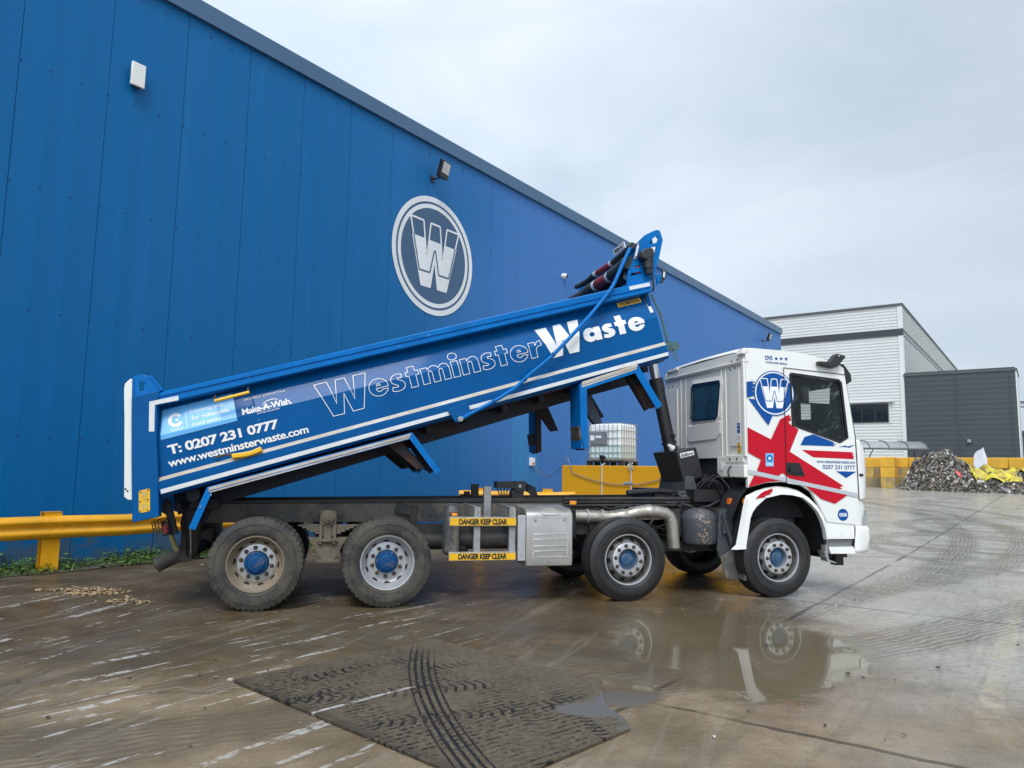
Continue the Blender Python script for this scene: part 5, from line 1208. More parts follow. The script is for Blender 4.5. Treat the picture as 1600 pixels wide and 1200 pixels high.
# grey corner tapes
g = MB(); face(g, [(0.113, 0.972), (0.413, 0.966), (0.404, 0.916), (0.160, 0.924), (0.093, 0.643), (0.040, 0.655)], -0.0145); g.build('reflective_strip', white_tape, body, norm=False)
def panel_y(z, z_front=0.5):                     # side panel depth at height z (crease at about 0.59)
    return 0.165 + (0.045-0.165)*((0.908 - z)/(0.908 - 0.592)) if z > 0.592 else 0.045 + 0.015*((0.592 - z)/0.44)
def py(z, proud=0.004): return panel_y(z) - proud
def drape(px, pz, proud=0.004): return (px, py(pz, proud), pz)
def tri_face(mb, pts, m=0, proud=0.004, cut=0.592):
    """decal following the crease of the panel: split at the crease height"""
    def clip(poly_, keep):
        o_ = []
        for i in range(len(poly_)):
            a, b_ = poly_[i], poly_[(i+1) % len(poly_)]
            ia, ib = keep(a[1]), keep(b_[1])
            if ia: o_.append(a)
            if ia != ib:
                t = (cut - a[1])/(b_[1] - a[1]); o_.append((a[0] + (b_[0]-a[0])*t, cut))
        return o_
    for t in tessellate_polygon([[Vector((p[0], p[1], 0)) for p in pts]]):
        tri = [pts[i] for i in t]
        for kp in ((lambda z: z >= cut), (lambda z: z <= cut)):
            c = clip(tri, kp)
            u_ = []
            for p in c:
                if not u_ or (abs(p[0]-u_[-1][0]) + abs(p[1]-u_[-1][1])) > 1e-6: u_.append(p)
            if len(u_) >= 3: mb.poly([drape(p[0], p[1], proud) for p in u_], m)
def drape_text(mb, s, x0, z0, w, h, m=0, proud=0.006, **kw): add_text(mb, s, x0, z0, w, h, 0, m, place=lambda a, b_: drape(a, b_, proud), **kw)
lt = MB()
tri_face(lt, [(0.192, 0.866), (0.945, 0.880), (0.937, 0.552), (0.125, 0.540), (0.135, 0.60)], 1)
lt.bm.verts.ensure_lookup_table()
annulus_pts = []
cx, cz = 0.310, 0.722
for i in range(44):                              # open ring mark
    a0 = R(32) + (2*math.pi - R(64))*i/44; a1 = R(32) + (2*math.pi - R(64))*(i+1)/44
    lt.poly([drape(cx + r_*math.cos(a), cz + r_*math.sin(a), 0.006) for r_, a in ((0.078, a0), (0.078, a1), (0.044, a1), (0.044, a0))], 0)
lt.poly([drape(cx + 0.012 + 0.014*math.cos(i*0.42), cz + 0.014*math.sin(i*0.42), 0.006) for i in range(15)], 0)
drape_text(lt, 'CLOCS', 0.246, 0.602, 0.122, 0.030, bold=0.01)
lt.poly([drape(*p, 0.006) for p in ((0.417, 0.785), (0.421, 0.785), (0.415, 0.590), (0.411, 0.590))], 0)
drape_text(lt, 'Looking out', 0.474, 0.745, 0.345, 0.056, bold=0.004)
drape_text(lt, 'for vulnerable', 0.474, 0.678, 0.400, 0.048, bold=0.004)
drape_text(lt, 'road users', 0.471, 0.607, 0.300, 0.044, bold=0.004)
drape_text(lt, 'PROUDLY SUPPORTING', 1.056, 0.757, 0.452, 0.023, bold=0.006, spacing=1.25)
drape_text(lt, 'Make-A-Wish.', 1.006, 0.598, 0.545, 0.075, bold=0.012, spacing=0.92)
drape_text(lt, 'UNITED KINGDOM', 1.157, 0.570, 0.246, 0.014, bold=0.02)
arc = [(1.245, 0.628), (1.235, 0.655), (1.25, 0.680), (1.29, 0.698), (1.34, 0.704), (1.385, 0.698), (1.405, 0.684)]
for a, b_ in zip(arc, arc[1:]):
    lt.poly([drape(*p, 0.006) for p in ((a[0], a[1] + 0.004), (b_[0], b_[1] + 0.004), (b_[0], b_[1] - 0.004), (a[0], a[1] - 0.004))], 0)
drape_text(lt, 'T: 0207 231 0777', 0.170, 0.358, 1.185, 0.108, bold=0.035, spacing=0.93)
drape_text(lt, 'www.westminsterwaste.com', 0.140, 0.228, 1.515, 0.084, bold=0.022, spacing=0.95)
lt.build('lettering', [white_vinyl, sky_vinyl], body, norm=False)
lt = MB()
def ring_drape(pts, w_, m):
    n = len(pts)
    # subdivide long edges so the line follows the crease
    P = []
    for i in range(n):
        a, b_ = pts[i], pts[(i+1) % n]; P.append(a)
    q = offset_poly(P, w_)
    for i in range(n):
        a, b_, c, d = P[i], P[(i+1) % n], q[(i+1) % n], q[i]
        tri_face(lt, [a, b_, c, d], m, 0.006)
WL = [(1.827, 0.755), (1.982, 0.756), (2.033, 0.491), (2.078, 0.757), (2.190, 0.758), (2.245, 0.496), (2.286, 0.759), (2.440, 0.760), (2.324, 0.346), (2.190, 0.342), (2.138, 0.557), (2.093, 0.340), (1.961, 0.340)]
ring_drape(WL, 0.0075, 0)
GL = {
 'e': (1.0, [[(0.5 + 0.5*math.cos(R(a)), 0.49 + 0.52*math.sin(R(a))) for a in range(-6, 338, 7)] + [(0.95, 0.345), (0.66, 0.345), (0.61, 0.28), (0.52, 0.25), (0.43, 0.29), (0.385, 0.37), (0.385, 0.425)], [(0.385, 0.575), (0.625, 0.575), (0.605, 0.65), (0.555, 0.70), (0.50, 0.715), (0.445, 0.70), (0.405, 0.65)]]),
 's': (0.77, [[(0.68, 0.95), (0.62, 0.70), (0.52, 0.735), (0.43, 0.725), (0.42, 0.675), (0.52, 0.625), (0.66, 0.545), (0.74, 0.42), (0.755, 0.29), (0.70, 0.13), (0.56, 0.02), (0.37, -0.02), (0.19, 0.0), (0.04, 0.055), (0.085, 0.315), (0.21, 0.265), (0.33, 0.25), (0.375, 0.285), (0.345, 0.335), (0.21, 0.405), (0.09, 0.51), (0.045, 0.65), (0.075, 0.80), (0.17, 0.93), (0.31, 1.0), (0.48, 1.01)]]),
 't': (0.68, [[(0.14, 0), (0.52, 0), (0.52, 0.68), (0.68, 0.68), (0.68, 0.98), (0.52, 0.98), (0.52, 'T'), (0.14, 'T'), (0.14, 0.98), (0.0, 0.98), (0.0, 0.68), (0.14, 0.68)]]),
 'm': (1.5, [[(0, 0), (0.38, 0), (0.38, 0.55), (0.40, 0.66), (0.455, 0.71), (0.52, 0.69), (0.555, 0.62), (0.56, 0.55), (0.56, 0), (0.94, 0), (0.94, 0.55), (0.96, 0.66), (1.015, 0.71), (1.08, 0.69), (1.115, 0.62), (1.12, 0.55), (1.12, 0), (1.5, 0), (1.5, 0.62), (1.47, 0.82), (1.38, 0.96), (1.23, 1.02), (1.06, 0.97), (0.93, 0.84), (0.83, 0.98), (0.68, 1.02), (0.50, 0.97), (0.38, 0.85), (0.38, 0.98), (0, 0.98)]]),
 'i': (0.42, [[(0.02, 0), (0.40, 0), (0.40, 0.98), (0.02, 0.98)], 'dot']),
 'n': (0.97, [[(0, 0), (0.38, 0), (0.38, 0.55), (0.40, 0.66), (0.46, 0.71), (0.53, 0.71), (0.58, 0.66), (0.59, 0.55), (0.59, 0), (0.97, 0), (0.97, 0.60), (0.94, 0.80), (0.84, 0.96), (0.68, 1.02), (0.52, 0.97), (0.38, 0.84), (0.38, 0.98), (0, 0.98)]]),
 'r': (0.72, [[(0, 0), (0.38, 0), (0.38, 0.42), (0.42, 0.57), (0.51, 0.65), (0.62, 0.66), (0.72, 0.64), (0.72, 1.0), (0.60, 1.01), (0.48, 0.94), (0.38, 0.80), (0.38, 0.98), (0, 0.98)]]),
 'a': (1.05, [[(0.68, 0.0), (1.05, 0), (1.05, 0.98), (0.68, 0.98), (0.68, 0.88), (0.58, 0.98), (0.44, 1.02), (0.28, 0.98), (0.11, 0.84), (0.01, 0.63), (0.0, 0.43), (0.05, 0.24), (0.17, 0.08), (0.34, -0.02), (0.49, -0.01), (0.61, 0.05), (0.68, 0.12)], [(0.52 + 0.15*math.cos(R(a)), 0.5 + 0.17*math.sin(R(a))) for a in range(0, 360, 24)]]),
}
def word(s, x0, x1, z0, xh, ttop, mode, gap=0.09):
    tot = sum(GL[c][0] for c in s) + gap*(len(s)-1); kx = (x1-x0)/tot; cx_ = x0
    for c in s:
        loops = []
        for l in GL[c][1]:
            if l == 'dot': l = [(0.21 + 0.25*math.cos(R(a)), 1.27 + 0.235*math.sin(R(a))) for a in range(0, 360, 15)]
            loops.append([(cx_ + p[0]*kx, z0 + (ttop if p[1] == 'T' else p[1])*xh) for p in l])
        if mode == 'line':
            for l in loops: ring_drape(l, 0.0068, 0)
        else:
            hole = loops[1:] if c in 'ea' else []
            flat = [p for l in [loops[0]] + hole for p in l]
            for t in tessellate_polygon([[Vector((p[0], p[1], 0)) for p in l] for l in [loops[0]] + hole]):
                tri_face(lt, [flat[i] for i in t], 0, 0.006)
        cx_ += (GL[c][0] + gap)*kx
word('estminster', 2.425, 4.612, 0.447, 0.205, 1.26, 'line')
WS = [(4.597, 0.796), (4.746, 0.797), (4.798, 0.539), (4.842, 0.799), (4.946, 0.800), (5.011, 0.584), (5.043, 0.804), (5.190, 0.806), (5.077, 0.397), (4.943, 0.398), (4.904, 0.597), (4.852, 0.395), (4.722, 0.395)]
tri_face(lt, WS, 0, 0.006)
word('aste', 5.178, 6.045, 0.482, 0.178, 1.42, 'fill', 0.07)
lt.build('lettering', white_vinyl, body, norm=False)
lt = MB(); tri_face(lt, [(5.784, 0.838), (6.124, 0.840), (6.127, 0.905), (5.787, 0.900)], 0, 0.006); drape_text(lt, 'THOMPSONS', 5.81, 0.850, 0.29, 0.042, 1, 0.008, bold=0.02)
lt.build('maker_plate', [yellow_paint, navy_vinyl], body, norm=False)
lt = MB(); tri_face(lt, [(6.176, 0.90), (6.228, 0.90), (6.220, 0.668), (6.172, 0.668)], 0, 0.008); face(lt, [(5.942, 1.010), (6.236, 1.004), (6.236, 1.052), (5.945, 1.056)], -0.002)
lt.build('reflective_strip', white_tape, body, norm=False)
# yellow grab handles
g = MB(); g.tube([(0.772, 0.03, 0.88), (0.768, -0.05, 0.84), (0.775, -0.06, 0.817)], 0.010, 8); g.tube([(1.132, 0.03, 0.885), (1.130, -0.05, 0.85), (1.128, -0.06, 0.822)], 0.010, 8)
hd = g.build('handle_bracket', nut_steel, body)
g = MB(); g.cyl((0.765, -0.06, 0.812), (1.140, -0.06, 0.822), 0.018, None, 14); g.build('grab_handle', yellow_paint, hd)
g = MB(); g.prism([(0.795, 0.150), (0.800, 0.205), (0.93, 0.188), (1.02, 0.186), (1.115, 0.205), (1.125, 0.150), (1.02, 0.132), (0.93, 0.132)], -0.035, 0.04); g.build('grab_handle', yellow_paint, body, bevel=0.012)
g = MB(); g.tube([(0.62, 0.03, 0.205), (0.72, -0.01, 0.212), (0.80, -0.01, 0.196)], 0.012, 8); g.build('handle_rod', nut_steel, body)
# sheeting arm
g = MB(); ap = [(3.37, -0.04, -0.062), (3.52, -0.05, -0.020), (3.80, -0.06, 0.045), (4.10, -0.065, 0.140), (4.35, -0.065, 0.265), (4.68, -0.065, 0.42), (5.20, -0.06, 0.735), (5.52, -0.05, 0.955), (5.72, -0.03, 1.11), (5.95, 0.02, 1.36), (6.11, 0.06, 1.53), (6.15, 0.12, 1.555)]
AP = []
for i in range(len(ap)-1):
    p0, p1, p2, p3 = [Vector(ap[max(0, min(len(ap)-1, i+k_))]) for k_ in (-1, 0, 1, 2)]
    for t in [j/5 for j in range(5)]:
        AP.append(0.5*((2*p1) + (p2-p0)*t + (2*p0-5*p1+4*p2-p3)*t*t + (3*p1-p0-3*p2+p3)*t**3))
AP.append(Vector(ap[-1]))
g.tube(AP, 0.024, 12); arm = g.build('sheeting_arm', rail_blue, body)
g = MB()
for i in (10, 18, 25): d = (AP[i+1]-AP[i]).normalized(); g.cyl(AP[i], AP[i] + d*0.03, 0.030, None, 14)
g.build('sleeve', body_blue, arm)
g = MB(); g.prism([(3.255, 0.075), (3.275, 0.095), (3.52, 0.125), (3.515, -0.010), (3.46, -0.045), (3.345, -0.09), (3.305, -0.075)], -0.03, 0.004); br = g.build('arm_bracket', body_blue, body, bevel=0.006)
g = MB(); g.cyl((3.37, -0.03, -0.055), (3.37, -0.075, -0.055), 0.032, None, 14); g.cyl((3.37, -0.075, -0.055), (3.37, -0.085, -0.055), 0.018, None, 6); g.build('pivot_bolt', galv, br)
# headboard
hbp = [(5.965, 1.085), (5.990, 1.170), (6.030, 1.268), (6.095, 1.335), (6.140, 1.400), (6.215, 1.520), (6.295, 1.632), (6.400, 1.690), (6.533, 1.722), (6.600, 1.727), (6.632, 1.700), (6.636, 1.580), (6.50, 1.33), (6.365, 1.120), (6.365, 1.085)]
holes_ = [[(6.438, 1.592), (6.555, 1.652), (6.578, 1.610), (6.548, 1.562), (6.450, 1.555)], [(6.446, 1.521), (6.522, 1.516), (6.468, 1.420), (6.446, 1.425)], [(6.150, 1.322), (6.225, 1.318), (6.217, 1.285), (6.140, 1.290)], [(6.065, 1.235), (6.212, 1.230), (6.206, 1.200), (6.050, 1.202)]]
for f in (0, 1):
    ya = 0.09 if not f else mir(0.115)
    g = MB(); g.prism(hbp, ya, ya + 0.025, holes=holes_); g.build('headboard_ear', rail_blue, body)
g = MB(); g.prism([(6.19, 1.06), (6.23, 1.06), (6.46, 1.60), (6.43, 1.61)], 0.115, mir(0.115)); g.prism([(6.43, 1.56), (6.50, 1.56), (6.50, 1.63), (6.43, 1.63)], 0.12, mir(0.12)); g.build('headboard', body_blue, body)
g = MB(); g.prism([(6.34, 1.0), (6.43, 1.02), (6.44, 1.10), (6.36, 1.13)], 0.0, 0.03); g.build('corner_bracket', rail_blue, body)
g = MB(); g.prism([(6.415, 1.06), (6.455, 1.04), (6.500, 1.15), (6.460, 1.17)], -0.03, 0.0); g.prism([(6.375, 1.02), (6.405, 1.0), (6.46, 1.06), (6.415, 1.06)], -0.02, 0.0); ml = g.build('marker_arm', black_plastic, body, bevel=0.005)
g = MB(); face(g, [(6.428, 1.075), (6.450, 1.065), (6.480, 1.135), (6.458, 1.145)], -0.032); g.build('reflector', white_tape, ml, norm=False)
# sheeting motor
g = MB(); g.prism([(6.200, 1.385), (6.221, 1.456), (6.268, 1.492), (6.370, 1.490), (6.405, 1.462), (6.392, 1.360), (6.255, 1.335)], -0.05, 0.09); g.build('motor_cover', black_plastic, body, bevel=0.02)
g = MB(); g.cyl((6.320, 0.02, 1.37), (6.285, 0.02, 1.235), 0.068, 0.066, 22); g.cyl((6.285, 0.02, 1.235), (6.275, 0.02, 1.165), 0.055, 0.05, 22); g.cyl((6.313, 0.02, 1.335), (6.310, 0.02, 1.325), 0.071, None, 22); g.build('sheeting_motor', black_plastic, body)
g = MB(); g.tube([(6.30, 0.0, 1.16), (6.295, 0.0, 1.08), (6.28, 0.0, 0.98), (6.262, 0.02, 0.93)], 0.013, 8); g.build('motor_cable', hose_black, body)
g = MB(); g.prism([(6.150, 1.405), (6.178, 1.398), (6.285, 1.590), (6.260, 1.600)], 0.055, 0.085); arm2 = g.build('pivot_link', white_tape, body, bevel=0.006)
g = MB(); 
for p in ((6.172, 1.420), (6.265, 1.580)): g.cyl((p[0], 0.055, p[1]), (p[0], 0.045, p[1]), 0.012, None, 8)
g.build('link_bolts', nut_steel, arm2)
# rolled cover behind the headboard
def roll(x, z, r, bands, name):
    g = MB(); ys_ = [0.10 + 2.28*i/48 for i in range(49)]
    mats_ = []
    for a, b_ in zip(ys_, ys_[1:]):
        t = (a - 0.10)/2.28; m_ = 0
        for lo_, hi_, k_ in bands:
            if lo_ <= t < hi_: m_ = k_
        mats_.append(m_)
    g.tube([(x + 0.006*math.sin(y*7), y, z + 0.008*math.sin(y*5 + 1) - 0.02*math.sin(math.pi*(y-0.1)/2.28)) for y in ys_], [r*(1 + 0.05*math.sin(y*13)) for y in ys_], 16, 0, mats_)
    return g.build(name, [green_cloth, red_cloth, white_tape, hose_black], body)
def tb_xy(X, Z): dx, dz = X + 7.484, Z - 1.292; return dx*math.cos(TH) + dz*math.sin(TH), -dx*math.sin(TH) + dz*math.cos(TH)
x_, z_ = tb_xy(-1.975, 4.53); roll(x_, z_, 0.042, ((0.30, 0.34, 2), (0.34, 0.58, 1), (0.58, 0.62, 2), (0.0, 0.06, 3), (0.94, 1.01, 3)), 'sheet_roll')
x_, z_ = tb_xy(-2.04, 4.30); roll(x_, z_, 0.085, ((0.24, 0.28, 2), (0.28, 0.50, 1), (0.50, 0.53, 2)), 'sheet_roll')
x_, z_ = tb_xy(-1.92, 4.22); roll(x_, z_, 0.06, ((0.0, 0.10, 1), (0.1, 0.13, 2)), 'sheet_roll')
g = MB(); x_, z_ = tb_xy(-1.83, 4.60); g.box(x_ - 0.02, x_ + 0.02, 0.2, 2.38, z_ - 0.045, z_ + 0.03)
for i in range(9): g.cyl((x_ - 0.02, 0.35 + i*0.24, z_), (x_ - 0.032, 0.35 + i*0.24, z_), 0.014, None, 8)
g.build('roll_beam', body_blue, body)
g = MB(); x_, z_ = tb_xy(-1.88, 4.655); g.box(x_ - 0.015, x_, 0.55, 0.95, z_, z_ + 0.085); sg = g.build('name_sign', white_vinyl, body)
g = MB(); add_text(g, 'Edbro', 0.60, z_ + 0.018, 0.28, 0.05, 0, bold=0.03, place=lambda a, b_: (x_ - 0.018, 1.5 - a, b_)); g.build('lettering', black_ink, sg, norm=False)
# front bulkhead hinge and small parts at the lower front corner
g = MB(); g.box(6.24, 6.34, 0.05, 0.22, 0.13, 0.25); g.cyl((6.38, 0.04, 0.17), (6.38, 0.16, 0.17), 0.055, None, 16); g.tube([(6.25, 0.06, 0.90), (6.30, 0.05, 0.60), (6.29, 0.05, 0.25)], 0.016, 8); g.tube([(6.33, 0.05, 0.18), (6.36, 0.03, 0.05), (6.33, 0.03, -0.03)], 0.008, 6); g.tube([(6.30, 0.05, 0.2), (6.31, 0.03, 0.02)], 0.008, 6)
g.build('sheet_tensioner', M('tensioner_green', (0.05, 0.13, 0.13), 0.5, dirt=0.5, dirtcol=(0.12, 0.08, 0.05), dscale=10), body)
g = MB(); g.box(6.0, 6.25, 1.12, 1.38, -0.16, 0.06); g.build('ram_bracket', chassis_dark, body)

# ---- mudguards hung under the body (drawn in truck axes) ------------------
def wing(name, line, th, m_, depth=0.52, flange=0.075, tape=None, far=False):
    """sheet following a polyline in x-z, with an outer flange band"""
    n = len(line)
    def off(pts, d):
        res = []
        for i in range(n):
            p = Vector(pts[i]); a = (p - Vector(pts[i-1])).normalized() if i else None; b_ = (Vector(pts[i+1]) - p).normalized() if i < n-1 else None
            if a is None: a = b_
            if b_ is None: b_ = a
            n1, n2 = Vector((a.y, -a.x)), Vector((b_.y, -b_.x)); mv = (n1 + n2)/(1 + n1.dot(n2))
            res.append(tuple(p + mv*d))
        return res
    inner = off(line, flange); sheet = off(line, 0.008); sheet2 = off(line, 0.018)
    ya = (lambda y: mir(y)) if far else (lambda y: y)
    g = MB(); a, b_ = sorted((ya(0.0), ya(0.022)))
    for i in range(n-1): g.prism([line[i], line[i+1], inner[i+1], inner[i]], a, b_)
    a, b_ = sorted((ya(0.023), ya(depth)))
    for i in range(n-1): g.prism([line[i], line[i+1], sheet[i+1], sheet[i]], a, b_, 0); g.prism([sheet[i], sheet[i+1], sheet2[i+1], sheet2[i]], a, b_, 1)
    a, b_ = sorted((ya(depth), ya(depth - 0.02)))
    for i in range(n-1): g.prism([offset_line for offset_line in (line[i], line[i+1], inner[i+1], inner[i])], a, b_, 1)
    o = g.build(name, [rail_blue, m_], truck)
    return o
inside_rust = rust_under
for far in (False, True):
    w1 = wing('mudguard', [(-2.705, 1.862), (-2.725, 2.665), (-1.945, 2.945), (-1.615, 2.435)], 0.02, inside_rust, 0.40, 0.09, far=far)
    w2_ = wing('mudguard', [(-7.165, 0.905), (-7.005, 1.345), (-4.790, 2.005), (-4.440, 1.560)], 0.02, inside_rust, 0.62, 0.070, far=far)
    s_ = (lambda y: mir(y)) if far else (lambda y: y)
    if not far:
        g = MB(); face(g, [(-2.70, 2.690), (-1.955, 2.957), (-1.955, 2.915), (-2.70, 2.648)], -0.003); face(g, [(-2.70, 2.640), (-1.965, 2.906), (-1.965, 2.885), (-2.70, 2.620)], -0.003); g.build('reflective_strip', tan_tape, w1, norm=False)
        g = MB(); face(g, [(-6.99, 1.338), (-4.80, 1.991), (-4.815, 1.955), (-6.98, 1.308)], -0.003); face(g, [(-6.97, 1.300), (-4.82, 1.945), (-4.83, 1.928), (-6.965, 1.285)], -0.003); g.build('reflective_strip', tan_tape, w2_, norm=False)
        g = MB()
        for p in ((-6.985, 1.30), (-6.96, 1.26), (-7.06, 1.13)): g.cyl((p[0], -0.001, p[1]), (p[0], -0.008, p[1]), 0.009, None, 8)
        g.build('rivet', galv, w2_)
    a, b_ = sorted((s_(0.0), s_(0.34)))
    g = MB(); 
    rings = [[(-2.735 + dx, a, z), (-2.715 + dx, a, z), (-2.715 + dx, b_, z), (-2.735 + dx, b_, z)] for z, dx in ((2.125, 0.0), (2.10, 0.0), (2.0, 0.015), (1.90, 0.05), (1.845, 0.075))]
    g.loft(rings); g.box(-2.745, -2.70, a, b_, 2.115, 2.135); g.build('mud_flap', M('flap_brown', (0.06, 0.05, 0.04), 0.7, dirt=0.6, dscale=5, dirtcol=(0.16, 0.12, 0.09)), w1)
    # support struts behind
    a, b_ = sorted((s_(0.25), s_(0.33)))
    g = MB(); g.prism([(-2.68, 2.50), (-2.50, 2.56), (-2.33, 2.20), (-2.44, 2.18)], a, b_); g.build('brace', inside_rust, w1, bevel=0.004); g = MB(); g.prism([(-1.97, 2.83), (-1.86, 2.80), (-1.62, 2.42), (-1.74, 2.42)], a, b_); g.build('brace', inside_rust, w1, bevel=0.004)
    g = MB(); a, b_ = sorted((s_(0.18), s_(0.26))); g.prism([(-5.06, 1.86), (-4.90, 1.91), (-4.60, 1.585), (-4.70, 1.575)], a, b_); g.build('brace', inside_rust, w2_, bevel=0.004); g = MB(); g.prism([(-4.96, 1.86), (-4.87, 1.90), (-4.52, 1.565), (-4.57, 1.56)], *sorted((s_(0.4), s_(0.48)))); g.build('brace', inside_rust, w2_, bevel=0.004)
    # rear rubber flap behind the last axle
    g = MB(); rows_ = []
    for z, dx in ((0.925, 0), (0.85, 0.004), (0.75, 0.01), (0.65, 0.012), (0.575, 0.008)):
        rows_.append([(-7.155 + dx + 0.018*math.sin(i*0.9 + z*3)*(0.925 - z)*2.2, s_(0.0 + 0.62*i/12), z + (0.012*math.sin(i*0.8) if z < 0.6 else 0)) for i in range(13)])
    g.loft(rows_, closed=False, smooth=True); fl = g.build('mud_flap', M('rubber_flap', (0.05, 0.046, 0.04), 0.65, dirt=0.6, dscale=4, dirtcol=(0.13, 0.11, 0.085), stretch=(1, 1, 0.4)), w2_, norm=False); fl.modifiers.new('thick', 'SOLIDIFY').thickness = 0.012
# inner rear end: lamps, arm, tow eye, exhaust stub
for far in (False, True):
    s_ = (lambda y: mir(y)) if far else (lambda y: y)
    g = MB(); a, b_ = sorted((s_(0.16), s_(0.30)))
    g.prism([(-7.475, 0.955), (-7.415, 0.98), (-7.375, 0.82), (-7.45, 0.80)], a, b_); tl = g.build('tail_lamp', gloss_black, truck, bevel=0.006)
    g = MB(); g.prism([(-7.468, 0.925), (-7.424, 0.940), (-7.398, 0.848), (-7.452, 0.832)], *sorted((s_(0.145), s_(0.16)))); g.build('lens', red_lens, tl, bevel=0.004)
    g = MB(); ya = s_(0.12)
    for i in range(8):
        t = i/7; x0, z0 = -7.565 + 0.045*t, 0.955 - 0.155*t
        g.tube([(x0 + 0.0, ya, z0), (x0 + 0.11, ya, z0 + 0.042), (x0 + 0.14, s_(0.2), z0 + 0.05)], 0.005, 5)
    for i in range(4): g.tube([(-7.565 + i*0.030, ya, 0.957 + i*0.012), (-7.520 + i*0.026, ya, 0.798 + i*0.010)], 0.005, 5)
    g.build('lamp_guard', gloss_black, tl)
    g = MB(); a, b_ = sorted((s_(0.36), s_(0.42)))
    g.prism([(-7.535, 1.06), (-7.50, 1.20), (-7.44, 1.17), (-7.40, 1.05), (-7.335, 0.81), (-7.42, 0.80), (-7.455, 0.95), (-7.47, 1.02)], a, b_); g.build('door_lock_arm', chassis_dark, truck, bevel=0.006)
    g = MB(); g.cyl((-7.43, s_(0.5), 0.79), (-7.36, s_(0.5), 0.61), 0.026, None, 12); g.build('lock_rod', M('rod_yellow', (0.42, 0.33, 0.10), 0.5, dirt=0.5, dscale=8), truck)
    g = MB(); g.tube([(-7.33, s_(0.45), 1.15), (-7.29, s_(0.44), 0.95), (-7.27, s_(0.46), 0.75), (-7.25, s_(0.5), 0.55)], 0.014, 7); g.tube([(-7.30, s_(0.5), 1.15), (-7.33, s_(0.48), 0.92), (-7.28, s_(0.5), 0.7)], 0.010, 7); g.build('brake_hose', hose_black, truck)
g = MB(); g.box(-7.30, -7.15, 0.76, 1.74, 0.80, 1.16); g.box(-7.26, -6.95, 0.5, 2.0, 1.08, 1.20); g.box(-7.35, -7.15, 0.62, 0.78, 0.50, 1.1); g.box(-7.35, -7.15, 1.72, 1.88, 0.50, 1.1); g.build('rear_crossmember', chassis_dark, truck, bevel=0.01)
g = MB(); g.cyl((-7.32, 0.70, 0.58), (-7.60, 0.70, 0.43), 0.085, 0.085, 24); g.cyl((-7.32, 0.70, 0.58), (-7.22, 0.70, 0.60), 0.085, 0.085, 24); bb = g.build('under_run_bar', M('bar_dirt', (0.05, 0.047, 0.042), 0.6, dirt=0.55, dscale=6, dirtcol=(0.12, 0.10, 0.075)), truck)
g = MB(); g.cyl((-7.28, 0.56, 0.555), (-7.28, 1.94, 0.555), 0.08, None, 20); g.build('under_run_bar', chassis_dark, truck)
g = MB(); cc_ = Vector((-7.60, 0.70, 0.43)); dd_ = Vector((-0.28, 0, -0.15)).normalized()
vs = [cc_ + dd_*0.004 + Matrix.Rotation(a, 3, dd_) @ Vector((0.15, 0, -0.28)).normalized()*0.075 + Vector((random.uniform(-.006, .006), 0, random.uniform(-.006, .006))) for a in [i*0.45 for i in range(14)]]
g.poly(vs); g.build('end_cap', M('scuffed_end', (0.04, 0.04, 0.042), 0.4, 0.4, dirt=0.6, dscale=22, dirtcol=(0.42, 0.42, 0.42)), bb, norm=False)

# ---- cab -----------------------------------------------------------------
CW = 2.46
XB = -0.42
def fx(z):                                       # x of the side panel's front edge at height z
    return 1.236 if z < 1.28 else (1.236 - (z-1.28)*0.025 if z < 2.07 else 1.216 - (z - 2.07)*0.147)
cabp = [(-0.42, 1.405), (-0.415, 3.18), (-0.344, 3.236), (-0.258, 3.248), (0.15, 3.238), (0.409, 3.222), (0.645, 3.184), (1.002, 3.096), (1.080, 3.043), (1.093, 2.945), (1.217, 2.073), (1.235, 1.279), (1.170, 0.930), (0.742, 0.968), (0.63, 1.185), (0.52, 1.36), (0.35, 1.462), (0.064, 1.486), (-0.163, 1.470)]
win = [(0.243, 2.905), (0.262, 2.925), (0.985, 2.868), (1.020, 2.832), (1.089, 2.10), (0.973, 2.034), (0.264, 2.243)]
cab = MB()
for ya, yb in ((0.0, 0.05), (CW - 0.05, CW)): cab.prism(cabp, ya, yb, holes=[win])
# rear wall with rounded upper corners, window opening
rw = [(0.05, 1.53), (0.05, 3.19), (0.30, 3.215), (2.16, 3.215), (2.33, 3.15), (2.41, 3.0), (2.41, 1.95), (2.38, 1.80), (1.40, 1.80), (0.78, 1.80), (0.72, 1.53)]
rwin = [(0.728, 2.40), (0.783, 2.36), (1.445, 2.374), (1.500, 2.421), (1.470, 2.855), (1.431, 2.893), (0.660, 2.866), (0.648, 2.83)]
cab.prism([(p[0], p[1]) for p in rw], XB, XB + 0.04, m=1, axis='x', holes=[rwin])
# roof, rising to the rear then falling to the visor
rl = [(-0.42, 3.18), (-0.344, 3.236), (-0.258, 3.248), (0.15, 3.238), (0.409, 3.222), (0.645, 3.184), (1.002, 3.096), (1.080, 3.043)]
rings = []
for k_, y_ in ((-0.030, 0.052), (0.02, 0.10), (0.045, 0.3), (0.06, 1.2), (0.045, 2.15), (0.02, 2.36), (-0.030, CW - 0.052)):
    rings.append([(p[0] + (0.08 if 0.3 < y_ < 2.2 and p[0] > 0.9 else 0), y_, p[1] + k_) for p in rl])
cab.loft(rings, closed=False, smooth=True)
cabo = cab.build('cab', [white_paint, rear_white], truck, angle=40)
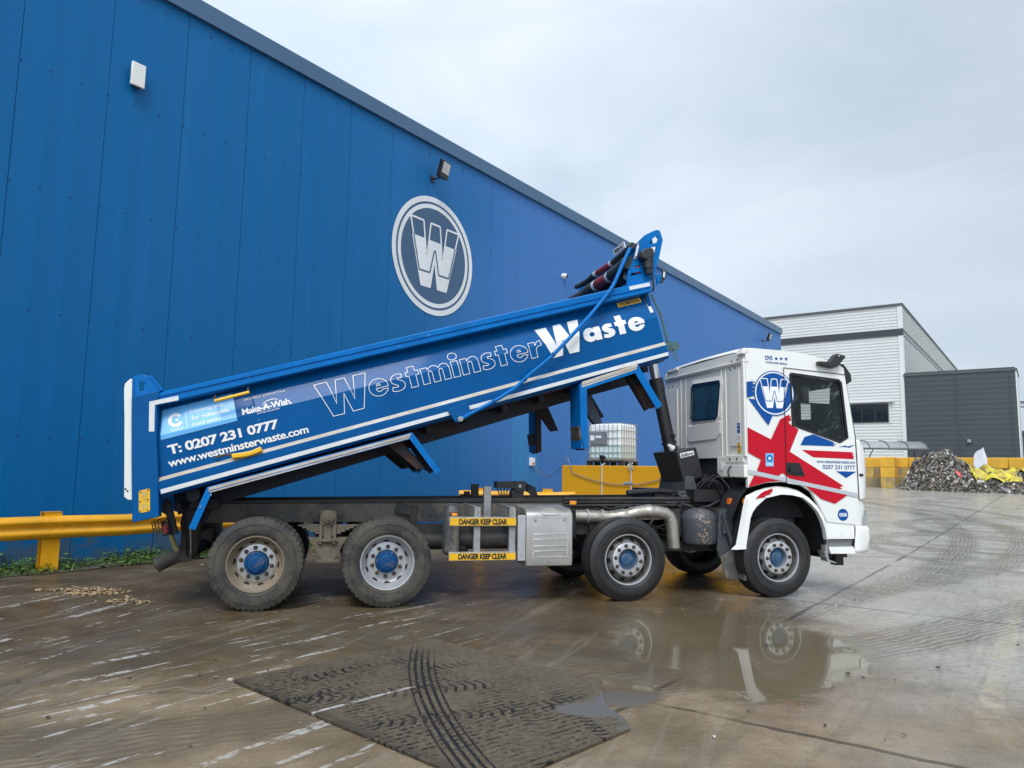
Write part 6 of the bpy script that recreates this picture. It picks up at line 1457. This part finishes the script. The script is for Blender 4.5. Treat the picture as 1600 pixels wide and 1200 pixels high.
# front corner panels, front face, windscreen
for far in (0, 1):
    s_ = (lambda y: CW - y) if far else (lambda y: y)
    g = MB(); rings = []
    for z, e, bl in ((1.262, -0.012, 0.0), (1.285, 0.0, 0), (1.60, 0.01, 0), (1.86, 0.012, 0), (1.95, -0.008, 0), (2.03, -0.05, 0), (2.073, -0.10, 0)):
        x0 = fx(z) + 0.006
        rings.append([(x0, s_(0.0), z), (x0 + 0.07, s_(0.004), z), (1.355 + e, s_(0.030), z), (1.425 + e, s_(0.085), z), (1.480 + e, s_(0.17), z), (1.52 + e, s_(0.30), z), (1.54 + e, s_(0.5), z)])
    g.loft(rings, closed=False, smooth=True); cp = g.build('corner_panel', white_paint, cabo, angle=50); cp.modifiers.new('thick', 'SOLIDIFY').thickness = 0.01
    g = MB(); rings = []
    for z, e in ((0.915, 0.02), (1.0, 0.02), (1.10, 0.015), (1.20, 0.0), (1.262, -0.02)):
        rings.append([(1.170 + (z-0.93)*0.18, s_(0.006), z), (1.25, s_(0.012), z), (1.335 + e, s_(0.045), z), (1.40 + e, s_(0.10), z), (1.46 + e, s_(0.25), z), (1.50 + e, s_(0.5), z)])
    g.loft(rings, closed=False, smooth=True); lp = g.build('headlight_surround', white_paint, cabo, angle=50)
    g = MB(); g.loft([[(1.290, s_(0.012), 0.935), (1.365, s_(0.035), 0.932), (1.430, s_(0.09), 0.932), (1.49, s_(0.24), 0.935)], [(1.315, s_(0.012), 1.03), (1.375, s_(0.035), 1.03), (1.435, s_(0.09), 1.03), (1.49, s_(0.24), 1.03)], [(1.375, s_(0.025), 1.125), (1.395, s_(0.045), 1.125), (1.435, s_(0.09), 1.12), (1.49, s_(0.24), 1.11)]], closed=False, smooth=True)
    g.build('headlight', M('headlight_lens', (0.35, 0.38, 0.40), 0.08, coat=1.0, dirt=0.2, dscale=8), cabo)
    # A-pillar black strip
    g = MB(); g.loft([[(1.222, s_(0.004), 2.075), (1.262, s_(0.03), 2.070), (1.31, s_(0.10), 2.06)], [(1.160, s_(0.004), 2.50), (1.192, s_(0.03), 2.50), (1.235, s_(0.10), 2.50)], [(1.098, s_(0.004), 2.93), (1.128, s_(0.03), 2.93), (1.165, s_(0.10), 2.93)]], closed=False, smooth=True); g.build('pillar_trim', gloss_black, cabo)
fr = MB()
fr.loft([[(1.53, 0.45, z), (1.56, 0.8, z), (1.565, CW/2, z), (1.56, CW - 0.8, z), (1.53, CW - 0.45, z)] for z in (0.9, 1.2, 1.6, 2.0, 2.05)], closed=False, smooth=True)
fr.build('front_panel', white_paint, cabo)
g = MB(); g.loft([[(1.262, 0.03, 2.07), (1.33, 0.10, 2.06), (1.43, 0.35, 2.05), (1.47, CW/2, 2.05), (1.43, CW - 0.35, 2.05), (1.33, CW - 0.10, 2.06), (1.262, CW - 0.03, 2.07)], [(1.128, 0.03, 2.95), (1.165, 0.10, 2.95), (1.21, 0.35, 2.96), (1.24, CW/2, 2.97), (1.21, CW - 0.35, 2.96), (1.165, CW - 0.10, 2.95), (1.128, CW - 0.03, 2.95)]], closed=False, smooth=True)
g.build('windscreen', glass_mat('windscreen_glass', (0.03, 0.06, 0.05), 0.12), cabo)
# sun visor
g = MB(); pv = [(1.018, 3.120), (1.123, 3.099), (1.225, 2.970), (1.236, 2.877), (1.173, 2.835), (1.130, 2.900), (1.043, 2.988)]
g.loft([[(p[0] + dx, y_, p[1]) for p in pv] for y_, dx in ((0.03, -0.01), (0.06, 0.005), (0.25, 0.06), (CW/2, 0.10), (CW - 0.25, 0.06), (CW - 0.06, 0.005), (CW - 0.03, -0.01))], smooth=True); g.build('sun_visor', M('visor_black', (0.016, 0.016, 0.017), 0.25), cabo, angle=50)
# camera mirror arms
for far in (0, 1):
    a, b_ = (-0.10, -0.012) if not far else (CW + 0.012, CW + 0.10)
    g = MB(); g.prism([(0.640, 3.058), (0.636, 3.108), (0.790, 3.104), (0.880, 3.205), (0.905, 3.222), (0.935, 3.225), (1.040, 3.200), (1.046, 3.182), (1.020, 3.155), (0.915, 3.040), (0.848, 3.024)], a, b_); ma = g.build('mirror_camera', black_plastic, cabo, bevel=0.015)
    g = MB(); g.cyl((0.935, a - 0.001 if not far else b_ + 0.001, 3.195), (0.935, a - 0.006 if not far else b_ + 0.006, 3.195), 0.014, None, 12); g.build('lens', rim_grey, ma)
# door (proud by 8 mm) with window frame and handle
DO = 0.008
dp = [(0.146, 3.000), (0.70, 2.978), (1.086, 2.948), (1.130, 2.66), (1.213, 2.073), (1.232, 1.285), (0.70, 1.382), (0.36, 1.442), (0.148, 1.470)]
for far in (0, 1):
    a, b_ = (-DO, -0.0005) if not far else (CW + 0.0005, CW + DO)
    g = MB(); g.prism(dp, a, b_, holes=[win]); dr = g.build('door', white_paint, cabo)
    yo = a if not far else b_; sg_ = -1 if not far else 1
    g = MB(); o_ = offset_poly(win, -0.020); i_ = offset_poly(win, 0.012)
    va, vb_ = [(p[0], yo + sg_*0.006, p[1]) for p in o_], [(p[0], yo + sg_*0.006, p[1]) for p in i_]
    vc = [(p[0], yo - sg_*0.03, p[1]) for p in i_]; vd = [(p[0], yo + sg_*0.0008, p[1]) for p in o_]
    n = len(win)
    for A, B in ((va, vb_), (vb_, vc), (vd, va)):
        for k_ in range(n): g.poly([A[k_], A[(k_+1) % n], B[(k_+1) % n], B[k_]])
    g.build('window_frame', gloss_black, dr)
    g = MB(); g.prism(win, 0.020 if not far else CW - 0.026, 0.026 if not far else CW - 0.020); g.build('window', cab_glass, dr)
    if not far:
        g = MB(); hp_ = [(0.140, 1.742), (0.335, 1.738), (0.365, 1.70), (0.415, 1.575), (0.405, 1.560), (0.165, 1.582), (0.145, 1.62)]
        g.prism(hp_, -0.020, -0.0125); g.prism([(0.175, 1.672), (0.345, 1.672), (0.378, 1.610), (0.185, 1.622)], -0.040, -0.020); g.build('handle', gloss_black, dr, bevel=0.006)
# shut lines
for a, b_ in (((0.141, 3.004), (0.141, 1.472)), ((0.141, 3.004), (1.090, 2.953)), ((1.237, 1.283), (1.218, 2.073))):
    g = MB(); a, b_ = Vector(a), Vector(b_); d = (b_-a).normalized(); q = Vector((-d.y, d.x))*0.005
    g.poly([(p.x, -0.0165, p.y) for p in (a-q, b_-q, b_+q, a+q)])
    g.build('shut_line', void_black, cabo, norm=False)
g = MB()
for a, b_, w_ in (((1.219, 2.075), (1.242, 1.265), 0.006),):
    a, b_ = Vector(a), Vector(b_); d = (b_-a).normalized(); q = Vector((-d.y, d.x))*w_
    g.poly([(p.x, -0.002, p.y) for p in (a-q, b_-q, b_+q, a+q)])
g.build('shut_line', void_black, cabo, norm=False)
g = MB(); g.box(1.265, 1.325, -0.012, 0.02, 1.575, 1.610); g.build('side_repeater', gloss_black, cabo, bevel=0.008)
# livery: union flag in torn strips
lv = MB(); Y1, Y2_ = -0.0105, -0.0125
def fp(pts, y, m): face(lv, pts, y, m)
red_a = [(-0.412, 2.190), (-0.072, 2.041), (0.072, 2.309), (0.110, 2.330), (0.160, 2.345), (0.130, 2.352), (0.185, 2.366), (0.219, 2.380), (0.205, 2.362), (0.243, 2.350), (0.215, 2.338), (0.248, 2.318), (0.225, 2.308), (0.236, 2.290), (0.19, 2.283), (0.236, 2.238), (0.345, 2.181), (0.203, 1.885), (0.726, 1.599), (1.009, 1.441), (0.950, 1.430), (0.985, 1.405), (0.899, 1.393), (0.90, 1.385), (0.222, 1.500), (0.098, 1.600), (0.060, 1.590), (0.019, 1.562), (-0.290, 1.625), (-0.226, 1.773), (-0.412, 1.860)]
fp(red_a, Y1, 0)
fp([(-0.333, 1.562), (0.06, 1.500), (-0.12, 1.484), (-0.163, 1.478), (-0.412, 1.412), (-0.412, 1.425)], Y1, 0)
fp([(0.42, 1.438), (1.060, 1.325), (1.035, 1.305), (0.866, 1.206), (0.66, 1.268)], -0.0102, 0)
fp([(0.381, 1.912), (1.175, 1.898), (1.150, 1.886), (1.190, 1.872), (1.160, 1.855), (1.192, 1.842), (1.170, 1.826), (1.186, 1.803), (0.555, 1.817)], Y1, 0)
fp([(0.365, 1.974), (0.431, 2.085), (0.566, 2.125), (0.80, 2.050), (0.887, 2.022), (0.87, 2.010), (0.93, 2.000), (0.86, 1.992), (0.90, 1.978), (0.867, 1.970)], Y1, 1)
fp([(0.945, 1.962), (1.05, 1.985), (1.10, 1.975), (1.214, 2.004), (1.12, 1.955), (1.049, 1.965)], Y1, 1)
fp([(0.899, 1.637), (1.215, 1.637), (1.050, 1.548)], Y1, 1)
fp([(-0.412, 2.790), (-0.300, 2.812), (-0.340, 2.795), (-0.262, 2.800), (-0.345, 2.770), (-0.280, 2.762), (-0.300, 2.735), (-0.350, 2.722), (-0.275, 2.715), (-0.288, 2.680), (-0.340, 2.665), (-0.275, 2.658), (-0.282, 2.620), (-0.412, 2.580)], Y1, 1)
fp([(-0.390, 2.570), (-0.270, 2.560), (-0.042, 2.345), (-0.105, 2.223)], Y1, 1)
fp([(-0.412, 1.640), (0.4, 1.492), (1.230, 1.346), (1.226, 1.292), (0.4, 1.440), (-0.412, 1.585)], Y2_, 2)
w_emblem(lv, -0.006, 2.655, 0.300, -0.0118, 1, 3, dy=-0.0009, ringw=(0.955, 0.92, 0.92, 0.90), fit=1.18)
fp([(-0.158, 1.856), (-0.040, 1.858), (-0.044, 1.687), (-0.160, 1.685)], -0.0124, 4)
annulus(lv, -0.099, 1.79, 0.044, 0.028, -0.0136, 1, 24); face(lv, circle(-0.099, 1.79, 0.017, 16), -0.0136, 3)
add_text(lv, 'FORS', -0.150, 1.697, 0.098, 0.030, -0.0138, 3, bold=0.03)
add_text(lv, 'www.westminsterwaste.com', 0.606, 1.744, 0.590, 0.040, -0.0110, 1, bold=0.012, slope=-0.003)
add_text(lv, '0207 231 0777', 0.694, 1.664, 0.500, 0.056, -0.0110, 1, bold=0.014, slope=-0.003)
face(lv, circle(0.987, 1.060, 0.080, 40), -0.0030, 1); add_text(lv, '058', 0.930, 1.036, 0.114, 0.048, -0.0045, 3, bold=0.03)
add_text(lv, 'DVS', -0.123, 3.098, 0.108, 0.060, -0.0035, 1, bold=0.03)
for i in range(3):
    c0, c1 = 0.042 + i*0.075, 3.125 + i*0.0015
    face(lv, [(c0 + (0.030 if k_ % 2 == 0 else 0.0125)*math.sin(k_*math.pi/5), c1 + (0.030 if k_ % 2 == 0 else 0.0125)*math.cos(k_*math.pi/5)) for k_ in range(10)], -0.0035, 1)
add_text(lv, '3 STAR RATED VEHICLE', -0.119, 3.055, 0.322, 0.026, -0.0035, 1, bold=0.03, slope=-0.03)
lv.build('livery', [red_vinyl, blue_vinyl, grey_vinyl, white_vinyl, sky_vinyl], cabo, norm=False)
# rear wall details
g = MB()
def rb_(pts, d0, d1): g.prism(pts, d0, d1, axis='x')
rb_([(0.632, 2.90), (1.554, 2.935), (1.585, 2.90), (1.65, 2.13), (1.60, 2.06), (0.79, 2.075), (0.67, 2.15)], XB - 0.012, XB) if False else None
ow = offset_poly(rwin, -0.09); iw = offset_poly(rwin, -0.025)
n = len(rwin)
for A, B, xa, xb in ((ow, iw, XB, XB - 0.022), (iw, offset_poly(rwin, -0.005), XB - 0.022, XB - 0.022)):
    va = [(xa, p[0], p[1]) for p in A]; vb_ = [(xb, p[0], p[1]) for p in B]
    for k_ in range(n): g.poly([va[k_], va[(k_+1) % n], vb_[(k_+1) % n], vb_[k_]])
tray = [(0.66, 2.30), (1.62, 2.28), (1.66, 2.12), (1.60, 2.055), (0.80, 2.075), (0.68, 2.15)]
ot = [(XB, p[0], p[1]) for p in offset_poly(tray, -0.03)]; it = [(XB - 0.016, p[0], p[1]) for p in tray]
for k_ in range(6): g.poly([ot[k_], ot[(k_+1) % 6], it[(k_+1) % 6], it[k_]])
g.poly(it)
for y0 in (0.50, 0.62, 1.70, 1.86): g.box(XB - 0.010, XB, y0, y0 + 0.022, 1.83, 3.05)
g.box(XB - 0.03, XB, 0.0, 0.06, 1.81, 3.10); g.box(XB - 0.016, XB, 0.14, 0.40, 1.95, 2.98); g.box(XB - 0.016, XB, 1.98, 2.28, 2.0, 2.9)
g.box(XB - 0.03, XB, 0.05, 0.52, 1.735, 1.825); g.box(XB - 0.025, XB, 0.52, 0.74, 1.53, 1.81); g.box(XB - 0.05, XB, 0.0, 0.55, 1.54, 1.70)
g.box(XB - 0.035, XB - 0.025, 0.58, 0.68, 1.62, 1.74)
g.frustum([(XB - 0.02, 0.0, 3.04), (XB - 0.02, 2.40, 3.06), (XB + 0.05, 2.40, 3.06), (XB + 0.05, 0.0, 3.04)], [(XB - 0.035, 0.0, 3.075), (XB - 0.035, 2.40, 3.10), (XB + 0.05, 2.40, 3.10), (XB + 0.05, 0.0, 3.075)])
g.frustum([(XB - 0.05, 0.0, 3.17), (XB - 0.05, 0.16, 3.17), (XB + 0.05, 0.16, 3.17), (XB + 0.05, 0.0, 3.17)], [(XB - 0.02, 0.0, 3.245), (XB - 0.02, 0.14, 3.245), (XB + 0.05, 0.14, 3.245), (XB + 0.05, 0.0, 3.245)])
g.box(XB - 0.03, XB + 0.05, 1.95, 2.30, 3.20, 3.235)
g.build('rear_panelling', rear_white, cabo, bevel=0.006)
g = MB()
for y_, z_ in ((0.20, 1.78), (0.38, 1.78), (0.20, 3.0), (0.32, 2.985), (2.2, 3.075), (2.08, 3.075), (0.14, 3.10), (0.28, 3.10), (2.1, 2.95), (2.25, 2.955)): g.cyl((XB - 0.034, y_, z_), (XB - 0.040, y_, z_), 0.014, None, 10)
g.build('panel_clips', gloss_black, cabo)
rwf = MB(); o_ = offset_poly(rwin, -0.024)
va = [(XB - 0.026, p[0], p[1]) for p in o_]; vb_ = [(XB - 0.026, p[0], p[1]) for p in offset_poly(rwin, 0.012)]
for k_ in range(n): rwf.poly([va[k_], va[(k_+1) % n], vb_[(k_+1) % n], vb_[k_]])
rf_ = rwf.build('rear_window_frame', gloss_black, cabo)
g = MB(); g.prism(offset_poly(rwin, 0.004), XB - 0.012, XB - 0.006, axis='x'); g.build('rear_window', rear_glass, rf_)
g = MB()
for z0, z1, k_ in ((2.12, 2.255, 0), (2.00, 2.115, 1), (1.86, 1.995, 2)): 
    g.poly([(XB - 0.018, 0.205, z0), (XB - 0.018, 0.135, z0), (XB - 0.018, 0.135, z1), (XB - 0.018, 0.205, z1)], k_)
g.poly([(XB - 0.0195, 0.193, 2.22), (XB - 0.0195, 0.147, 2.22), (XB - 0.0195, 0.147, 2.23), (XB - 0.0195, 0.193, 2.23)], 1); g.poly([(XB - 0.0195, 0.193, 2.17), (XB - 0.0195, 0.147, 2.17), (XB - 0.0195, 0.147, 2.18), (XB - 0.0195, 0.193, 2.18)], 1)
g.poly([(XB - 0.0195, 0.17 + 0.026*math.cos(a), 2.055 + 0.026*math.sin(a)) for a in [i*0.4 for i in range(16)]], 3); g.poly([(XB - 0.0205, 0.17 + 0.018*math.cos(a), 2.055 + 0.018*math.sin(a)) for a in [i*0.4 for i in range(16)]], 1)
g.poly([(XB - 0.0195, 0.19, 1.93), (XB - 0.0195, 0.15, 1.93), (XB - 0.0195, 0.17, 1.97)], 4); g.poly([(XB - 0.0195, 0.195, 1.88), (XB - 0.0195, 0.145, 1.88), (XB - 0.0195, 0.145, 1.89), (XB - 0.0195, 0.195, 1.89)], 4)
g.build('warning_stickers', [blue_vinyl, white_vinyl, yellow_paint, red_vinyl, black_ink], cabo, norm=False)
g = MB(); g.box(XB + 0.06, 1.0, 0.1, CW - 0.1, 1.48, 1.53); g.box(XB + 0.06, 1.35, 0.42, CW - 0.42, 1.0, 1.48); g.box(1.02, 1.38, 0.12, CW - 0.12, 1.5, 1.98); g.box(XB + 0.045, XB + 0.06, 0.08, CW - 0.08, 1.5, 2.30)
g.tube([(0.80 + 0.13*math.cos(a), CW - 0.6 + 0.2*math.sin(a), 2.06 + 0.10*math.cos(a)) for a in [i*0.42 for i in range(16)]], 0.014, 8)
g.box(0.92, 1.03, CW - 0.15, CW - 0.06, 2.55, 2.86); g.box(-0.3, 1.0, 0.2, CW - 0.2, 3.0, 3.02)
g.prism([(0.06, 1.98), (CW - 0.06, 1.98), (CW - 0.06, 2.96), (0.06, 2.96)], 1.085, 1.10, axis='x', holes=[[(0.33, 2.58), (0.30, 2.855), (0.87, 2.885), (1.01, 2.665)], [(0.76, 2.61), (1.01, 2.645), (1.01, 2.40), (0.76, 2.385)]])  # added dark panel inside the windscreen, its openings shape the bright patches seen through
g.build('interior', seat_dark, cabo)
for y0 in (0.30, CW - 0.85):
    g = MB(); g.frustum([(-0.18, y0, 1.53), (0.42, y0, 1.53), (0.42, y0 + 0.52, 1.53), (-0.18, y0 + 0.52, 1.53)], [(-0.15, y0 + 0.02, 1.95), (0.45, y0 + 0.02, 1.99), (0.45, y0 + 0.5, 1.99), (-0.15, y0 + 0.5, 1.95)])
    g.frustum([(-0.15, y0 + 0.02, 1.95), (0.06, y0 + 0.02, 1.95), (0.06, y0 + 0.5, 1.95), (-0.15, y0 + 0.5, 1.95)], [(-0.28, y0 + 0.08, 2.52), (-0.16, y0 + 0.08, 2.55), (-0.16, y0 + 0.44, 2.55), (-0.28, y0 + 0.44, 2.52)])
    g.box(-0.27, -0.15, y0 + 0.13, y0 + 0.39, 2.58, 2.78); g.build('seat', seat_dark, cabo, bevel=0.04)
g = MB(); g.box(0.47, 0.56, 0.035, 0.12, 2.54, 2.78); g.build('mirror_monitor', gloss_black, cabo, bevel=0.02)
# fenders, step, bumper
fo = [(-0.648, 0.612), (-0.575, 0.672), (-0.450, 1.211), (-0.420, 1.297), (-0.278, 1.362), (-0.13, 1.405), (0.034, 1.428), (0.20, 1.415), (0.347, 1.379), (0.48, 1.305), (0.602, 1.204), (0.700, 1.075), (0.767, 0.928), (0.760, 0.735)]
fi = [(-0.470, 0.622), (-0.466, 0.672), (-0.398, 1.015), (-0.365, 1.09), (-0.305, 1.165), (-0.168, 1.273), (0.059, 1.322), (0.22, 1.315), (0.380, 1.283), (0.50, 1.20), (0.600, 1.098), (0.66, 0.99), (0.700, 0.875), (0.722, 0.735)]
for far in (0, 1):
    s_ = (lambda y: CW - y) if far else (lambda y: y)
    g = MB(); n = len(fo)
    rings = [[(fo[i][0], s_(0.06), fo[i][1]), (fo[i][0]*0.7 + fi[i][0]*0.3, s_(0.0), fo[i][1]*0.7 + fi[i][1]*0.3), (fi[i][0], s_(-0.012), fi[i][1]), (fi[i][0], s_(0.06), fi[i][1])] for i in range(n)]
    g.loft(rings, smooth=True); fe = g.build('fender', white_paint, truck, angle=32)
    if not far:
        g = MB()
        for p in ([(-0.322, 1.262), (-0.25, 1.330), (-0.193, 1.362), (-0.08, 1.398), (-0.066, 1.392), (-0.076, 1.352), (-0.12, 1.335), (-0.085, 1.328), (-0.20, 1.296), (-0.16, 1.286), (-0.285, 1.270)],): face(g, p, -0.0145)
        g.build('livery', red_vinyl, fe, norm=False)
    # wheel housing liner (dark) behind the arch, one curved sheet
    g = MB(); ln = [(-0.56, 0.66), (-0.43, 1.17), (-0.27, 1.33), (0.03, 1.40), (0.34, 1.35), (0.58, 1.19), (0.74, 0.93), (0.72, 0.56)]
    g.loft([[(p[0], s_(0.061), p[1]) for p in ln], [(p[0], s_(0.72), p[1]) for p in ln]], closed=False, smooth=True); g.build('wheel_housing', black_plastic, fe)
    # gap-filling dark gaiter between fender and cab
    g = MB(); a, b_ = sorted((s_(0.04), s_(0.5)))
    g.loft([[(p[0]*1.02, s_(y_), p[1] + 0.035) for p in ((-0.62, 0.95), (-0.50, 1.22), (-0.38, 1.37), (-0.10, 1.46), (0.10, 1.48), (0.35, 1.44), (0.54, 1.33), (0.66, 1.16), (0.76, 0.95))] for y_ in (0.051, 0.5)], closed=False, smooth=True); g.build('gaiter', black_plastic, fe)
    g = MB(); g.box(0.715, 0.755, *sorted((s_(0.02), s_(0.10))), 0.50, 0.66); g.prism([(0.70, 0.58), (0.755, 0.58), (0.775, 0.47), (0.88, 0.435), (0.88, 0.42), (0.75, 0.45)], *sorted((s_(0.03), s_(0.16)))); g.build('step', galv, fe)
    # amber lamp and bracket
    g = MB(); g.prism([(-0.434, 1.272), (-0.379, 1.240), (-0.397, 1.180), (-0.455, 1.205)], *sorted((s_(0.06), s_(0.12)))); g.build('indicator', orange_lens, fe, bevel=0.012)
bp = MB()
prof = [(0.762, 0.70), (0.752, 0.56)]
sk_ = [(0.742, 0.966), (1.168, 0.929), (1.160, 0.742), (0.760, 0.742)]
for far in (0, 1):
    s_ = (lambda y: CW - y) if far else (lambda y: y)
    bp.prism(sk_, *sorted((s_(0.012), s_(0.06))))
    bp.prism([(0.757, 0.640), (1.125, 0.640), (1.150, 0.600), (1.178, 0.548), (0.787, 0.550)], *sorted((s_(0.0), s_(0.25))))
rings = []
for z, e, x0 in ((0.560, -0.07, 1.155), (0.600, -0.02, 1.150), (0.725, 0.0, 1.165), (0.745, 0.006, 1.168), (0.875, 0.0, 1.180), (0.912, -0.045, 1.180)):
    half = [(x0, 0.0, z), (1.22, -0.002, z), (1.37 + e, 0.012, z), (1.43 + e, 0.05, z), (1.49 + e, 0.14, z), (1.56 + e, 0.40, z), (1.60 + e, CW/2, z)]
    rings.append(half + [(p[0], CW - p[1], p[2]) for p in reversed(half[:-1])])
bp.loft(rings, closed=False, smooth=True)
bpo = bp.build('bumper', bump_white, truck, angle=30)
bpo.modifiers.new('thick', 'SOLIDIFY').thickness = 0.012
g = MB(); g.prism([(0.762, 0.742), (1.160, 0.742), (1.165, 0.70), (1.125, 0.640), (0.757, 0.640)], 0.055, 0.07); g.prism([(0.765, 0.64), (1.12, 0.64), (1.12, 0.655), (0.765, 0.655)], 0.003, 0.25)
g.build('step_recess', skirt_grey, bpo)
g = MB(); g.box(0.9, 1.3, 0.35, CW - 0.35, 0.46, 0.58); g.box(1.08, 1.2, 0.30, 0.42, 0.36, 0.52); g.build('front_beam', chassis_dark, truck)
g = MB(); g.cyl((1.12, 0.42, 0.50), (1.15, 0.42, 0.40), 0.07, 0.06, 12); g.build('tow_coupling', hub_blue, truck)
# mud flap, orange bracket behind the front wheel
g = MB(); g.prism([(-0.705, 0.50), (-0.50, 0.61), (-0.40, 0.48), (-0.405, 0.215), (-0.62, 0.225), (-0.66, 0.30)], 0.22, 0.24)
g.loft([[(-0.415, 0.04, 0.62), (-0.40, 0.04, 0.62), (-0.40, 0.45, 0.62), (-0.415, 0.45, 0.62)], [(-0.46, 0.04, 0.22), (-0.445, 0.04, 0.22), (-0.445, 0.45, 0.22), (-0.46, 0.45, 0.22)]])
g.build('mud_flap', M('flap_grey', (0.075, 0.07, 0.064), 0.6, dirt=0.6, dscale=7, dirtcol=(0.20, 0.18, 0.15), stretch=(1, 1, 0.4)), truck)
g = MB(); g.prism([(-0.73, 0.62), (-0.70, 1.08), (-0.62, 1.12), (-0.50, 1.10), (-0.50, 0.62), (-0.55, 0.48), (-0.70, 0.48)], 0.26, 0.30); g.box(-0.66, -0.56, 0.22, 0.26, 0.8, 1.05); g.prism([(-0.56, 0.62), (-0.50, 0.62), (-0.62, 0.98), (-0.66, 0.98)], 0.20, 0.24)
for p in ((-0.66, 1.03), (-0.56, 1.03), (-0.53, 0.9), (-0.68, 0.75)): g.cyl((p[0], 0.262, p[1]), (p[0], 0.25, p[1]), 0.015, None, 8)
g.build('flap_bracket', M('bracket_slate', (0.045, 0.052, 0.062), 0.55, dirt=0.4, dirtcol=(0.11, 0.1, 0.085), dscale=9), truck)
g = MB(); g.frustum([(-0.556, 0.24, 1.177), (-0.452, 0.24, 1.145), (-0.45, 0.34, 1.145), (-0.55, 0.34, 1.177)], [(-0.535, 0.24, 1.262), (-0.400, 0.24, 1.212), (-0.40, 0.34, 1.212), (-0.53, 0.34, 1.262)]); ob = g.build('wheel_chock', orange_bracket, truck, bevel=0.008)
g = MB(); g.box(-0.52, -0.47, 0.234, 0.24, 1.17, 1.235); g.build('chock_slot', red_vinyl, ob)
